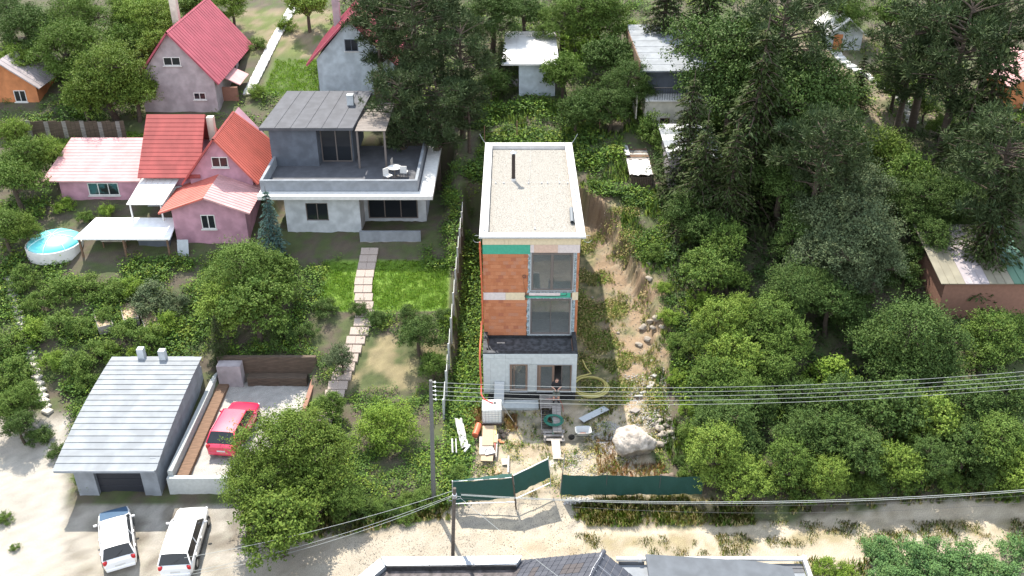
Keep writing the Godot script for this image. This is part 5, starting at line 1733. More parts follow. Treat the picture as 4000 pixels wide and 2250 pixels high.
func build_gable_houses() -> void:
	var h := thing("gable_house", "grey gabled house with a steep maroon roof behind the pink house", "house", V(-27.7, 8.0, -34.0))
	gable_walls(h, -30.9, -24.7, -28.5, -39.6, 6.6, 11.0, 14.9, M.wall_grey)
	var yr := 15.1
	slope("roof_plane", [V(-24.2, 10.75, -28.1), V(-24.2, 10.75, -40.0), V(-27.8, yr, -40.0), V(-27.8, yr, -28.1)], 0.14, M.roof_maroon, h, 1, 0.5)
	slope("roof_plane", [V(-31.4, 10.75, -28.1), V(-31.4, 10.75, -40.0), V(-27.8, yr, -40.0), V(-27.8, yr, -28.1)], 0.14, M.roof_maroon, h, 1, 0.5)
	front_window(h, -28.6, -27.2, 12.2, 12.9, -28.5)
	front_window(h, -26.6, -25.6, 9.3, 9.9, -28.5)
	bxp("chimney", V(-29.9, 12.5, -36.4), V(-29.3, 16.0, -35.8), M.wall_cream, h)
	slope("porch_roof", [V(-23.2, 9.9, -30.6), V(-23.2, 9.9, -33.6), V(-24.6, 10.6, -33.6), V(-24.6, 10.6, -30.6)], 0.08, M.roof_pink, h)
	bxp("porch_wall", V(-24.7, 8.0, -30.4), V(-23.4, 9.8, -30.2), M.wall_brown, h)
	for z in [-34.6, -36.6]:
		var w := MB.new()
		w.bx(V(-24.72, 9.2, z - 0.5), V(-24.66, 10.3, z + 0.5))
		part("window", w, M.car_glass, h)
	shifted(h)
	h = thing("gable_house", "pale blue gabled house with a bright maroon roof partly behind the pines", "house", V(-13.5, 8.6, -36.0))
	gable_walls(h, -16.6, -10.6, -31.3, -40.0, 7.5, 11.9, 15.2, M.wall_blue)
	slope("roof_plane", [V(-17.5, 11.5, -30.9), V(-17.5, 11.5, -40.4), V(-13.6, 15.5, -40.4), V(-13.6, 15.5, -30.9)], 0.16, M.roof_maroon, h, 1, 0.5)
	slope("roof_plane", [V(-9.7, 11.5, -30.9), V(-9.7, 11.5, -40.4), V(-13.6, 15.5, -40.4), V(-13.6, 15.5, -30.9)], 0.16, M.roof_maroon, h, 1, 0.5)
	front_window(h, -14.1, -13.0, 12.6, 13.6, -31.3, 1, M.wall_slate)
	bxp("door", V(-11.9, 8.3, -31.34), V(-10.9, 10.8, -31.26), M.wall_brown, h)
	bxp("chimney", V(-15.9, 12.5, -37.4), V(-15.3, 17.0, -36.8), M.wall_grey, h)
	shifted(h)
	h = thing("orange_house", "small orange house with a grey gabled roof at the dark board fence", "house", V(-43.0, 8.3, -31.5))
	gable_walls(h, -45.5, -40.4, -30.0, -36.0, 7.0, 10.2, 12.0, M.wall_orange)
	slope("roof_plane", [V(-39.9, 9.9, -29.6), V(-39.9, 9.9, -36.4), V(-42.95, 12.2, -36.4), V(-42.95, 12.2, -29.6)], 0.1, M.wall_grey, h, 1, 0.6)
	slope("roof_plane", [V(-46.0, 9.9, -29.6), V(-46.0, 9.9, -36.4), V(-42.95, 12.2, -36.4), V(-42.95, 12.2, -29.6)], 0.1, M.wall_grey, h, 1, 0.6)
	front_window(h, -42.4, -41.4, 8.6, 9.6, -30.0)
	shifted(h)
	h = thing("board_fence", "dark weathered board fence below the orange house", "fence", V(-37.0, 6.8, -24.5))
	for i in 30:
		var x := -42.0 + i * 0.36
		var y := ground(x, -24.5)
		bxp("board", V(x, y - 0.1, -24.53), V(x + 0.34, y + 1.5 + 0.04 * (i % 3), -24.5), M.wood_dark if i % 4 else M.wood_grey, h)
	shifted(h)
	h = thing("flat_roof_shed", "whitewashed garden shed with a bright white flat roof behind the dark bushes", "shed", V(2.2, 8.5, -35.0))
	bxp("wall", V(0.6, 7.4, -39.5), V(3.7, 11.6, -31.0), M.wall_blue, h)
	slope("roof", [V(-0.9, 11.7, -30.6), V(4.0, 11.7, -30.6), V(4.0, 12.0, -39.9), V(-0.6, 12.0, -39.9)], 0.14, M.roof_white, h, 1, 1.0)
	front_window(h, 1.0, 2.0, 8.3, 8.9, -31.0, 1, M.wood_brown)
	bxp("lean_to_wall", V(-0.6, 7.4, -37.0), V(0.55, 9.4, -32.5), M.wall_grey, h)
	shifted(h)
	h = thing("tall_house", "cream house with a slate side wall and white roof beside the thin tree", "house", V(13.0, 7.9, -31.0))
	bxp("wall", V(10.9, 6.8, -37.0), V(16.5, 9.9, -26.5), M.wall_cream, h)
	bxp("upper_wall", V(10.9, 9.9, -37.0), V(16.5, 12.2, -28.0), M.wall_slate, h)
	slope("roof", [V(10.4, 12.15, -27.2), V(17.0, 12.15, -27.2), V(17.0, 13.2, -37.6), V(10.4, 13.2, -37.6)], 0.12, M.roof_steel, h, 2, 1.2)
	bxp("fascia", V(10.32, 11.95, -37.6), V(10.4, 12.9, -27.2), M.wood_brown, h)
	bxp("balcony_floor", V(10.9, 9.9, -27.9), V(16.5, 10.02, -26.2), M.slab_white, h)
	for i in 24:
		bxp("baluster", V(11.6 + i * 0.2, 10.02, -26.3), V(11.63 + i * 0.2, 11.0, -26.27), M.black_metal, h)
	bxp("handrail", V(11.5, 11.0, -26.33), V(16.4, 11.05, -26.24), M.black_metal, h)
	front_window(h, 12.2, 13.0, 7.6, 8.4, -26.5, 1, M.wood_brown)
	bxp("stair_rail", V(10.2, 8.2, -30.5), V(10.3, 10.2, -26.8), M.wall_cream, h)
	shifted(h)
	h = thing("metal_shed", "low shed with a pale corrugated roof under the drooping spruce", "shed", V(13.0, 6.0, -21.0))
	bxp("wall", V(11.9, 5.0, -24.0), V(15.6, 8.2, -18.2), M.wall_grey, h)
	for i in 6:
		var z0 := -18.0 - i * 1.06
		slope("roof_sheet", [V(11.7, 8.30 + i * 0.05, z0), V(15.8, 8.30 + i * 0.05, z0), V(15.8, 8.42 + i * 0.05, z0 - 1.1), V(11.7, 8.42 + i * 0.05, z0 - 1.1)], 0.03, M.galva if i % 2 else M.roof_steel, h, 1, 0.25)
	shifted(h)
	h = thing("pallet_shed", "small lean-to shed of pallets with white plastic sheeting on its roof", "shed", V(9.9, 5.6, -21.6))
	for q in [[9.15, -18.8], [10.65, -18.8], [9.15, -24.6], [10.65, -24.6]]:
		bxp("post", V(q[0] - 0.05, 4.6, q[1] - 0.05), V(q[0] + 0.05, 6.6 if q[1] > -20 else 7.0, q[1] + 0.05), M.wood_dark, h)
	for i in 12:
		bxp("slat", V(9.1 + i * 0.135, 4.9, -18.72), V(9.19 + i * 0.135, 6.5, -18.69), M.wood_dark, h)
	for i in 14:
		var z := -18.9 - i * 0.42
		var y := 6.6 + i * 0.035
		bxp("roof_board", V(9.0, y, z - 0.36), V(10.8, y + 0.03, z), [M.wood_grey, M.wood_brown, M.wood_pale][i % 3], h)
	var sh := MB.new()
	var rows := []
	for i in 12:
		var row := []
		for j in 12:
			row.append(V(8.98 + j * 0.16, 6.68 + i * 0.022 + 0.05 * sin(i * 1.9 + j * 1.3) + 0.04 * sin(j * 2.7), -18.75 - i * 0.22))
		rows.append(row)
	sh.grid(rows)
	part("plastic_sheet", sh, M.roof_white, h)
	bxp("white_board", V(8.95, 7.02, -25.0), V(9.3, 7.1, -21.8), M.roof_white, h)
	shifted(h)
	h = thing("garden_hut", "old hut with a patchy green and rusty roof among the trees", "hut", V(31.0, 2.6, -8.5))
	bxp("wall", V(28.6, 1.0, -11.5), V(34.6, 4.4, -6.2), M.wall_brown, h)
	for i in 4:
		slope("roof_sheet", [V(28.2 + i * 1.6, 4.45, -5.9), V(29.78 + i * 1.6, 4.45, -5.9), V(29.78 + i * 1.6, 5.9, -11.8), V(28.2 + i * 1.6, 5.9, -11.8)], 0.06, [M.roof_rust, M.wall_grey, M.roof_rust, M.leaf_blue][i] if i < 3 else M.teal, h, 1, 0.4)
	bxp("white_panel", V(34.7, 2.6, -9.5), V(36.4, 4.3, -6.6), M.wall_white, h)
	shifted(h)
	h = thing("pink_hut", "small pale pink hut with an orange gable behind the far pine", "hut", V(44.0, 9.0, -32.0))
	gable_walls(h, 42.0, 46.5, -29.0, -35.0, 6.0, 10.5, 12.0, M.wall_orange)
	slope("roof_plane", [V(41.5, 10.3, -28.7), V(41.5, 10.3, -35.4), V(44.25, 12.1, -35.4), V(44.25, 12.1, -28.7)], 0.1, M.roof_pink, h, 1, 0.6)
	slope("roof_plane", [V(47.0, 10.3, -28.7), V(47.0, 10.3, -35.4), V(44.25, 12.1, -35.4), V(44.25, 12.1, -28.7)], 0.1, M.roof_pink, h, 1, 0.6)
	front_window(h, 43.2, 44.4, 8.0, 9.0, -29.0)
	shifted(h)
	h = thing("white_cottage", "small white cottage by the winding garden path far up the slope", "cottage", V(30.5, 10.6, -40.0))
	gable_walls(h, 29.2, 32.2, -38.8, -43.0, 9.0, 12.2, 13.4, M.wall_white)
	slope("roof_plane", [V(28.9, 12.0, -38.5), V(28.9, 12.0, -43.3), V(30.7, 13.5, -43.3), V(30.7, 13.5, -38.5)], 0.1, M.roof_white, h)
	slope("roof_plane", [V(32.5, 12.0, -38.5), V(32.5, 12.0, -43.3), V(30.7, 13.5, -43.3), V(30.7, 13.5, -38.5)], 0.1, M.roof_white, h)
	bxp("door", V(29.6, 10.6, -38.83), V(30.4, 12.0, -38.75), M.wall_orange, h)
	shifted(h)

func build_pink_house() -> void:
	var h := thing("pink_house", "rambling pink house with red, orange and pale pink roofs", "house", V(-25.5, 4.2, -17.0))
	# front extension with a low gable
	gable_walls(h, -24.2, -19.0, -12.9, -17.5, 3.0, 6.5, 7.4, M.wall_pink)
	slope("roof_plane", [V(-25.0, 6.45, -12.4), V(-25.0, 6.45, -17.6), V(-21.6, 7.65, -17.6), V(-21.6, 7.65, -12.4)], 0.12, M.roof_salmon, h, 1, 0.35)
	slope("roof_plane", [V(-18.5, 6.45, -12.4), V(-18.5, 6.45, -17.6), V(-21.6, 7.65, -17.6), V(-21.6, 7.65, -12.4)], 0.12, M.roof_pink, h, 1, 0.35)
	front_window(h, -22.2, -21.2, 5.0, 6.1, -12.9)
	# cross gable
	gable_walls(h, -23.8, -19.2, -16.6, -23.5, 3.6, 7.5, 10.4, M.wall_pink)
	slope("roof_plane", [V(-18.7, 7.0, -16.2), V(-18.7, 7.0, -23.8), V(-21.5, 10.6, -22.0), V(-21.5, 10.6, -16.2)], 0.12, M.roof_orange, h, 1, 0.35)
	slope("roof_plane", [V(-24.4, 7.0, -16.2), V(-24.4, 7.0, -23.8), V(-21.5, 10.6, -22.0), V(-21.5, 10.6, -16.2)], 0.12, M.roof_red, h, 1, 0.35)
	front_window(h, -22.0, -20.8, 8.2, 9.0, -16.6)
	# main block
	bxp("wall", V(-27.4, 3.8, -24.0), V(-23.7, 7.5, -17.0), M.wall_pink, h)
	slope("roof_plane", [V(-27.6, 7.45, -16.4), V(-23.0, 7.45, -16.4), V(-23.2, 10.9, -20.4), V(-27.6, 10.9, -20.4)], 0.12, M.roof_red, h, 2, 0.35)
	slope("roof_plane", [V(-27.6, 7.45, -24.4), V(-23.2, 7.45, -24.4), V(-23.2, 10.9, -20.4), V(-27.6, 10.9, -20.4)], 0.12, M.roof_red, h, 2, 0.35)
	bxp("chimney", V(-23.1, 8.0, -20.7), V(-22.6, 10.7, -20.2), M.wall_cream, h)
	# bungalow wing
	bxp("wall", V(-34.0, 3.6, -21.5), V(-27.6, 7.1, -17.4), M.wall_pink, h)
	slope("roof_plane", [V(-35.0, 6.95, -16.9), V(-27.7, 6.95, -16.9), V(-27.9, 8.5, -21.8), V(-34.4, 8.5, -21.8)], 0.12, M.roof_pink, h, 2, 0.35)
	front_window(h, -31.9, -29.6, 5.6, 6.6, -17.4, 2)
	slope("canopy_roof", [V(-27.7, 6.5, -13.8), V(-25.1, 6.5, -13.8), V(-24.7, 7.2, -17.0), V(-27.5, 7.2, -17.0)], 0.06, M.roof_white, h, 1, 0.4)
	for x in [-27.5, -25.3]:
		bxp("canopy_post", V(x - 0.05, 3.4, -14.0), V(x + 0.05, 6.45, -13.9), M.slab_white, h)
	bxp("canopy_wall", V(-27.4, 3.6, -16.9), V(-24.3, 6.6, -16.7), M.wall_white, h)
	shifted(h)
	var t := thing("garden_canopy", "open garden canopy with a bright white roof beside the pool", "canopy", V(-27.3, 3.4, -13.2))
	slope("roof", [V(-30.9, 4.95, -11.4), V(-24.1, 4.95, -11.4), V(-24.4, 5.15, -14.4), V(-30.4, 5.15, -14.4)], 0.10, M.canvas, t)
	for q in [[-30.6, -11.6], [-27.5, -11.6], [-24.4, -11.6], [-30.2, -14.2], [-24.6, -14.2]]:
		bxp("post", V(q[0] - 0.06, 2.6, q[1] - 0.06), V(q[0] + 0.06, 4.9, q[1] + 0.06), M.wood_brown, t)
	shifted(t)
	t = thing("garden_table", "wooden garden table under the white canopy", "table", V(-28.6, 3.55, -12.8))
	bxp("top", V(-29.5, 4.2, -13.2), V(-27.7, 4.25, -12.4), M.wood_pale, t)
	for q in [[-29.4, -13.1], [-27.8, -13.1], [-29.4, -12.5], [-27.8, -12.5]]:
		bxp("leg", V(q[0] - 0.04, 3.3, q[1] - 0.04), V(q[0] + 0.04, 4.2, q[1] + 0.04), M.wood_brown, t)
	shifted(t)
	t = thing("kitchen_cabinet", "dark outdoor cabinet with pale crates under the white canopy", "cabinet", V(-25.6, 3.5, -13.0))
	bxp("body", V(-26.9, 3.2, -13.4), V(-24.7, 4.2, -12.6), M.wall_slate, t)
	bxp("worktop", V(-26.95, 4.2, -13.45), V(-24.65, 4.26, -12.55), M.slab_white, t)
	shifted(t)
	var w := MB.new()
	w.box(Transform3D(Basis(Vector3.RIGHT, -0.35), V(-23.5, 3.9, -11.9)), V(0.8, 1.3, 0.05), 0.01)
	solo("door_leaf", w, M.wall_white, "white panel leaning beside the garden canopy", "panel")
	# pool with cover
	t = thing("round_pool", "round garden pool under a cyan dome cover", "pool", V(-32.9, ground(-32.9, -12.5), -12.5))
	var pw := MB.new()
	pw.lathe([Vector2(1.95, -0.4), Vector2(1.95, 0.42), Vector2(1.85, 0.47), Vector2(1.8, 0.40)], Transform3D(), 28)
	part("pool_wall", pw, M.slab_white, t)
	var pd := MB.new()
	var prof := []
	for i in 9:
		prof.append(Vector2(1.82 * cos(i / 8.0 * PI / 2), 0.42 + 0.62 * sin(i / 8.0 * PI / 2)))
	pd.lathe(prof, Transform3D(), 28)
	part("pool_cover", pd, M.cover_cyan, t)
	var rb := MB.new()
	for k in 4:
		var arc := []
		for i in 17:
			var an := PI * i / 16.0
			arc.append(V(1.84 * cos(an) * cos(k * PI / 4), 0.43 + 0.63 * sin(an), 1.84 * cos(an) * sin(k * PI / 4)))
		rb.tube(arc, 0.03, 6)
	part("cover_ribs", rb, M.cover_pale, t)

func build_modern_house() -> void:
	var h := thing("terraced_house", "modern flat roofed house with a slate upper floor and white terrace slab", "house", V(-11.5, 4.1, -18.0))
	var gw := MB.new()
	opening_wall(gw, -16.4, -11.0, 3.6, 7.2, -14.4, -14.0, [[-14.9, -13.3, 5.1, 6.5]])
	gw.bx(V(-16.4, 3.6, -22.0), V(-16.0, 7.2, -14.4))
	gw.bx(V(-11.0, 3.6, -22.0), V(-6.4, 7.2, -15.9))
	gw.bx(V(-11.4, 3.6, -15.9), V(-11.0, 7.2, -14.4))
	part("ground_wall", gw, M.wall_white, h)
	window_unit(h, "window", -14.9, -13.3, 5.1, 6.5, -14.05, [[-14.13, -14.07]], 0.06, M.frame, M.car_glass)
	window_unit(h, "window", -10.7, -7.0, 4.4, 6.8, -15.85, [[-9.5, -9.43], [-8.3, -8.23]], 0.08, M.frame, M.car_glass)
	bxp("plinth", V(-16.5, 2.6, -14.5), V(-6.2, 3.62, -13.9), M.wall_slate, h)
	bxp("floor_slab", V(-18.0, 7.2, -22.6), V(-5.6, 7.5, -13.0), M.slab_white, h, 0.01)
	bxp("terrace_deck", V(-17.8, 7.5, -22.4), V(-6.6, 7.58, -13.8), M.roof_slate, h)
	var tp := MB.new()
	tp.bx(V(-17.9, 7.5, -14.0), V(-6.7, 8.35, -13.8), 0.01)
	tp.bx(V(-17.9, 7.5, -19.0), V(-17.7, 8.35, -14.0), 0.01)
	tp.bx(V(-6.9, 7.5, -21.5), V(-6.7, 8.35, -14.0), 0.01)
	part("terrace_parapet", tp, M.wall_silver, h)
	var uw := MB.new()
	uw.bx(V(-18.0, 7.5, -24.5), V(-14.5, 10.65, -18.3))
	uw.bx(V(-14.5, 7.5, -24.5), V(-12.0, 10.65, -19.2))
	part("upper_wall", uw, M.wall_slate, h)
	window_unit(h, "window", -14.4, -12.1, 7.6, 10.2, -19.12, [[-13.3, -13.22]], 0.08, M.frame, M.car_glass)
	slope("roof", [V(-18.6, 10.7, -18.0), V(-11.7, 10.7, -18.0), V(-11.1, 11.2, -25.0), V(-17.9, 11.2, -25.0)], 0.22, M.roof_slate, h, 1, 1.0)
	bxp("roof_vent", V(-12.7, 11.0, -22.6), V(-12.2, 11.8, -22.1), M.wall_white, h)
	for i in 12:
		var z := -17.7 - i * 0.52
		bxp("pergola_board", V(-11.5, 10.55, z - 0.49), V(-9.25, 10.6, z), M.roof_brown, h)
	for q in [[-9.4, -17.9], [-9.4, -23.5], [-11.4, -17.9]]:
		bxp("pergola_post", V(q[0] - 0.07, 7.5, q[1] - 0.07), V(q[0] + 0.07, 10.5, q[1] + 0.07), M.frame, h)
	bxp("porch_wall", V(-11.0, 3.9, -13.2), V(-6.6, 4.7, -13.0), M.wall_silver, h)
	bxp("porch_floor", V(-11.0, 3.6, -15.9), V(-6.6, 3.9, -13.0), M.paving, h)
	for x in [-10.0, -7.6]:
		bxp("porch_pier", V(x, 2.4, -13.15), V(x + 0.3, 3.6, -12.95), M.wall_silver, h)
	shifted(h)
	# garden furniture and flower boxes on the terrace
	for q in [[-9.0, -15.5, "slab_white"], [-7.9, -16.2, "slab_white"], [-8.7, -17.4, "wood_pale"]]:
		var c := thing("terrace_chair", "pale garden chair on the roof terrace of the modern house", "chair", V(q[0], 7.58, q[1]), q[0] * 2.0, "chairs on the roof terrace")
		bxp("seat", V(-0.25, 0.40, -0.25), V(0.25, 0.45, 0.25), M[q[2]], c)
		bxp("backrest", V(-0.25, 0.45, -0.25), V(0.25, 0.95, -0.20), M[q[2]], c)
		for k in 4:
			bxp("leg", V(-0.24 + 0.44 * (k % 2), 0.0, -0.24 + 0.44 * (k / 2)), V(-0.20 + 0.44 * (k % 2), 0.40, -0.20 + 0.44 * (k / 2)), M.frame, c)
	var tb := thing("terrace_table", "round table with a pale top on the roof terrace", "table", V(-8.6, 7.58, -16.3))
	var tm := MB.new()
	tm.lathe([Vector2(0.0, 0.70), Vector2(0.5, 0.70), Vector2(0.5, 0.74), Vector2(0.0, 0.74)], Transform3D(), 20)
	part("table_top", tm, M.slab_white, tb)
	var tl := MB.new()
	tl.lathe([Vector2(0.28, 0.0), Vector2(0.04, 0.04), Vector2(0.04, 0.70)], Transform3D(), 12)
	part("pedestal", tl, M.frame, tb)

func build_paths() -> void:
	# paved garden path in steps, its slabs laid one by one
	var mb := MB.new()
	var pth := thing("garden_path", "pinkish paved path climbing from the parking place to the modern house", "path", V(-10.6, 0, -5.0))
	var pts := [V(-12.0, 0, 5.6), V(-11.5, 0, 2.0), V(-11.1, 0, -0.5), V(-10.4, 0, -4.0), V(-9.9, 0, -6.2), V(-10.35, 0, -9.0), V(-10.2, 0, -12.4)]
	rng.seed = 33
	for i in pts.size() - 1:
		var n := int(pts[i].distance_to(pts[i + 1]) / 0.62)
		for k in n:
			var q: Vector3 = pts[i].lerp(pts[i + 1], (k + 0.5) / n)
			for s in [-0.31, 0.31]:
				var b := MB.new()
				b.box(Transform3D(Basis(Vector3.UP, rnd(-0.03, 0.03)) * Basis(Vector3.RIGHT, atan(ground(q.x, q.z - 0.5) - ground(q.x, q.z + 0.5))), V(q.x + s, ground(q.x + s, q.z) - 0.10, q.z) - pth.position), V(0.61, 0.5, 0.66), 0.012)
				part("paving_slab", b, M.paving_pink, pth)
	var gp := thing("garden_path", "long pale concrete path running up between the far gardens", "path", V(-22.0, 9.5, -38.0))
	for i in 22:
		var t := i / 22.0
		var z := -31.5 - i * 0.95
		var x := lerpf(-22.8, -21.6, t)
		var b := MB.new()
		var y := ground(x, z)
		b.box(Transform3D(Basis(Vector3.RIGHT, atan((ground(x, z - 0.5) - ground(x, z + 0.5))) ), V(x, y + 0.1, z) - gp.position), V(0.85, 0.14, 0.96), 0.01)
		part("path_slab", b, M.slab_white, gp)
	var lp := thing("garden_path", "pale stone path along the hedge beside the grey garage garden", "path", V(-32.0, 0, -3.0))
	rng.seed = 34
	for i in 24:
		var t := i / 23.0
		var q := V(-35.2, 0, -9.5).lerp(V(-28.6, 0, 1.4), t)
		var b := MB.new()
		b.box(Transform3D(Basis(Vector3.UP, -0.5 + rnd(-0.1, 0.1)), V(q.x, ground(q.x, q.z) + 0.09, q.z) - lp.position), V(0.62, 0.2, 0.46), 0.03)
		part("path_stone", b, M.pebble, lp)
	var rp := thing("garden_path", "winding pale path on the far slope below the white cottage", "path", V(32.0, 8.5, -33.0))
	for i in 16:
		var t := i / 15.0
		var q := V(33.2, 0, -27.0).lerp(V(30.8, 0, -38.0), t) + V(1.0 * sin(t * 5.0), 0, 0)
		var b := MB.new()
		b.box(Transform3D(Basis(Vector3.UP, rnd(-0.3, 0.3)), V(q.x, ground(q.x, q.z) + 0.08, q.z) - rp.position), V(0.9, 0.2, 0.8), 0.03)
		part("path_stone", b, M.slab_white, rp)

func build_garage() -> void:
	var h := thing("garage", "grey garage with a pale blue arched metal roof beside the parked cars", "garage", V(-22.3, -1.9, 3.0))
	var w := MB.new()
	opening_wall(w, -24.3, -19.7, -2.6, 0.9, 7.5, 7.8, [[-23.2, -20.6, -1.9, 0.55]])
	w.bx(V(-24.3, -2.6, -1.4), V(-24.0, 0.9, 7.5))
	w.bx(V(-20.0, -2.6, -1.4), V(-19.7, 1.0, 7.5))
	w.bx(V(-24.0, -2.6, -1.4), V(-20.0, 1.75, -1.1))
	part("wall", w, M.wall_silver, h)
	var dr := part("garage_door", door_mesh(-23.2, -20.6, -1.9, 0.55, 7.55), M.door_dark, h)
	bxp("door_surround", V(-23.35, 0.5, 7.79), V(-20.45, 0.62, 7.86), M.wall_white, h)
	# the roof bows from a low front eave up to the back, in sheets that run across
	var n := 20
	for i in n:
		var rows := []
		for k in 4:
			var t := (i + k / 2.9) / n
			var yy := 0.80 + 1.05 * (1.0 - pow(1.0 - minf(t, 1.0), 2.2)) + (0.03 if k == 0 else 0.0)
			var row := []
			for x in [-25.1, -22.3, -19.45]:
				row.append(V(x, yy, 8.3 - 9.5 * t))
			rows.append(row)
		var mb := MB.new()
		mb.grid(rows)
		part("roof_sheet", mb, M.roof_steel, h)
	var sg := MB.new()
	for x in [-24.28, -19.72]:
		var poly := [Vector2(-7.6, 0.7)]
		for k in 11:
			var t := k / 10.0
			poly.append(Vector2(-7.7 + 8.7 * t, 0.78 + 1.0 * (1.0 - pow(1.0 - t, 2.2))))
		poly.append(Vector2(1.0, 0.7))
		sg.prism(poly, Transform3D(Basis(V(0, 0, -1), Vector3.UP, V(1, 0, 0)), V(x, 0, 0)), 0.25)
	part("side_gable", sg, M.wall_silver, h)
	bxp("fascia", V(-25.0, 0.72, 8.33), V(-19.5, 0.86, 8.41), M.wall_silver, h)
	for q in [[-23.2, -1.2], [-21.8, -1.0]]:
		bxp("chimney", V(q[0] - 0.2, 1.5, q[1] - 0.2), V(q[0] + 0.2, 2.5, q[1] + 0.2), M.wall_white, h)
	shifted(h)
	# retaining walls of the parking place
	var r := thing("retaining_wall", "stained concrete retaining wall around the parking place of the red car", "wall", V(-16.0, -1.0, 3.0))
	var m := MB.new()
	m.bx(V(-19.25, -2.6, 7.45), V(-12.7, -0.25, 7.75), 0.02)
	m.bx(V(-19.25, -2.6, -2.3), V(-18.95, 0.05, 7.45), 0.02)
	part("wall_face", m, M.concrete, r)
	bxp("back_wall", V(-18.95, -1.0, -2.5), V(-12.6, 1.1, -2.25), M.wood_dark, r)
	bxp("cupboard", V(-18.8, -0.7, -2.2), V(-17.3, 0.9, -1.5), M.wall_grey, r)
	bxp("side_kerb", V(-12.85, -1.0, -2.2), V(-12.6, -0.1, 5.0), M.wall_brown, r)
	bxp("ledge", V(-18.9, -1.5, -2.0), V(-18.2, -0.45, 7.4), M.wood_brown, r)
	shifted(r)
	for q in [[-27.6, -6.2, 0.5, "towards the pale stone path"], [-26.0, -6.8, 0.45, "between the two other beds"], [-24.4, -6.0, 0.5, "towards the parking place"]]:
		var bd := thing("raised_bed", "long timber framed garden bed behind the garage, " + q[3], "garden bed", V(q[0], ground(q[0], q[1]), q[1]), q[2], "raised garden beds behind the garage")
		for s in [-1.0, 1.0]:
			bxp("bed_board", V(s * 0.45 - 0.03, -0.3, -1.6), V(s * 0.45 + 0.03, 0.32, 1.6), M.wood_grey, bd)
			bxp("bed_board", V(-0.42, -0.3, s * 1.57 - 0.03), V(0.42, 0.32, s * 1.57 + 0.03), M.wood_grey, bd)
		bxp("bed_soil", V(-0.42, -0.3, -1.54), V(0.42, 0.24, 1.54), M.osb, bd)
	var lb := MB.new()
	lb.bx(V(-17.0, -0.7, -2.2), V(-13.2, -0.1, -1.6))
	solo("log_stack", lb, M.wood_dark, "dark stack of firewood against the back wall of the parking place", "stack")

func door_mesh(x0: float, x1: float, y0: float, y1: float, z: float) -> MB:
	var mb := MB.new()
	var n := 5
	for i in n:
		mb.bx(V(x0, lerpf(y0, y1, i / float(n)) + 0.01, z - 0.05), V(x1, lerpf(y0, y1, (i + 1.0) / n) - 0.01, z), 0.01)
	return mb

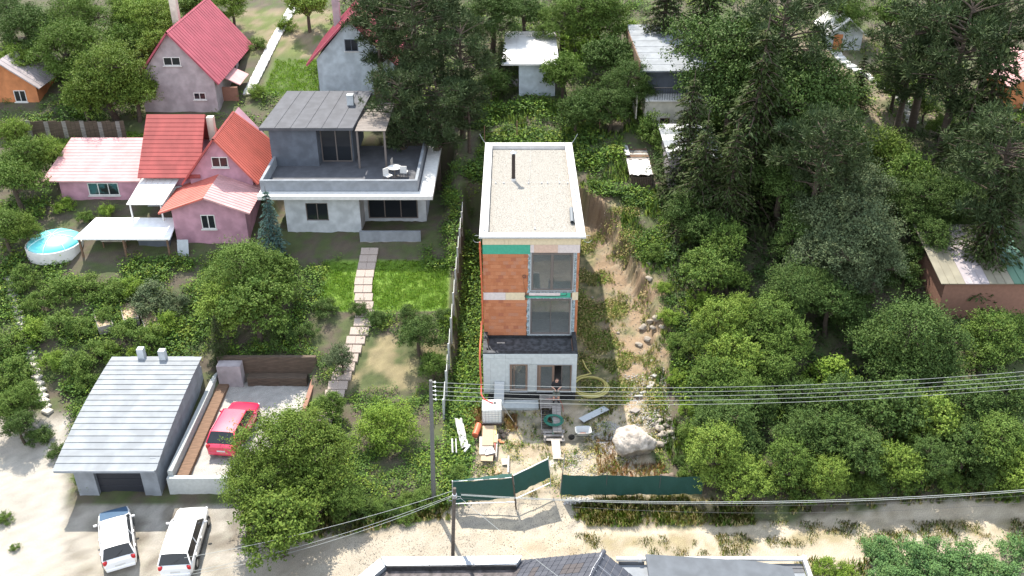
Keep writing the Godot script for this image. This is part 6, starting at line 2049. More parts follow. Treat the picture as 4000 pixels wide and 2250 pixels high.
# ---------------------------------------------------------------- cars
func car(called: String, label: String, at: Vector3, turn: float, paint: Material, roof_paint: Material, ln: float, wd: float, ht: float, hood: float, estate: bool, hood_paint: Material = null) -> Node3D:
	# front towards -z
	var c := thing(called, label, "car", at, turn)
	var hw := wd * 0.5
	var hl := ln * 0.5
	var belt := ht * 0.60
	# lower body: stations from nose to tail, [z, half width, belt height, sill]
	var st := [[-hl, 0.72, 0.40, 0.30], [-hl + 0.10, 0.86, 0.50, 0.22], [-hl + 0.35, 0.95, 0.55, 0.20], [-hl + hood, 1.0, 0.60, 0.18], [-0.2, 1.0, 0.61, 0.18], [0.6, 1.0, 0.62, 0.18], [hl - 0.45, 0.98, 0.62, 0.20], [hl - 0.12, 0.93, 0.58, 0.24], [hl, 0.82, 0.48, 0.30]]
	var rows := []
	for s in st:
		var row := []
		var w: float = hw * s[1]
		var b: float = ht * s[2] + (0.03 if s[0] > -hl + hood else 0.0)
		var low: float = s[3]
		for q in [[-0.75, low], [-0.95, low + 0.05], [-1.0, (low + b) * 0.5], [-0.97, b - 0.08], [-0.90, b], [-0.5, b + 0.025], [0.0, b + 0.035], [0.5, b + 0.025], [0.90, b], [0.97, b - 0.08], [1.0, (low + b) * 0.5], [0.95, low + 0.05], [0.75, low]]:
			row.append(V(q[0] * w, q[1], s[0]))
		rows.append(row)
	var mb := MB.new()
	mb.grid(rows, true)
	mb.face(rows[0], V(0, 0.5, 0))
	mb.face(rows[rows.size() - 1], V(0, 0.5, 0))
	var body := part("body", mb, paint, c)
	if hood_paint:
		var hm := MB.new()
		var hr := []
		for s in [st[1], st[2], st[3]]:
			var row := []
			for k in 7:
				var x: float = lerpf(-0.86, 0.86, k / 6.0)
				row.append(V(x * hw * s[1], ht * s[2] + 0.045 + 0.02 * (1.0 - x * x), s[0]))
			hr.append(row)
		hm.grid(hr)
		part("hood", hm, hood_paint, c)
	# glass house
	var z0 := -hl + hood
	var z1 := z0 + 0.72
	var z2 := hl - (0.42 if estate else 0.62)
	var z3 := hl - (0.12 if estate else 0.16)
	var bt := belt + 0.05
	var gl := MB.new()
	var top := ht - 0.03
	var bw := hw * 0.90
	var tw := hw * 0.72
	var lo := [V(-bw, bt, z0), V(bw, bt, z0), V(bw, bt, z3), V(-bw, bt, z3)]
	var hi := [V(-tw, top, z1), V(tw, top, z1), V(tw, top, z2), V(-tw, top, z2)]
	var mid := V(0, 1.0, 0)
	var names := ["windscreen", "side_window", "rear_window", "side_window"]
	for k in 4:
		var g := MB.new()
		g.face([lo[k], lo[(k + 1) % 4], hi[(k + 1) % 4], hi[k]], mid)
		var inner := []
		for q in [lo[k], lo[(k + 1) % 4], hi[(k + 1) % 4], hi[k]]: inner.append(q.lerp(mid, 0.03))
		g.face(inner, V(0, 9, 0) if k == 9 else mid * 3.0)
		part(names[k], g, M.car_glass, c)
	var rf := MB.new()
	var rr := []
	for i in 9:
		var t := i / 8.0
		var row := []
		var z := lerpf(z1 - 0.03, z2 + 0.05, t)
		for j in 9:
			var s := j / 8.0 * 2.0 - 1.0
			row.append(V(s * tw * 1.03, top + 0.045 * (1.0 - pow(absf(s), 3.0)) * (0.5 + sin(PI * clampf(t, 0.05, 0.95)) * 0.5) - 0.012 * pow(absf(s), 6.0), z))
		rr.append(row)
	rf.grid(rr)
	part("roof", rf, roof_paint, c)
	var pl := MB.new()
	for s in [-1.0, 1.0]:
		pl.tube([V(s * bw, bt, z0), V(s * tw, top, z1), V(s * tw, top, z2), V(s * bw, bt, z3)], 0.04, 6)
		pl.tube([V(s * bw, bt, (z1 + z2) * 0.5), V(s * tw, top, (z1 + z2) * 0.5)], 0.03, 6)
	part("pillars", pl, roof_paint, c)
	for s in [-1.0, 1.0]:
		for z in [-hl + 0.80, hl - 0.78]:
			var wn := MB.new()
			wn.lathe([Vector2(0.20, -0.11), Vector2(0.30, -0.11), Vector2(0.325, -0.06), Vector2(0.325, 0.06), Vector2(0.30, 0.11), Vector2(0.20, 0.11)], Transform3D(Basis(Vector3.BACK, PI / 2), V(s * (hw - 0.09), 0.325, z)), 20)
			var wheel := part("wheel", wn, M.tyre, c)
			var rm := MB.new()
			rm.lathe([Vector2(0.0, -0.10), Vector2(0.21, -0.105), Vector2(0.21, 0.105), Vector2(0.0, 0.10)], Transform3D(Basis(Vector3.BACK, PI / 2), V(s * (hw - 0.09), 0.325, z)), 14)
			part("rim", rm, M.rim, wheel)
		var hd := MB.new()
		hd.box(Transform3D(Basis(Vector3.UP, s * 0.35), V(s * hw * 0.66, ht * 0.43, -hl + 0.09)), V(0.34, 0.13, 0.14), 0.04)
		part("headlight", hd, M.lamp_clear, c)
		var tl := MB.new()
		tl.box(Transform3D(Basis(Vector3.UP, -s * 0.3), V(s * hw * 0.78, ht * 0.54, hl - 0.05)), V(0.22, 0.26, 0.12), 0.04)
		part("tail_light", tl, M.lamp_red, c)
		var mr := MB.new()
		mr.box(Transform3D(Basis(), V(s * (hw + 0.08), bt + 0.06, z0 + 0.35)), V(0.20, 0.13, 0.10), 0.03)
		part("mirror", mr, paint, c)
	var bp := MB.new()
	bp.box(Transform3D(Basis(), V(0, 0.36, hl - 0.01)), V(wd * 0.82, 0.20, 0.12), 0.04)
	bp.box(Transform3D(Basis(), V(0, 0.34, -hl + 0.02)), V(wd * 0.78, 0.18, 0.12), 0.04)
	part("bumper", bp, paint, c)
	var tr := MB.new()
	for s in [-1.0, 1.0]:
		tr.bx(V(s * hw * 0.93, 0.19, -hl + 1.2), V(s * (hw + 0.005), 0.27, hl - 1.2))
	part("sill_trim", tr, M.dark_plastic, c)
	for s in [-1.0, 1.0]:
		for z in [z1 - 0.05, (z1 + z2) * 0.5]:
			var dh := MB.new()
			dh.box(Transform3D(Basis(), V(s * (hw * 0.985), bt - 0.15, z + 0.62)), V(0.05, 0.035, 0.17), 0.012)
			part("door_handle", dh, M.rim, c)
			var ds := MB.new()
			ds.bx(V(s * hw * 0.97, 0.30, z + 0.76), V(s * (hw + 0.004), bt - 0.08, z + 0.775))
			part("door_gap", ds, M.dark_plastic, c)
	var wp := MB.new()
	wp.rod(V(-0.1, bt + 0.05, z3 + 0.02), V(0.25, (bt + top) * 0.5, (z2 + z3) * 0.5 + 0.03), 0.012)
	part("wiper", wp, M.dark_plastic, c)
	var np := MB.new()
	np.box(Transform3D(Basis(), V(0, 0.55, hl + 0.0)), V(0.50, 0.11, 0.02), 0.004)
	part("number_plate", np, M.slab_white, c)
	return c

func build_cars() -> void:
	car("red_car", "bright red hatchback parked above the concrete retaining wall", V(-16.55, -0.70, 3.3), -0.10, M.paint_red, M.paint_red, 4.5, 1.92, 1.55, 1.1, false)
	car("white_car", "white car with a dark blue bonnet parked before the garage door", V(-21.0, ground(-21.0, 11.1) + 0.02, 11.1), 0.42, M.paint_white, M.paint_white, 4.2, 1.74, 1.55, 0.95, true, M.paint_blue)
	car("white_car", "long all white estate car parked below the retaining wall", V(-17.35, ground(-17.4, 11.2) + 0.02, 11.25), 0.08, M.paint_white, M.paint_white, 4.6, 1.82, 1.50, 1.15, true)

# ---------------------------------------------------------------- roofs across the road
func build_foreground() -> void:
	rng.seed = 700
	var s := thing("flat_roof_building", "low building with a brushed metal parapet cap and silt on its flat roof", "building", V(-3.0, -1.8, 17.0))
	var cap := MB.new()
	var y := 1.0
	var out := [V(-6.35, y, 14.8), V(0.5, y, 14.72), V(0.5, y, 26.0), V(-15.0, y, 26.0)]
	var inn := [V(-6.05, y - 0.03, 15.33), V(0.2, y - 0.03, 15.26), V(0.2, y - 0.03, 25.7), V(-14.2, y - 0.03, 25.7)]
	for q in [[-1, 0.0, 0.33], [0, 0.335, 0.665], [1, 0.67, 1.0]]:
		var m := MB.new()
		m.slab([out[0].lerp(out[1], q[1]), out[0].lerp(out[1], q[2]), inn[0].lerp(inn[1], q[2]), inn[0].lerp(inn[1], q[1])], 0.03)
		part("parapet_cap", m, M.silver_cap, s)
	for k in 4:
		var a := k / 4.0
		var b := (k + 0.97) / 4.0
		var m := MB.new()
		m.slab([out[3].lerp(out[0], a), out[3].lerp(out[0], b), inn[3].lerp(inn[0], b), inn[3].lerp(inn[0], a)], 0.03)
		part("parapet_cap", m, M.silver_cap, s)
	var wl := MB.new()
	wl.slab([V(-6.28, y - 0.045, 14.86), V(0.45, y - 0.045, 14.78), V(0.22, y - 0.045, 15.2), V(-6.1, y - 0.045, 15.28)], 4.5)
	wl.slab([V(-6.28, y - 0.047, 14.86), V(-6.1, y - 0.047, 15.28), V(-14.2, y - 0.047, 25.6), V(-14.8, y - 0.047, 25.9)], 4.5)
	part("wall", wl, M.wall_silver, s)
	var rim := MB.new()
	rim.slab([V(-6.06, y - 0.05, 15.31), V(0.22, y - 0.05, 15.24), V(0.22, y - 0.05, 15.33), V(-6.0, y - 0.05, 15.40)], 0.5)
	part("parapet_lining", rim, M.felt, s)
	var fl := MB.new()
	fl.slab([V(-6.0, y - 0.32, 15.34), V(0.4, y - 0.32, 15.28), V(0.4, y - 0.32, 26.0), V(-14.2, y - 0.32, 25.7)], 0.2)
	part("flat_roof", fl, M.silt, s)
	shifted(s)
	# the tiled gable roof, turned a little
	var ap := V(4.19, 3.0, 16.5)
	var rot := deg_to_rad(26.0)
	var t := tan(deg_to_rad(30.0))
	var dl := V(-cos(rot), -t, -sin(rot))
	var dr := V(cos(rot), -t, sin(rot))
	var ri := V(-sin(rot), 0, cos(rot))
	var h := thing("tiled_house", "house with a dark grey concrete tile gable roof across the road", "house", V(3.0, -2.5, 20.0))
	var un := MB.new()
	un.slab([ap + dl * 5.15, ap + dl * 5.15 + ri * 9.0, ap + ri * 9.0, ap], 0.12)
	un.slab([ap + dr * 4.2, ap + dr * 4.2 + ri * 9.0, ap + ri * 9.0, ap], 0.12)
	var deck := part("roof_deck", un, M.wood_dark, h)
	for side in 2:
		var d := dl if side == 0 else dr
		var len := 5.15 if side == 0 else 4.2
		var sl := d.length()
		var courses := 16 if side == 0 else 13
		var step := len / courses
		var dn := d.normalized()
		var nn := dn.cross(ri)
		if nn.y < 0: nn = -nn
		var tm := MB.new()
		# a flat interlocking tile with a rounded lower edge and a raised side roll
		var bs := Basis(ri * 1.0, nn, dn)
		tm.box(Transform3D(Basis(), V(0, 0.0, 0)), V(0.325, 0.042, step * sl + 0.06), 0.010)
		tm.box(Transform3D(Basis(), V(0.15, 0.014, 0)), V(0.035, 0.03, step * sl + 0.058), 0.010)
		var tile := tm.mesh()
		var cols := 11 if side == 0 else 9
		for i in courses:
			for j in cols:
				if side == 1 and (i > 9 or j > 7): continue
				var q := ap + d * (i + 0.5) * step + ri * (j + 0.5) * 0.33
				var b2 := Basis(ri, nn, dn)
				if b2.determinant() < 0: b2 = Basis(-ri, nn, dn)
				b2 = b2 * Basis(Vector3.RIGHT, 0.10)
				var mat: Material = M.tile_worn if (side == 0 and j in [2, 3] and i in [2, 3, 4, 9, 12, 13]) else ([M.tile, M.tile, M.tile_pale][rng.randi() % 3])
				part("tile", tile, mat, deck, Transform3D(b2, q + nn * (0.045 + rnd(-0.003, 0.003))))
	for i in 12:
		var m := MB.new()
		m.tube([ap + ri * (i * 0.36 - 0.06) + V(0, 0.05, 0), ap + ri * (i * 0.36 + 0.34) + V(0, 0.07, 0)], [0.125, 0.115], 12)
		part("ridge_tile", m, M.tile, h)
	var gt := MB.new()
	gt.tube([ap + dl * 5.22 + V(0, 0.02, 0) - ri * 0.1, ap + dl * 5.22 + V(0, 0.02, 0) + ri * 9.0], 0.07, 8)
	part("gutter", gt, M.black_metal, h)
	var lw := MB.new()
	var pth := []
	for i in 13:
		pth.append(ap + V(0, 0.2, 0) + ri * (0.2 + i * 0.35) + V(0.03 * sin(i * 1.7), 0, 0))
	lw.tube(pth, 0.012, 5)
	var p2 := []
	for i in 16:
		p2.append(ap + ri * 2.05 + dl * (i * 0.34) + V(0, 0.17 + 0.02 * sin(i * 2.0), 0))
	lw.tube(p2, 0.010, 5)
	var p3 := []
	for i in 8:
		p3.append(ap + ri * 0.9 + dr * (i * 0.4) + V(0, 0.17, 0))
	lw.tube(p3, 0.010, 5)
	for k in [0.35, 1.2, 2.05]:
		lw.tube([ap + ri * k + dl * 0.16 + V(0, 0.12, 0), ap + ri * k + V(0, 0.22, 0), ap + ri * k + dr * 0.16 + V(0, 0.12, 0)], 0.014, 5)
	lw.rod(ap + ri * 0.1, ap + ri * 0.1 + V(0, 0.45, 0), 0.008)
	part("lightning_wire", lw, M.steel, h)
	var gb := MB.new()
	var a := ap + ri * 0.35
	gb.prism([Vector2(0, -0.2), Vector2(-4.9, -0.2 - 4.9 * t), Vector2(-4.9, -6.5), Vector2(4.0, -6.5), Vector2(4.0, -0.2 - 4.0 * t)], Transform3D(Basis(V(cos(rot), 0, sin(rot)), Vector3.UP, -ri * -1.0), a), 0.3)
	part("gable_wall", gb, M.wall_silver, h)
	shifted(h)
	# flat felt roofs beside it
	var f := thing("felt_roof_building", "low building with grey felt roofing and a white metal edge across the road", "building", V(9.5, -2.0, 19.0))
	bxp("wall", V(4.9, -3.5, 16.35), V(13.5, 2.1, 22.0), M.wall_silver, f)
	bxp("edge_trim", V(4.85, 2.28, 16.15), V(13.65, 2.42, 16.32), M.slab_white, f)
	bxp("edge_trim", V(13.5, 2.2, 16.32), V(13.68, 2.42, 22.0), M.galva, f)
	for x in [5.95, 13.6]:
		bxp("trim_joint", V(x - 0.09, 2.25, 16.1), V(x + 0.09, 2.46, 16.36), M.slab_white, f)
	rng.seed = 720
	for i in 5:
		for j in 9:
			var x := 10.4 + j * 0.345 + (0.17 if i % 2 else 0.0)
			bxp("felt_shingle", V(x, 2.12 - i * 0.03, 16.34 + i * 0.24), V(minf(x + 0.34, 13.48), 2.15 - i * 0.03, 16.62 + i * 0.24), M.felt_shingle, f)
	bxp("gutter_back", V(4.95, 1.56, 16.32), V(6.15, 2.27, 16.38), M.felt_shingle, f)
	var sl := MB.new()
	sl.slab([V(6.2, 2.62, 16.2), V(11.2, 2.44, 16.45), V(12.9, 2.35, 16.75), V(12.9, 2.35, 22.0), V(6.2, 2.62, 22.0)], 0.16)
	part("roof_sheet", sl, M.sheet_slate, f)
	shifted(f)
	car("dark_car", "black car roof showing below the hanging branch beside the metal cap", V(-8.9, ground(-9.2, 16.0) + 0.1, 16.2), 0.6, M.paint_black, M.paint_black, 4.2, 1.75, 1.5, 1.0, false)

const TREES := [
	["broad", "dark_tree", "leaf_dark", "tree", "largest dark green broadleaf tree beside the tall cream house", "plants beside the tall cream house", [[9.5, -27.7, 2.73, 5.3]]],
	["broad", "dark_tree", "leaf_dark", "tree", "second largest dark green broadleaf tree beside the tall cream house", "plants beside the tall cream house", [[8.4, -32.3, 2.42, 4.8]]],
	["broad", "dark_tree", "leaf_dark", "tree", "smallest dark green broadleaf tree beside the tall cream house", "plants beside the tall cream house", [[12.0, -32.6, 1.33, 2.8]]],
	["broad", "dark_tree", "leaf_dark", "tree", "dark green broadleaf tree beside the pallet shed", "plants beside the pallet shed", [[7.9, -25.7, 1.86, 3.7]]],
	["broad", "dark_tree", "leaf_dark", "tree", "largest dark green broadleaf tree behind the unfinished house", "plants behind the unfinished house", [[5.1, -24.9, 1.85, 3.7]]],
	["broad", "dark_tree", "leaf_dark", "tree", "smaller dark green broadleaf tree behind the unfinished house", "plants behind the unfinished house", [[6.3, -26.8, 1.68, 3.4]]],
	["broad", "broadleaf_tree", "leaf_mid", "tree", "mid green broadleaf tree beside the tall cream house", "plants beside the tall cream house", [[12.1, -29.6, 1.62, 3.3]]],
	["bush", "leafy_bush", "leaf_mid", "bush", "largest mid green leafy bush beside the pallet shed", "plants beside the pallet shed", [[11.5, -24.4, 1.75, 2.4]]],
	["bush", "leafy_bush", "leaf_mid", "bush", "smaller mid green leafy bush beside the pallet shed", "plants beside the pallet shed", [[12.6, -22.8, 1.42, 1.9]]],
	["spruce", "spruce_tree", "needle", "tree", "largest dark spruce with drooping branches below the metal shed", "plants below the metal shed", [[17.4, -16.3, 4.29, 14.6]]],
	["spruce", "spruce_tree", "needle", "tree", "second largest dark spruce with drooping branches below the metal shed", "plants below the metal shed", [[13.1, -18.1, 2.83, 9.6]]],
	["spruce", "spruce_tree", "needle", "tree", "smallest dark spruce with drooping branches below the metal shed", "plants below the metal shed", [[13.5, -14.0, 2.71, 9.2]]],
	["broad", "dark_tree", "leaf_dark", "tree", "dark green broadleaf tree below the metal shed", "plants below the metal shed", [[12.6, -13.3, 2.01, 4.0]]],
	["bush", "leafy_bush", "leaf_mid", "bush", "mid green leafy bush below the metal shed", "plants below the metal shed", [[13.1, -18.9, 0.98, 1.3]]],
	["broad", "dark_tree", "leaf_dark", "tree", "largest dark green broadleaf tree in the wood facing the clay slope", "plants in the wood facing the clay slope", [[20.5, -10.9, 2.66, 5.2]]],
	["broad", "dark_tree", "leaf_dark", "tree", "second largest dark green broadleaf tree in the wood facing the clay slope", "plants in the wood facing the clay slope", [[18.5, -5.8, 2.52, 5.0]]],
	["broad", "dark_tree", "leaf_dark", "tree", "smallest dark green broadleaf tree in the wood facing the clay slope", "plants in the wood facing the clay slope", [[13.7, -11.8, 1.80, 3.6]]],
	["broad", "broadleaf_tree", "leaf_mid", "tree", "largest mid green broadleaf tree in the wood facing the clay slope", "plants in the wood facing the clay slope", [[14.8, -10.4, 1.95, 3.9]]],
	["broad", "broadleaf_tree", "leaf_mid", "tree", "smaller mid green broadleaf tree in the wood facing the clay slope", "plants in the wood facing the clay slope", [[14.8, -8.1, 1.39, 2.9]]],
	["broad", "broadleaf_tree", "leaf_mid", "tree", "mid green broadleaf tree at the edge of the eroded bank", "plants at the edge of the eroded bank", [[13.2, -8.0, 1.90, 3.8]]],
	["bush", "pale_bush", "leaf_yellow", "bush", "bright yellow green bush below the metal shed", "plants below the metal shed", [[12.6, -12.9, 0.74, 1.0]]],
	["bush", "pale_bush", "leaf_yellow", "bush", "bright yellow green bush in the wood facing the clay slope", "plants in the wood facing the clay slope", [[13.1, -11.1, 0.91, 1.2]]],
	["bush", "pale_bush", "leaf_yellow", "bush", "largest bright yellow green bush at the edge of the eroded bank", "plants at the edge of the eroded bank", [[12.9, -6.4, 1.55, 2.1]]],
	["bush", "pale_bush", "leaf_yellow", "bush", "second largest bright yellow green bush at the edge of the eroded bank", "plants at the edge of the eroded bank", [[10.6, -6.0, 0.90, 1.2]]],
	["bush", "pale_bush", "leaf_yellow", "bush", "smallest bright yellow green bush at the edge of the eroded bank", "plants at the edge of the eroded bank", [[10.4, -8.5, 0.80, 1.1]]],
	["broad", "pale_tree", "leaf_light", "tree", "largest yellow green broadleaf tree in the wood under the power lines", "plants in the wood under the power lines", [[13.1, -2.9, 2.28, 4.5]]],
	["broad", "pale_tree", "leaf_light", "tree", "second largest yellow green broadleaf tree in the wood under the power lines", "plants in the wood under the power lines", [[13.9, -0.8, 2.07, 4.1]]],
	["broad", "pale_tree", "leaf_light", "tree", "smallest yellow green broadleaf tree in the wood under the power lines", "plants in the wood under the power lines", [[14.8, -5.0, 1.51, 3.1]]],
	["broad", "broadleaf_tree", "leaf_mid", "tree", "largest mid green broadleaf tree in the wood under the power lines", "plants in the wood under the power lines", [[16.5, -3.7, 2.14, 4.3]]],
	["broad", "broadleaf_tree", "leaf_mid", "tree", "second largest mid green broadleaf tree in the wood under the power lines", "plants in the wood under the power lines", [[17.5, -1.9, 1.94, 3.9]]],
	["broad", "broadleaf_tree", "leaf_mid", "tree", "third largest mid green broadleaf tree in the wood under the power lines", "plants in the wood under the power lines", [[12.5, 0.7, 1.80, 3.6]]],
	["broad", "broadleaf_tree", "leaf_mid", "tree", "fourth largest mid green broadleaf tree in the wood under the power lines", "plants in the wood under the power lines", [[16.0, -0.1, 1.74, 3.5]]],
	["broad", "broadleaf_tree", "leaf_mid", "tree", "fifth largest mid green broadleaf tree in the wood under the power lines", "plants in the wood under the power lines", [[13.9, 1.8, 1.69, 3.4]]],
	["broad", "broadleaf_tree", "leaf_mid", "tree", "smallest mid green broadleaf tree in the wood under the power lines", "plants in the wood under the power lines", [[12.5, -2.3, 1.47, 3.0]]],
	["broad", "dark_tree", "leaf_dark", "tree", "dark green broadleaf tree behind the big boulder", "plants behind the big boulder", [[11.9, 3.0, 1.29, 2.7]]],
	["broad", "dark_tree", "leaf_dark", "tree", "largest dark green broadleaf tree at the end of the long net fence", "plants at the end of the long net fence", [[12.5, 4.8, 1.91, 3.8]]],
	["broad", "dark_tree", "leaf_dark", "tree", "smaller dark green broadleaf tree at the end of the long net fence", "plants at the end of the long net fence", [[13.0, 6.2, 1.30, 2.7]]],
	["bush", "leafy_bush", "leaf_mid", "bush", "mid green leafy bush behind the big boulder", "plants behind the big boulder", [[10.6, 3.8, 0.91, 1.2]]],
	["broad", "pale_tree", "leaf_light", "tree", "largest yellow green broadleaf tree at the end of the long net fence", "plants at the end of the long net fence", [[11.1, 7.7, 2.10, 4.2]]],
	["broad", "pale_tree", "leaf_light", "tree", "smaller yellow green broadleaf tree at the end of the long net fence", "plants at the end of the long net fence", [[12.6, 8.6, 1.53, 3.1]]],
	["bush", "leafy_bush", "leaf_mid", "bush", "largest mid green leafy bush at the end of the long net fence", "plants at the end of the long net fence", [[11.8, 7.0, 1.06, 1.4]]],
	["bush", "leafy_bush", "leaf_mid", "bush", "second largest mid green leafy bush at the end of the long net fence", "plants at the end of the long net fence", [[14.0, 7.9, 0.95, 1.3]]],
	["bush", "leafy_bush", "leaf_mid", "bush", "smallest mid green leafy bush at the end of the long net fence", "plants at the end of the long net fence", [[10.1, 7.2, 0.86, 1.2]]],
	["bush", "clipped_bush", "leaf_dark", "bush", "largest dark green low bush at the end of the long net fence", "plants at the end of the long net fence", [[13.1, 4.0, 1.55, 2.1]]],
	["bush", "clipped_bush", "leaf_dark", "bush", "second largest dark green low bush at the end of the long net fence", "plants at the end of the long net fence", [[12.9, 7.8, 0.90, 1.2]]],
	["bush", "clipped_bush", "leaf_dark", "bush", "smallest dark green low bush at the end of the long net fence", "plants at the end of the long net fence", [[9.7, 6.0, 0.59, 0.8]]],
	["broad", "dark_tree", "leaf_dark", "tree", "largest dark green broadleaf tree above the shaded stretch of dirt road", "plants above the shaded stretch of dirt road", [[22.3, 4.0, 2.22, 4.4]]],
	["broad", "dark_tree", "leaf_dark", "tree", "second largest dark green broadleaf tree above the shaded stretch of dirt road", "plants above the shaded stretch of dirt road", [[19.5, 3.4, 2.10, 4.2]]],
	["broad", "dark_tree", "leaf_dark", "tree", "third largest dark green broadleaf tree above the shaded stretch of dirt road", "plants above the shaded stretch of dirt road", [[18.2, 6.1, 1.87, 3.8]]],
	["broad", "dark_tree", "leaf_dark", "tree", "fourth largest dark green broadleaf tree above the shaded stretch of dirt road", "plants above the shaded stretch of dirt road", [[19.4, 7.4, 1.83, 3.7]]],
	["broad", "dark_tree", "leaf_dark", "tree", "fifth largest dark green broadleaf tree above the shaded stretch of dirt road", "plants above the shaded stretch of dirt road", [[16.5, 5.6, 1.74, 3.5]]],
	["broad", "dark_tree", "leaf_dark", "tree", "sixth largest dark green broadleaf tree above the shaded stretch of dirt road", "plants above the shaded stretch of dirt road", [[22.9, 7.5, 1.55, 3.2]]],
	["broad", "dark_tree", "leaf_dark", "tree", "seventh largest dark green broadleaf tree above the shaded stretch of dirt road", "plants above the shaded stretch of dirt road", [[17.3, 2.2, 1.53, 3.1]]],
	["broad", "dark_tree", "leaf_dark", "tree", "smallest dark green broadleaf tree above the shaded stretch of dirt road", "plants above the shaded stretch of dirt road", [[14.5, 3.2, 1.51, 3.1]]],
	["broad", "dark_tree", "leaf_dark", "tree", "largest dark green broadleaf tree in the dark spruce stand above the metal shed", "plants in the dark spruce stand above the metal shed", [[17.5, -23.9, 5.84, 11.1]]],
	["broad", "dark_tree", "leaf_dark", "tree", "second largest dark green broadleaf tree in the dark spruce stand above the metal shed", "plants in the dark spruce stand above the metal shed", [[21.6, -20.2, 5.30, 10.1]]],
	["broad", "dark_tree", "leaf_dark", "tree", "smallest dark green broadleaf tree in the dark spruce stand above the metal shed", "plants in the dark spruce stand above the metal shed", [[17.2, -20.9, 1.73, 3.5]]],
	["pine", "pine_tree", "needle_pine", "tree", "dark pine with tufted branches in the dark spruce stand above the metal shed", "plants in the dark spruce stand above the metal shed", [[20.1, -22.1, 4.10, 13.1]]],
	["spruce", "spruce_tree", "needle", "tree", "largest dark spruce with drooping branches beside the tall cream house", "plants beside the tall cream house", [[16.1, -31.5, 3.78, 12.8]]],
	["spruce", "spruce_tree", "needle", "tree", "smaller dark spruce with drooping branches beside the tall cream house", "plants beside the tall cream house", [[13.5, -36.2, 3.11, 10.6]]],
	["broad", "dark_tree", "leaf_dark", "tree", "dark green broadleaf tree in the wood between the spruces and the hut", "plants in the wood between the spruces and the hut", [[19.8, -14.4, 3.47, 6.7]]],
	["pine", "pine_tree", "needle_pine", "tree", "dark pine with tufted branches in the wood between the spruces and the hut", "plants in the wood between the spruces and the hut", [[20.8, -11.5, 3.35, 10.7]]],
	["spruce", "spruce_tree", "needle", "tree", "dark spruce with drooping branches in the wood facing the clay slope", "plants in the wood facing the clay slope", [[15.4, -13.2, 2.69, 9.2]]],
	["spruce", "cypress_tree", "needle", "tree", "slim dark evergreen cone beside the winding far path", "plants beside the winding far path", [[28.9, -28.5, 1.27, 5.3]]],
	["pine", "pine_tree", "needle_pine", "tree", "largest dark pine with tufted branches beside the winding far path", "plants beside the winding far path", [[33.0, -20.7, 4.19, 13.4]]],
	["pine", "pine_tree", "needle_pine", "tree", "second largest dark pine with tufted branches beside the winding far path", "plants beside the winding far path", [[32.8, -25.8, 4.06, 13.0]]],
	["pine", "pine_tree", "needle_pine", "tree", "third largest dark pine with tufted branches beside the winding far path", "plants beside the winding far path", [[39.0, -28.2, 3.50, 11.2]]],
	["pine", "pine_tree", "needle_pine", "tree", "smallest dark pine with tufted branches beside the winding far path", "plants beside the winding far path", [[31.0, -24.6, 2.91, 9.3]]],
	["broad", "broadleaf_tree", "leaf_mid", "tree", "largest mid green broadleaf tree beside the winding far path", "plants beside the winding far path", [[32.0, -28.7, 2.13, 4.2]]],
	["broad", "broadleaf_tree", "leaf_mid", "tree", "second largest mid green broadleaf tree beside the winding far path", "plants beside the winding far path", [[34.1, -26.7, 1.26, 2.6]]],
	["broad", "broadleaf_tree", "leaf_mid", "tree", "smallest mid green broadleaf tree beside the winding far path", "plants beside the winding far path", [[34.6, -24.4, 1.23, 2.6]]],
	["broad", "broadleaf_tree", "leaf_mid", "tree", "largest mid green broadleaf tree near the white cottage", "plants near the white cottage", [[30.8, -40.9, 2.83, 5.5]]],
	["broad", "broadleaf_tree", "leaf_mid", "tree", "smaller mid green broadleaf tree near the white cottage", "plants near the white cottage", [[34.8, -39.4, 2.34, 4.6]]],
	["spruce", "spruce_tree", "needle", "tree", "largest dark spruce with drooping branches on the slope above the old hut", "plants on the slope above the old hut", [[35.1, -18.9, 3.73, 12.7]]],
	["spruce", "spruce_tree", "needle", "tree", "smaller dark spruce with drooping branches on the slope above the old hut", "plants on the slope above the old hut", [[32.5, -16.2, 2.94, 10.0]]],
	["pine", "pine_tree", "needle_pine", "tree", "dark pine with tufted branches around the old garden hut", "plants around the old garden hut", [[32.1, -9.6, 3.58, 11.5]]],
	["broad", "olive_tree", "leaf_olive", "tree", "olive green spreading tree in the wood between the spruces and the hut", "plants in the wood between the spruces and the hut", [[28.1, -19.0, 2.51, 4.9]]],
	["broad", "broadleaf_tree", "leaf_mid", "tree", "mid green broadleaf tree in the wood between the spruces and the hut", "plants in the wood between the spruces and the hut", [[28.7, -16.0, 2.62, 5.1]]],
	["broad", "dark_tree", "leaf_dark", "tree", "largest dark green broadleaf tree around the old garden hut", "plants around the old garden hut", [[29.1, -13.2, 2.72, 5.3]]],
	["broad", "dark_tree", "leaf_dark", "tree", "second largest dark green broadleaf tree around the old garden hut", "plants around the old garden hut", [[31.3, -13.2, 2.72, 5.3]]],
	["broad", "dark_tree", "leaf_dark", "tree", "smallest dark green broadleaf tree around the old garden hut", "plants around the old garden hut", [[29.3, -10.3, 2.12, 4.2]]],
	["broad", "grey_tree", "leaf_grey", "tree", "largest grey green broadleaf tree in the wood between the spruces and the hut", "plants in the wood between the spruces and the hut", [[23.1, -9.6, 3.80, 7.3]]],
	["broad", "grey_tree", "leaf_grey", "tree", "second largest grey green broadleaf tree in the wood between the spruces and the hut", "plants in the wood between the spruces and the hut", [[23.6, -13.4, 3.61, 7.0]]],
	["broad", "grey_tree", "leaf_grey", "tree", "smallest grey green broadleaf tree in the wood between the spruces and the hut", "plants in the wood between the spruces and the hut", [[24.1, -8.0, 2.75, 5.4]]],
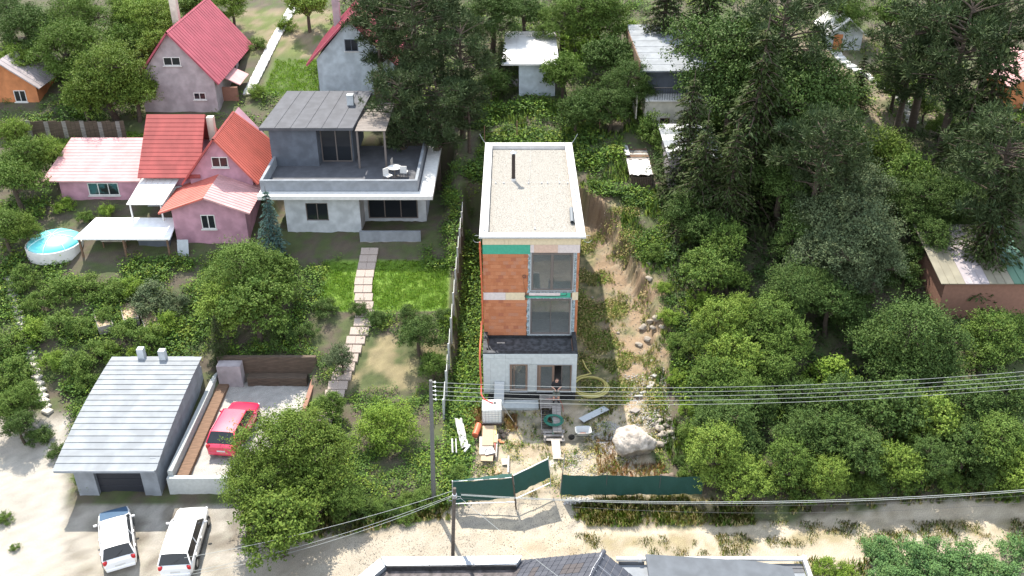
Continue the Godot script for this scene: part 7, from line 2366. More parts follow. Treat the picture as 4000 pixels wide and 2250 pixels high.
	["broad", "grey_tree", "leaf_grey", "tree", "grey green broadleaf tree in the wood facing the clay slope", "plants in the wood facing the clay slope", [[21.5, -8.1, 3.08, 6.0]]],
	["spruce", "spruce_tree", "needle", "tree", "dark spruce with drooping branches around the old garden hut", "plants around the old garden hut", [[32.1, -8.6, 2.89, 9.8]]],
	["broad", "dark_tree", "leaf_dark", "tree", "largest dark green broadleaf tree in the middle of the wood", "plants in the middle of the wood", [[24.5, -0.7, 3.59, 6.9]]],
	["broad", "dark_tree", "leaf_dark", "tree", "second largest dark green broadleaf tree in the middle of the wood", "plants in the middle of the wood", [[23.0, -0.5, 2.37, 4.7]]],
	["broad", "dark_tree", "leaf_dark", "tree", "third largest dark green broadleaf tree in the middle of the wood", "plants in the middle of the wood", [[25.9, 0.4, 2.19, 4.3]]],
	["broad", "dark_tree", "leaf_dark", "tree", "smallest dark green broadleaf tree in the middle of the wood", "plants in the middle of the wood", [[20.8, -4.7, 2.16, 4.3]]],
	["broad", "broadleaf_tree", "leaf_mid", "tree", "mid green broadleaf tree in the middle of the wood", "plants in the middle of the wood", [[29.9, -1.9, 2.26, 4.5]]],
	["broad", "broadleaf_tree", "leaf_mid", "tree", "mid green broadleaf tree around the old garden hut", "plants around the old garden hut", [[32.0, -3.1, 1.64, 3.3]]],
	["bush", "pale_bush", "leaf_yellow", "bush", "bright yellow green bush in the middle of the wood", "plants in the middle of the wood", [[20.0, -0.2, 1.92, 2.6]]],
	["broad", "pale_tree", "leaf_light", "tree", "largest yellow green broadleaf tree above the far bend of the dirt road", "plants above the far bend of the dirt road", [[23.9, 4.7, 2.05, 4.1]]],
	["broad", "pale_tree", "leaf_light", "tree", "smaller yellow green broadleaf tree above the far bend of the dirt road", "plants above the far bend of the dirt road", [[27.7, 8.4, 1.67, 3.4]]],
	["broad", "dark_tree", "leaf_dark", "tree", "largest dark green broadleaf tree above the far bend of the dirt road", "plants above the far bend of the dirt road", [[26.0, 4.0, 2.22, 4.4]]],
	["broad", "dark_tree", "leaf_dark", "tree", "second largest dark green broadleaf tree above the far bend of the dirt road", "plants above the far bend of the dirt road", [[28.7, 3.0, 2.11, 4.2]]],
	["broad", "dark_tree", "leaf_dark", "tree", "third largest dark green broadleaf tree above the far bend of the dirt road", "plants above the far bend of the dirt road", [[25.2, 6.8, 1.85, 3.7]]],
	["broad", "dark_tree", "leaf_dark", "tree", "smallest dark green broadleaf tree above the far bend of the dirt road", "plants above the far bend of the dirt road", [[26.1, 8.2, 1.12, 2.4]]],
	["broad", "broadleaf_tree", "leaf_mid", "tree", "mid green broadleaf tree above the shaded stretch of dirt road", "plants above the shaded stretch of dirt road", [[15.3, 7.6, 1.69, 3.4]]],
	["broad", "pale_tree", "leaf_light", "tree", "largest yellow green broadleaf tree above the shaded stretch of dirt road", "plants above the shaded stretch of dirt road", [[21.2, 7.8, 1.55, 3.2]]],
	["broad", "pale_tree", "leaf_light", "tree", "smaller yellow green broadleaf tree above the shaded stretch of dirt road", "plants above the shaded stretch of dirt road", [[17.3, 8.2, 1.40, 2.9]]],
	["broad", "broadleaf_tree", "leaf_mid", "tree", "mid green broadleaf tree above the far bend of the dirt road", "plants above the far bend of the dirt road", [[27.0, 7.1, 2.12, 4.2]]],
	["bush", "leafy_bush", "leaf_mid", "bush", "largest mid green leafy bush above the shaded stretch of dirt road", "plants above the shaded stretch of dirt road", [[21.7, 7.5, 1.45, 2.0]]],
	["bush", "leafy_bush", "leaf_mid", "bush", "second largest mid green leafy bush above the shaded stretch of dirt road", "plants above the shaded stretch of dirt road", [[22.8, 6.0, 1.39, 1.9]]],
	["bush", "leafy_bush", "leaf_mid", "bush", "third largest mid green leafy bush above the shaded stretch of dirt road", "plants above the shaded stretch of dirt road", [[16.2, 8.1, 1.15, 1.6]]],
	["bush", "leafy_bush", "leaf_mid", "bush", "fourth largest mid green leafy bush above the shaded stretch of dirt road", "plants above the shaded stretch of dirt road", [[20.0, 7.7, 1.14, 1.5]]],
	["bush", "leafy_bush", "leaf_mid", "bush", "fifth largest mid green leafy bush above the shaded stretch of dirt road", "plants above the shaded stretch of dirt road", [[18.4, 7.5, 1.13, 1.5]]],
	["bush", "leafy_bush", "leaf_mid", "bush", "sixth largest mid green leafy bush above the shaded stretch of dirt road", "plants above the shaded stretch of dirt road", [[19.5, 8.0, 1.02, 1.4]]],
	["bush", "leafy_bush", "leaf_mid", "bush", "smallest mid green leafy bush above the shaded stretch of dirt road", "plants above the shaded stretch of dirt road", [[15.1, 7.4, 1.00, 1.4]]],
	["bush", "leafy_bush", "leaf_mid", "bush", "largest mid green leafy bush above the far bend of the dirt road", "plants above the far bend of the dirt road", [[23.5, 4.2, 1.35, 1.8]]],
	["bush", "leafy_bush", "leaf_mid", "bush", "second largest mid green leafy bush above the far bend of the dirt road", "plants above the far bend of the dirt road", [[30.5, 6.7, 1.24, 1.7]]],
	["bush", "leafy_bush", "leaf_mid", "bush", "third largest mid green leafy bush above the far bend of the dirt road", "plants above the far bend of the dirt road", [[33.8, 5.4, 1.23, 1.7]]],
	["bush", "leafy_bush", "leaf_mid", "bush", "fourth largest mid green leafy bush above the far bend of the dirt road", "plants above the far bend of the dirt road", [[24.2, 7.8, 1.14, 1.5]]],
	["bush", "leafy_bush", "leaf_mid", "bush", "fifth largest mid green leafy bush above the far bend of the dirt road", "plants above the far bend of the dirt road", [[25.0, 5.4, 1.13, 1.5]]],
	["bush", "leafy_bush", "leaf_mid", "bush", "sixth largest mid green leafy bush above the far bend of the dirt road", "plants above the far bend of the dirt road", [[26.1, 5.6, 1.04, 1.4]]],
	["bush", "leafy_bush", "leaf_mid", "bush", "seventh largest mid green leafy bush above the far bend of the dirt road", "plants above the far bend of the dirt road", [[32.7, 7.3, 0.99, 1.3]]],
	["bush", "leafy_bush", "leaf_mid", "bush", "eighth largest mid green leafy bush above the far bend of the dirt road", "plants above the far bend of the dirt road", [[29.4, 7.9, 0.98, 1.3]]],
	["bush", "leafy_bush", "leaf_mid", "bush", "smallest mid green leafy bush above the far bend of the dirt road", "plants above the far bend of the dirt road", [[27.2, 8.1, 0.90, 1.2]]],
	["bush", "shrub", "leaf_blue", "shrub", "largest blue green fine leaved shrub beside the dirt road below the wood", "plants beside the dirt road below the wood", [[23.1, 13.4, 1.43, 1.9]]],
	["bush", "shrub", "leaf_blue", "shrub", "second largest blue green fine leaved shrub beside the dirt road below the wood", "plants beside the dirt road below the wood", [[21.8, 12.9, 1.38, 1.9]]],
	["bush", "shrub", "leaf_blue", "shrub", "third largest blue green fine leaved shrub beside the dirt road below the wood", "plants beside the dirt road below the wood", [[20.1, 13.1, 1.37, 1.9]]],
	["bush", "shrub", "leaf_blue", "shrub", "fourth largest blue green fine leaved shrub beside the dirt road below the wood", "plants beside the dirt road below the wood", [[24.5, 13.8, 1.29, 1.7]]],
	["bush", "shrub", "leaf_blue", "shrub", "fifth largest blue green fine leaved shrub beside the dirt road below the wood", "plants beside the dirt road below the wood", [[22.5, 14.4, 1.28, 1.7]]],
	["bush", "shrub", "leaf_blue", "shrub", "sixth largest blue green fine leaved shrub beside the dirt road below the wood", "plants beside the dirt road below the wood", [[19.0, 12.6, 1.25, 1.7]]],
	["bush", "shrub", "leaf_blue", "shrub", "seventh largest blue green fine leaved shrub beside the dirt road below the wood", "plants beside the dirt road below the wood", [[26.2, 12.5, 1.19, 1.6]]],
	["bush", "shrub", "leaf_blue", "shrub", "eighth largest blue green fine leaved shrub beside the dirt road below the wood", "plants beside the dirt road below the wood", [[19.0, 14.0, 1.16, 1.6]]],
	["bush", "shrub", "leaf_blue", "shrub", "smallest blue green fine leaved shrub beside the dirt road below the wood", "plants beside the dirt road below the wood", [[20.8, 14.2, 1.16, 1.6]]],
	["bush", "pale_bush", "leaf_yellow", "bush", "largest bright yellow green bush beside the dirt road below the wood", "plants beside the dirt road below the wood", [[16.0, 13.5, 0.78, 1.1]]],
	["bush", "pale_bush", "leaf_yellow", "bush", "smaller bright yellow green bush beside the dirt road below the wood", "plants beside the dirt road below the wood", [[17.0, 13.7, 0.71, 1.0]]],
	["pine", "pine_tree", "needle_pine", "tree", "largest dark pine with tufted branches beside the pergola of the modern house", "plants beside the pergola of the modern house", [[-7.7, -26.9, 3.63, 11.6]]],
	["pine", "pine_tree", "needle_pine", "tree", "second largest dark pine with tufted branches beside the pergola of the modern house", "plants beside the pergola of the modern house", [[-8.5, -21.6, 3.01, 9.6]]],
	["pine", "pine_tree", "needle_pine", "tree", "third largest dark pine with tufted branches beside the pergola of the modern house", "plants beside the pergola of the modern house", [[-5.8, -21.6, 3.01, 9.6]]],
	["pine", "pine_tree", "needle_pine", "tree", "smallest dark pine with tufted branches beside the pergola of the modern house", "plants beside the pergola of the modern house", [[-4.0, -24.6, 2.91, 9.3]]],
	["pine", "pine_tree", "needle_pine", "tree", "largest dark pine with tufted branches between the pale blue house and the wire fence", "plants between the pale blue house and the wire fence", [[-6.0, -31.8, 3.09, 9.9]]],
	["pine", "pine_tree", "needle_pine", "tree", "smaller dark pine with tufted branches between the pale blue house and the wire fence", "plants between the pale blue house and the wire fence", [[-10.9, -29.8, 2.85, 9.1]]],
	["pine", "pine_tree", "needle_pine", "tree", "dark pine with tufted branches behind the unfinished house", "plants behind the unfinished house", [[-3.4, -22.8, 1.78, 5.7]]],
	["broad", "dark_tree", "leaf_dark", "tree", "largest dark green broadleaf tree around the flat roofed white shed", "plants around the flat roofed white shed", [[-1.9, -38.7, 3.23, 6.3]]],
	["broad", "dark_tree", "leaf_dark", "tree", "smaller dark green broadleaf tree around the flat roofed white shed", "plants around the flat roofed white shed", [[1.2, -40.4, 2.36, 4.7]]],
	["broad", "broadleaf_tree", "leaf_mid", "tree", "largest mid green broadleaf tree around the flat roofed white shed", "plants around the flat roofed white shed", [[7.4, -38.7, 3.23, 6.3]]],
	["broad", "broadleaf_tree", "leaf_mid", "tree", "second largest mid green broadleaf tree around the flat roofed white shed", "plants around the flat roofed white shed", [[4.6, -38.5, 2.78, 5.4]]],
	["broad", "broadleaf_tree", "leaf_mid", "tree", "smallest mid green broadleaf tree around the flat roofed white shed", "plants around the flat roofed white shed", [[4.3, -30.3, 2.16, 4.3]]],
	["bush", "pale_bush", "leaf_yellow", "bush", "largest bright yellow green bush around the flat roofed white shed", "plants around the flat roofed white shed", [[6.2, -36.6, 2.53, 3.4]]],
	["bush", "pale_bush", "leaf_yellow", "bush", "smaller bright yellow green bush around the flat roofed white shed", "plants around the flat roofed white shed", [[10.4, -39.6, 2.36, 3.2]]],
	["broad", "dark_tree", "leaf_dark", "tree", "dark green broadleaf tree between the pale blue house and the wire fence", "plants between the pale blue house and the wire fence", [[-1.7, -29.8, 1.51, 3.1]]],
	["spruce", "spruce_tree", "needle", "tree", "dark spruce with drooping branches around the flat roofed white shed", "plants around the flat roofed white shed", [[-0.9, -31.4, 1.53, 5.2]]],
	["broad", "dark_tree", "leaf_dark", "tree", "largest dark green broadleaf tree around the orange house", "plants around the orange house", [[-42.7, -35.1, 3.35, 6.5]]],
	["broad", "dark_tree", "leaf_dark", "tree", "smaller dark green broadleaf tree around the orange house", "plants around the orange house", [[-46.9, -40.4, 2.36, 4.7]]],
	["broad", "broadleaf_tree", "leaf_mid", "tree", "largest mid green broadleaf tree around the orange house", "plants around the orange house", [[-39.0, -37.3, 3.41, 6.6]]],
	["broad", "broadleaf_tree", "leaf_mid", "tree", "second largest mid green broadleaf tree around the orange house", "plants around the orange house", [[-35.0, -40.4, 2.82, 5.5]]],
	["broad", "broadleaf_tree", "leaf_mid", "tree", "smallest mid green broadleaf tree around the orange house", "plants around the orange house", [[-34.3, -34.9, 2.25, 4.5]]],
	["broad", "broadleaf_tree", "leaf_mid", "tree", "mid green broadleaf tree above the dark board fence", "plants above the dark board fence", [[-38.1, -31.8, 3.46, 6.7]]],
	["broad", "olive_tree", "leaf_olive", "tree", "largest olive green spreading tree beside the grey gabled house", "plants beside the grey gabled house", [[-32.8, -27.4, 3.42, 6.6]]],
	["broad", "olive_tree", "leaf_olive", "tree", "smaller olive green spreading tree beside the grey gabled house", "plants beside the grey gabled house", [[-31.0, -27.0, 2.20, 4.4]]],
	["broad", "olive_tree", "leaf_olive", "tree", "olive green spreading tree above the dark board fence", "plants above the dark board fence", [[-34.6, -25.7, 2.27, 4.5]]],
	["broad", "pale_tree", "leaf_light", "tree", "yellow green broadleaf tree around the orange house", "plants around the orange house", [[-32.5, -37.7, 2.98, 5.8]]],
	["broad", "pale_tree", "leaf_light", "tree", "yellow green broadleaf tree beside the grey gabled house", "plants beside the grey gabled house", [[-30.9, -34.1, 2.23, 4.4]]],
	["broad", "pale_tree", "leaf_light", "tree", "largest yellow green broadleaf tree above the dark board fence", "plants above the dark board fence", [[-42.8, -32.3, 1.98, 4.0]]],
	["broad", "pale_tree", "leaf_light", "tree", "smaller yellow green broadleaf tree above the dark board fence", "plants above the dark board fence", [[-39.1, -22.6, 1.61, 3.3]]],
	["broad", "pale_tree", "leaf_light", "tree", "largest yellow green broadleaf tree at the top of the far gardens", "plants at the top of the far gardens", [[-19.3, -42.5, 2.40, 4.7]]],
	["broad", "pale_tree", "leaf_light", "tree", "smaller yellow green broadleaf tree at the top of the far gardens", "plants at the top of the far gardens", [[-26.7, -43.0, 1.94, 3.9]]],
	["bush", "leafy_bush", "leaf_mid", "bush", "mid green leafy bush by the long pale garden path", "plants by the long pale garden path", [[-23.6, -39.0, 0.95, 1.3]]],
	["round", "round_bush", "leaf_yellow", "bush", "large round yellow green bush by the long pale garden path", "plants by the long pale garden path", [[-21.9, -30.8, 0.92, 1.6]]],
	["bush", "pale_bush", "leaf_yellow", "bush", "bright yellow green bush at the top of the far gardens", "plants at the top of the far gardens", [[-21.5, -42.9, 1.10, 1.5]]],
	["broad", "broadleaf_tree", "leaf_mid", "tree", "mid green broadleaf tree at the top of the far gardens", "plants at the top of the far gardens", [[-30.2, -43.5, 1.95, 3.9]]],
	["broad", "broadleaf_tree", "leaf_mid", "tree", "largest mid green broadleaf tree beside the bungalow wing of the pink house", "plants beside the bungalow wing of the pink house", [[-36.4, -15.9, 2.25, 4.5]]],
	["broad", "broadleaf_tree", "leaf_mid", "tree", "smaller mid green broadleaf tree beside the bungalow wing of the pink house", "plants beside the bungalow wing of the pink house", [[-36.8, -18.9, 2.13, 4.2]]],
	["broad", "pale_tree", "leaf_light", "tree", "yellow green broadleaf tree beside the bungalow wing of the pink house", "plants beside the bungalow wing of the pink house", [[-35.7, -20.2, 1.57, 3.2]]],
	["broad", "olive_tree", "leaf_olive", "tree", "olive green spreading tree around the round pool", "plants around the round pool", [[-34.7, -12.2, 1.45, 3.0]]],
	["broad", "broadleaf_tree", "leaf_mid", "tree", "mid green broadleaf tree around the round pool", "plants around the round pool", [[-35.6, -11.8, 1.80, 3.6]]],
	["bush", "pale_bush", "leaf_yellow", "bush", "largest bright yellow green bush beside the bungalow wing of the pink house", "plants beside the bungalow wing of the pink house", [[-33.4, -16.2, 0.86, 1.2]]],
	["bush", "pale_bush", "leaf_yellow", "bush", "smaller bright yellow green bush beside the bungalow wing of the pink house", "plants beside the bungalow wing of the pink house", [[-30.1, -15.8, 0.86, 1.2]]],
	["bush", "leafy_bush", "leaf_mid", "bush", "mid green leafy bush beside the bungalow wing of the pink house", "plants beside the bungalow wing of the pink house", [[-31.6, -15.2, 0.76, 1.0]]],
	["bush", "leafy_bush", "leaf_mid", "bush", "largest mid green leafy bush around the round pool", "plants around the round pool", [[-30.9, -7.8, 1.40, 1.9]]],
	["bush", "leafy_bush", "leaf_mid", "bush", "second largest mid green leafy bush around the round pool", "plants around the round pool", [[-32.0, -6.8, 1.31, 1.8]]],
	["bush", "leafy_bush", "leaf_mid", "bush", "smallest mid green leafy bush around the round pool", "plants around the round pool", [[-33.6, -9.0, 1.24, 1.7]]],
	["bush", "leafy_bush", "leaf_mid", "bush", "largest mid green leafy bush in front of the garden canopy", "plants in front of the garden canopy", [[-29.2, -8.1, 1.33, 1.8]]],
	["bush", "leafy_bush", "leaf_mid", "bush", "second largest mid green leafy bush in front of the garden canopy", "plants in front of the garden canopy", [[-27.3, -7.9, 1.22, 1.7]]],
	["bush", "leafy_bush", "leaf_mid", "bush", "smallest mid green leafy bush in front of the garden canopy", "plants in front of the garden canopy", [[-27.1, -5.9, 1.03, 1.4]]],
	["bush", "pale_bush", "leaf_yellow", "bush", "largest bright yellow green bush along the pale stone path", "plants along the pale stone path", [[-31.7, -4.6, 1.28, 1.7]]],
	["bush", "pale_bush", "leaf_yellow", "bush", "smaller bright yellow green bush along the pale stone path", "plants along the pale stone path", [[-29.5, -2.2, 1.25, 1.7]]],
	["bush", "leafy_bush", "leaf_mid", "bush", "largest mid green leafy bush along the pale stone path", "plants along the pale stone path", [[-29.9, -5.0, 1.52, 2.1]]],
	["bush", "leafy_bush", "leaf_mid", "bush", "second largest mid green leafy bush along the pale stone path", "plants along the pale stone path", [[-27.8, -2.1, 1.39, 1.9]]],
	["bush", "leafy_bush", "leaf_mid", "bush", "third largest mid green leafy bush along the pale stone path", "plants along the pale stone path", [[-31.4, -1.1, 1.38, 1.9]]],
	["bush", "leafy_bush", "leaf_mid", "bush", "fourth largest mid green leafy bush along the pale stone path", "plants along the pale stone path", [[-33.0, -3.6, 1.27, 1.7]]],
	["bush", "leafy_bush", "leaf_mid", "bush", "fifth largest mid green leafy bush along the pale stone path", "plants along the pale stone path", [[-28.2, -4.7, 1.18, 1.6]]],
	["bush", "leafy_bush", "leaf_mid", "bush", "smallest mid green leafy bush along the pale stone path", "plants along the pale stone path", [[-27.0, -0.8, 1.07, 1.4]]],
	["bush", "pale_bush", "leaf_yellow", "bush", "bright yellow green bush in front of the garden canopy", "plants in front of the garden canopy", [[-26.0, -8.3, 1.23, 1.7]]],
	["bush", "grey_bush", "leaf_grey", "bush", "grey green leafy bush in front of the garden canopy", "plants in front of the garden canopy", [[-24.2, -7.0, 1.56, 2.1]]],
	["bush", "grey_bush", "leaf_grey", "bush", "grey green leafy bush right behind the grey garage", "plants right behind the grey garage", [[-22.8, -6.8, 1.25, 1.7]]],
	["bush", "leafy_bush", "leaf_mid", "bush", "largest mid green leafy bush right behind the grey garage", "plants right behind the grey garage", [[-25.2, -4.4, 1.43, 1.9]]],
	["bush", "leafy_bush", "leaf_mid", "bush", "second largest mid green leafy bush right behind the grey garage", "plants right behind the grey garage", [[-23.7, -3.8, 1.34, 1.8]]],
	["bush", "leafy_bush", "leaf_mid", "bush", "smallest mid green leafy bush right behind the grey garage", "plants right behind the grey garage", [[-26.6, -2.8, 1.26, 1.7]]],
	["bush", "pale_bush", "leaf_yellow", "bush", "largest bright yellow green bush right behind the grey garage", "plants right behind the grey garage", [[-23.0, -5.0, 1.18, 1.6]]],
	["bush", "pale_bush", "leaf_yellow", "bush", "second largest bright yellow green bush right behind the grey garage", "plants right behind the grey garage", [[-26.1, -3.1, 0.85, 1.1]]],
	["bush", "pale_bush", "leaf_yellow", "bush", "smallest bright yellow green bush right behind the grey garage", "plants right behind the grey garage", [[-24.3, -3.1, 0.76, 1.0]]],
	["broad", "broadleaf_tree", "leaf_mid", "tree", "largest mid green broadleaf tree along the pale stone path", "plants along the pale stone path", [[-29.3, 2.0, 1.39, 2.9]]],
	["broad", "broadleaf_tree", "leaf_mid", "tree", "smaller mid green broadleaf tree along the pale stone path", "plants along the pale stone path", [[-29.9, 2.9, 1.37, 2.8]]],
	["bush", "clipped_bush", "leaf_dark", "bush", "largest dark green low bush beside the concrete street at the garage", "plants beside the concrete street at the garage", [[-28.2, 3.7, 0.91, 1.2]]],
	["bush", "clipped_bush", "leaf_dark", "bush", "smaller dark green low bush beside the concrete street at the garage", "plants beside the concrete street at the garage", [[-26.6, 4.8, 0.75, 1.0]]],
	["broad", "broadleaf_tree", "leaf_mid", "tree", "largest mid green broadleaf tree above the back wall of the parking place", "plants above the back wall of the parking place", [[-17.9, -7.0, 2.88, 5.6]]],
	["broad", "broadleaf_tree", "leaf_mid", "tree", "second largest mid green broadleaf tree above the back wall of the parking place", "plants above the back wall of the parking place", [[-16.6, -4.4, 2.48, 4.9]]],
	["broad", "broadleaf_tree", "leaf_mid", "tree", "smallest mid green broadleaf tree above the back wall of the parking place", "plants above the back wall of the parking place", [[-16.2, -7.5, 1.89, 3.8]]],
	["broad", "pale_tree", "leaf_light", "tree", "yellow green broadleaf tree above the back wall of the parking place", "plants above the back wall of the parking place", [[-18.7, -4.7, 2.16, 4.3]]],
	["spruce", "cypress_tree", "needle", "tree", "slim dark evergreen cone above the back wall of the parking place", "plants above the back wall of the parking place", [[-18.8, -2.7, 0.90, 3.8]]],
	["bush", "clipped_bush", "leaf_dark", "bush", "largest dark green low bush beside the steep paved path", "plants beside the steep paved path", [[-12.6, -6.6, 0.95, 1.3]]],
	["bush", "clipped_bush", "leaf_dark", "bush", "second largest dark green low bush beside the steep paved path", "plants beside the steep paved path", [[-9.1, -5.9, 0.94, 1.3]]],
	["bush", "clipped_bush", "leaf_dark", "bush", "third largest dark green low bush beside the steep paved path", "plants beside the steep paved path", [[-13.5, -4.7, 0.93, 1.3]]],
	["bush", "clipped_bush", "leaf_dark", "bush", "smallest dark green low bush beside the steep paved path", "plants beside the steep paved path", [[-10.4, -6.7, 0.78, 1.1]]],
	["bush", "clipped_bush", "leaf_dark", "bush", "dark green low bush above the back wall of the parking place", "plants above the back wall of the parking place", [[-15.1, -4.3, 1.18, 1.6]]],
	["bush", "clipped_bush", "leaf_dark", "bush", "largest dark green low bush below the terrace lawn", "plants below the terrace lawn", [[-6.9, -6.1, 0.86, 1.2]]],
	["bush", "clipped_bush", "leaf_dark", "bush", "smaller dark green low bush below the terrace lawn", "plants below the terrace lawn", [[-4.6, -6.0, 0.86, 1.2]]],
	["broad", "grey_tree", "leaf_grey", "tree", "grey green broadleaf tree below the terrace lawn", "plants below the terrace lawn", [[-10.9, -1.7, 1.06, 2.3]]],
	["broad", "dark_tree", "leaf_dark", "tree", "dark green broadleaf tree below the terrace lawn", "plants below the terrace lawn", [[-5.9, -3.1, 1.64, 3.3]]],
	["broad", "broadleaf_tree", "leaf_mid", "tree", "mid green broadleaf tree below the terrace lawn", "plants below the terrace lawn", [[-5.0, -1.3, 1.05, 2.2]]],
	["bush", "pale_bush", "leaf_yellow", "bush", "bright yellow green bush below the terrace lawn", "plants below the terrace lawn", [[-4.3, -5.7, 0.68, 0.9]]],
	["round", "round_bush", "leaf_yellow", "bush", "large round yellow green bush in the lower garden beside the panel fence", "plants in the lower garden beside the panel fence", [[-7.3, 4.1, 1.97, 3.4]]],
	["broad", "broadleaf_tree", "leaf_mid", "tree", "mid green broadleaf tree beside the parking place of the red car", "plants beside the parking place of the red car", [[-11.0, 2.0, 0.93, 2.0]]],
	["broad", "olive_tree", "leaf_olive", "tree", "olive green spreading tree beside the parking place of the red car", "plants beside the parking place of the red car", [[-12.0, 7.4, 2.80, 5.5]]],
	["broad", "olive_tree", "leaf_olive", "tree", "largest olive green spreading tree on the bank above the dirt road bend", "plants on the bank above the dirt road bend", [[-13.3, 9.4, 2.46, 4.9]]],
	["broad", "olive_tree", "leaf_olive", "tree", "second largest olive green spreading tree on the bank above the dirt road bend", "plants on the bank above the dirt road bend", [[-12.1, 11.9, 2.23, 4.4]]],
	["broad", "olive_tree", "leaf_olive", "tree", "smallest olive green spreading tree on the bank above the dirt road bend", "plants on the bank above the dirt road bend", [[-10.6, 9.2, 1.93, 3.9]]],
	["broad", "broadleaf_tree", "leaf_mid", "tree", "mid green broadleaf tree on the bank above the dirt road bend", "plants on the bank above the dirt road bend", [[-8.9, 9.8, 1.24, 2.6]]],
	["bush", "leafy_bush", "leaf_mid", "bush", "largest mid green leafy bush on the bank above the dirt road bend", "plants on the bank above the dirt road bend", [[-7.3, 9.2, 0.84, 1.1]]],
	["bush", "leafy_bush", "leaf_mid", "bush", "second largest mid green leafy bush on the bank above the dirt road bend", "plants on the bank above the dirt road bend", [[-5.9, 9.0, 0.77, 1.0]]],
	["bush", "leafy_bush", "leaf_mid", "bush", "third largest mid green leafy bush on the bank above the dirt road bend", "plants on the bank above the dirt road bend", [[-5.7, 9.7, 0.69, 0.9]]],
	["bush", "leafy_bush", "leaf_mid", "bush", "smallest mid green leafy bush on the bank above the dirt road bend", "plants on the bank above the dirt road bend", [[-5.5, 8.7, 0.60, 0.8]]],
	["bush", "leafy_bush", "leaf_mid", "bush", "largest mid green leafy bush in the bramble corner by the net fence", "plants in the bramble corner by the net fence", [[-4.8, 8.6, 0.85, 1.1]]],
	["bush", "leafy_bush", "leaf_mid", "bush", "smaller mid green leafy bush in the bramble corner by the net fence", "plants in the bramble corner by the net fence", [[-3.2, 6.9, 0.80, 1.1]]],
	["spruce", "blue_spruce", "needle_blue", "tree", "small blue spruce above the back wall of the parking place", "plants above the back wall of the parking place", [[-16.9, -11.4, 1.43, 5.7]]],
	["bush", "leafy_bush", "leaf_mid", "bush", "largest mid green leafy bush beside the concrete street at the garage", "plants beside the concrete street at the garage", [[-24.2, 7.1, 0.80, 1.1]]],
	["bush", "leafy_bush", "leaf_mid", "bush", "second largest mid green leafy bush beside the concrete street at the garage", "plants beside the concrete street at the garage", [[-27.8, 9.4, 0.49, 0.7]]],
	["bush", "leafy_bush", "leaf_mid", "bush", "smallest mid green leafy bush beside the concrete street at the garage", "plants beside the concrete street at the garage", [[-26.4, 11.4, 0.38, 0.5]]],
	["broad", "dark_tree", "leaf_dark", "tree", "dark green broadleaf tree beside the concrete street at the garage", "plants beside the concrete street at the garage", [[-28.9, 3.9, 1.20, 2.5]]],
	["bush", "leafy_bush", "leaf_mid", "bush", "largest mid green leafy bush in the wood under the power lines", "plants in the wood under the power lines", [[15.1, -0.0, 1.66, 2.2]]],
	["bush", "leafy_bush", "leaf_mid", "bush", "second largest mid green leafy bush in the wood under the power lines", "plants in the wood under the power lines", [[16.0, 1.4, 1.59, 2.1]]],
	["bush", "leafy_bush", "leaf_mid", "bush", "third largest mid green leafy bush in the wood under the power lines", "plants in the wood under the power lines", [[13.0, 1.3, 1.55, 2.1]]],
	["bush", "leafy_bush", "leaf_mid", "bush", "fourth largest mid green leafy bush in the wood under the power lines", "plants in the wood under the power lines", [[13.5, -4.3, 1.53, 2.1]]],
	["bush", "leafy_bush", "leaf_mid", "bush", "fifth largest mid green leafy bush in the wood under the power lines", "plants in the wood under the power lines", [[14.3, -2.7, 1.37, 1.9]]],
	["bush", "leafy_bush", "leaf_mid", "bush", "sixth largest mid green leafy bush in the wood under the power lines", "plants in the wood under the power lines", [[17.1, -4.5, 1.16, 1.6]]],
	["bush", "leafy_bush", "leaf_mid", "bush", "smallest mid green leafy bush in the wood under the power lines", "plants in the wood under the power lines", [[10.8, -3.5, 1.00, 1.4]]],
	["bush", "pale_bush", "leaf_yellow", "bush", "largest bright yellow green bush behind the big boulder", "plants behind the big boulder", [[10.9, 4.2, 0.90, 1.2]]],
	["bush", "pale_bush", "leaf_yellow", "bush", "second largest bright yellow green bush behind the big boulder", "plants behind the big boulder", [[10.5, -1.0, 0.80, 1.1]]],
	["bush", "pale_bush", "leaf_yellow", "bush", "smallest bright yellow green bush behind the big boulder", "plants behind the big boulder", [[10.7, 1.5, 0.80, 1.1]]],
	["bush", "leafy_bush", "leaf_mid", "bush", "mid green leafy bush at the edge of the eroded bank", "plants at the edge of the eroded bank", [[10.2, -11.5, 0.90, 1.2]]],
	["bush", "clipped_bush", "leaf_dark", "bush", "largest dark green low bush above the shaded stretch of dirt road", "plants above the shaded stretch of dirt road", [[20.6, 7.4, 1.15, 1.6]]],
	["bush", "clipped_bush", "leaf_dark", "bush", "smaller dark green low bush above the shaded stretch of dirt road", "plants above the shaded stretch of dirt road", [[17.3, 5.9, 0.97, 1.3]]],
	["bush", "clipped_bush", "leaf_dark", "bush", "largest dark green low bush above the far bend of the dirt road", "plants above the far bend of the dirt road", [[32.9, 4.8, 1.39, 1.9]]],
	["bush", "clipped_bush", "leaf_dark", "bush", "second largest dark green low bush above the far bend of the dirt road", "plants above the far bend of the dirt road", [[34.9, 7.4, 1.34, 1.8]]],
	["bush", "clipped_bush", "leaf_dark", "bush", "third largest dark green low bush above the far bend of the dirt road", "plants above the far bend of the dirt road", [[29.1, 3.0, 1.30, 1.7]]],
	["bush", "clipped_bush", "leaf_dark", "bush", "fourth largest dark green low bush above the far bend of the dirt road", "plants above the far bend of the dirt road", [[25.6, 4.4, 1.18, 1.6]]],
	["bush", "clipped_bush", "leaf_dark", "bush", "fifth largest dark green low bush above the far bend of the dirt road", "plants above the far bend of the dirt road", [[31.6, 6.5, 1.14, 1.5]]],
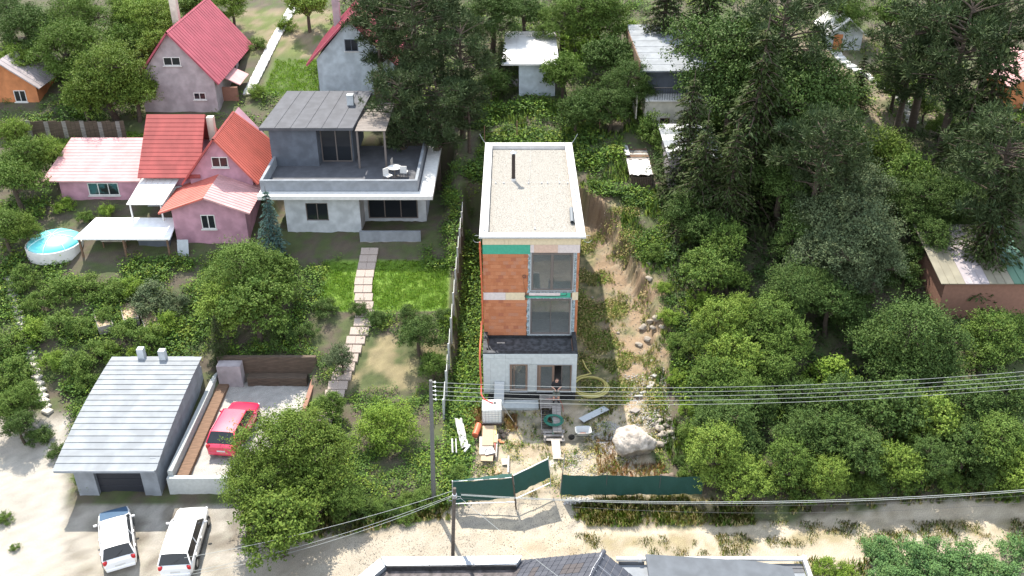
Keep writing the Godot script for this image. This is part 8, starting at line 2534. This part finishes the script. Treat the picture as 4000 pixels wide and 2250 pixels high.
	["bush", "clipped_bush", "leaf_dark", "bush", "sixth largest dark green low bush above the far bend of the dirt road", "plants above the far bend of the dirt road", [[28.3, 7.9, 1.02, 1.4]]],
	["bush", "clipped_bush", "leaf_dark", "bush", "seventh largest dark green low bush above the far bend of the dirt road", "plants above the far bend of the dirt road", [[24.0, 4.0, 0.92, 1.2]]],
	["bush", "clipped_bush", "leaf_dark", "bush", "smallest dark green low bush above the far bend of the dirt road", "plants above the far bend of the dirt road", [[23.9, 7.3, 0.90, 1.2]]],
	["bush", "clipped_bush", "leaf_dark", "bush", "largest dark green low bush in the wood under the power lines", "plants in the wood under the power lines", [[16.0, -3.4, 1.49, 2.0]]],
	["bush", "clipped_bush", "leaf_dark", "bush", "smaller dark green low bush in the wood under the power lines", "plants in the wood under the power lines", [[16.3, -4.2, 1.35, 1.8]]],
	["bush", "leafy_bush", "leaf_mid", "bush", "largest mid green leafy bush around the old garden hut", "plants around the old garden hut", [[31.1, -10.1, 1.61, 2.2]]],
	["bush", "leafy_bush", "leaf_mid", "bush", "smaller mid green leafy bush around the old garden hut", "plants around the old garden hut", [[32.3, -7.3, 1.00, 1.4]]],
	["bush", "clipped_bush", "leaf_dark", "bush", "largest dark green low bush in the middle of the wood", "plants in the middle of the wood", [[22.2, -5.2, 1.69, 2.3]]],
	["bush", "clipped_bush", "leaf_dark", "bush", "smaller dark green low bush in the middle of the wood", "plants in the middle of the wood", [[22.8, -7.3, 1.67, 2.3]]],
	["bush", "leafy_bush", "leaf_mid", "bush", "largest mid green leafy bush in the middle of the wood", "plants in the middle of the wood", [[25.1, 1.6, 1.43, 1.9]]],
	["bush", "leafy_bush", "leaf_mid", "bush", "second largest mid green leafy bush in the middle of the wood", "plants in the middle of the wood", [[19.9, 1.2, 1.35, 1.8]]],
	["bush", "leafy_bush", "leaf_mid", "bush", "third largest mid green leafy bush in the middle of the wood", "plants in the middle of the wood", [[24.2, -3.1, 1.33, 1.8]]],
	["bush", "leafy_bush", "leaf_mid", "bush", "smallest mid green leafy bush in the middle of the wood", "plants in the middle of the wood", [[20.6, -1.7, 0.90, 1.2]]],
	["bush", "leafy_bush", "leaf_mid", "bush", "largest mid green leafy bush in the wood facing the clay slope", "plants in the wood facing the clay slope", [[21.6, -8.1, 1.67, 2.3]]],
	["bush", "leafy_bush", "leaf_mid", "bush", "smaller mid green leafy bush in the wood facing the clay slope", "plants in the wood facing the clay slope", [[19.1, -7.2, 1.31, 1.8]]],
	["bush", "clipped_bush", "leaf_dark", "bush", "largest dark green low bush around the old garden hut", "plants around the old garden hut", [[26.9, -9.1, 1.57, 2.1]]],
	["bush", "clipped_bush", "leaf_dark", "bush", "smaller dark green low bush around the old garden hut", "plants around the old garden hut", [[27.5, -10.9, 1.26, 1.7]]],
	["bush", "clipped_bush", "leaf_dark", "bush", "largest dark green low bush in the dark spruce stand above the metal shed", "plants in the dark spruce stand above the metal shed", [[26.3, -23.7, 1.96, 2.6]]],
	["bush", "clipped_bush", "leaf_dark", "bush", "second largest dark green low bush in the dark spruce stand above the metal shed", "plants in the dark spruce stand above the metal shed", [[25.0, -29.9, 1.95, 2.6]]],
	["bush", "clipped_bush", "leaf_dark", "bush", "third largest dark green low bush in the dark spruce stand above the metal shed", "plants in the dark spruce stand above the metal shed", [[22.6, -22.5, 1.41, 1.9]]],
	["bush", "clipped_bush", "leaf_dark", "bush", "smallest dark green low bush in the dark spruce stand above the metal shed", "plants in the dark spruce stand above the metal shed", [[24.1, -22.1, 1.10, 1.5]]],
	["bush", "leafy_bush", "leaf_mid", "bush", "largest mid green leafy bush in the dark spruce stand above the metal shed", "plants in the dark spruce stand above the metal shed", [[20.9, -29.3, 1.89, 2.6]]],
	["bush", "leafy_bush", "leaf_mid", "bush", "second largest mid green leafy bush in the dark spruce stand above the metal shed", "plants in the dark spruce stand above the metal shed", [[20.9, -27.3, 1.62, 2.2]]],
	["bush", "leafy_bush", "leaf_mid", "bush", "third largest mid green leafy bush in the dark spruce stand above the metal shed", "plants in the dark spruce stand above the metal shed", [[16.1, -25.8, 1.48, 2.0]]],
	["bush", "leafy_bush", "leaf_mid", "bush", "fourth largest mid green leafy bush in the dark spruce stand above the metal shed", "plants in the dark spruce stand above the metal shed", [[14.7, -23.4, 1.37, 1.9]]],
	["bush", "leafy_bush", "leaf_mid", "bush", "smallest mid green leafy bush in the dark spruce stand above the metal shed", "plants in the dark spruce stand above the metal shed", [[20.6, -22.3, 1.08, 1.5]]],
	["bush", "clipped_bush", "leaf_dark", "bush", "largest dark green low bush beside the tall cream house", "plants beside the tall cream house", [[15.1, -29.6, 1.75, 2.4]]],
	["bush", "clipped_bush", "leaf_dark", "bush", "smaller dark green low bush beside the tall cream house", "plants beside the tall cream house", [[14.9, -26.1, 1.47, 2.0]]],
	["bush", "clipped_bush", "leaf_dark", "bush", "largest dark green low bush on the bank above the dirt road bend", "plants on the bank above the dirt road bend", [[-8.2, 9.4, 0.96, 1.3]]],
	["bush", "clipped_bush", "leaf_dark", "bush", "second largest dark green low bush on the bank above the dirt road bend", "plants on the bank above the dirt road bend", [[-11.9, 9.1, 0.84, 1.1]]],
	["bush", "clipped_bush", "leaf_dark", "bush", "third largest dark green low bush on the bank above the dirt road bend", "plants on the bank above the dirt road bend", [[-6.5, 9.4, 0.81, 1.1]]],
	["bush", "clipped_bush", "leaf_dark", "bush", "fourth largest dark green low bush on the bank above the dirt road bend", "plants on the bank above the dirt road bend", [[-11.2, 9.2, 0.69, 0.9]]],
	["bush", "clipped_bush", "leaf_dark", "bush", "fifth largest dark green low bush on the bank above the dirt road bend", "plants on the bank above the dirt road bend", [[-10.6, 9.0, 0.64, 0.9]]],
	["bush", "clipped_bush", "leaf_dark", "bush", "smallest dark green low bush on the bank above the dirt road bend", "plants on the bank above the dirt road bend", [[-11.4, 9.8, 0.63, 0.9]]],
]

func build_trees() -> void:
	make_broadleaf("broad0", 800, 1.85, 95, 44, 0.058, 6)
	make_broadleaf("broad1", 801, 1.85, 95, 50, 0.052, 5)
	make_broadleaf("broad2", 802, 1.85, 80, 34, 0.070, 7)
	make_broadleaf("broad3", 806, 1.85, 75, 36, 0.064, 4)
	make_broadleaf("broad4", 809, 1.85, 85, 44, 0.056, 5, 0.9)
	make_broadleaf("fine0", 811, 1.85, 120, 66, 0.037, 8)
	make_broadleaf("fine1", 812, 1.85, 120, 66, 0.036, 6)
	make_broadleaf("fine2", 815, 1.85, 110, 60, 0.040, 7, 0.95)
	make_bush("bush0", 820, 34, 120, 0.085)
	make_bush("bush1", 821, 34, 120, 0.085, 1.15)
	make_bush("bush2", 823, 30, 150, 0.07, 0.9)
	make_bush("round0", 822, 70, 130, 0.06, 1.35)
	make_spruce("spruce0", 830, 3.4, 0.34, 0.11)
	make_spruce("spruce1", 831, 3.4, 0.50, 0.12)
	make_pine("pine0", 840, 3.2, 0.08)
	make_pine("pine1", 841, 3.2, 0.085)
	var count := {"broad": 5, "bush": 3, "round": 1, "spruce": 2, "pine": 2}
	var tall := {"broad": 1.85, "bush": 1.35, "round": 1.75, "spruce": 3.4, "pine": 3.2}
	rng.seed = 850
	for g in TREES:
		for q in g[6]:
			var s := rnd(0.92, 1.08)
			plant(g[0] + str(rng.randi() % int(count[g[0]])), g[1], g[2], q[0], q[1], q[2] * s, q[3] / tall[g[0]], g[4], g[3], g[5])

func _ready() -> void:
	# camera, sky, sun, exposure
	var cam := Camera3D.new()
	cam.name = "camera"
	cam.fov = rad_to_deg(2.0 * atan(1125.0 / 3700.0))
	cam.position = V(0, 35.3, 48.1)
	cam.rotation_degrees = V(-30, 0, 0)
	cam.far = 1500.0
	cam.current = true
	add_child(cam)
	var env := Environment.new()
	var sky_mat := ProceduralSkyMaterial.new()
	sky_mat.sky_top_color = Color(0.58, 0.62, 0.68)
	sky_mat.sky_horizon_color = Color(0.86, 0.86, 0.85)
	sky_mat.sky_curve = 0.18
	sky_mat.sky_energy_multiplier = 1.4
	sky_mat.ground_bottom_color = Color(0.22, 0.21, 0.17)
	sky_mat.ground_horizon_color = Color(0.55, 0.58, 0.58)
	var sky := Sky.new()
	sky.sky_material = sky_mat
	env.background_mode = Environment.BG_SKY
	env.sky = sky
	env.tonemap_mode = Environment.TONE_MAPPER_LINEAR
	env.tonemap_exposure = 2.15
	env.sdfgi_enabled = true
	env.ssao_enabled = true
	env.ssil_enabled = true
	var we := WorldEnvironment.new()
	we.name = "environment"
	we.environment = env
	add_child(we)
	var sun := DirectionalLight3D.new()
	sun.name = "sun"
	sun.light_energy = 1.45
	sun.light_color = Color(1.0, 0.965, 0.91)
	sun.light_angular_distance = 0.5
	sun.shadow_enabled = true
	add_child(sun)
	sun.look_at_from_position(Vector3.ZERO, V(0.25, -1.0, 0.62), Vector3.UP)
	noise.seed = 5
	noise.noise_type = FastNoiseLite.TYPE_SIMPLEX_SMOOTH
	noise.frequency = 0.01
	noise.fractal_octaves = 3
	materials()
	build_ground()
	build_house()
	build_garage()
	build_pink_house()
	build_modern_house()
	build_gable_houses()
	build_foreground()
	build_paths()
	build_fences()
	build_poles()
	build_cars()
	build_yard()
	build_roof_roll()
	build_person()
	build_trees()
	build_stones()
	build_cover()
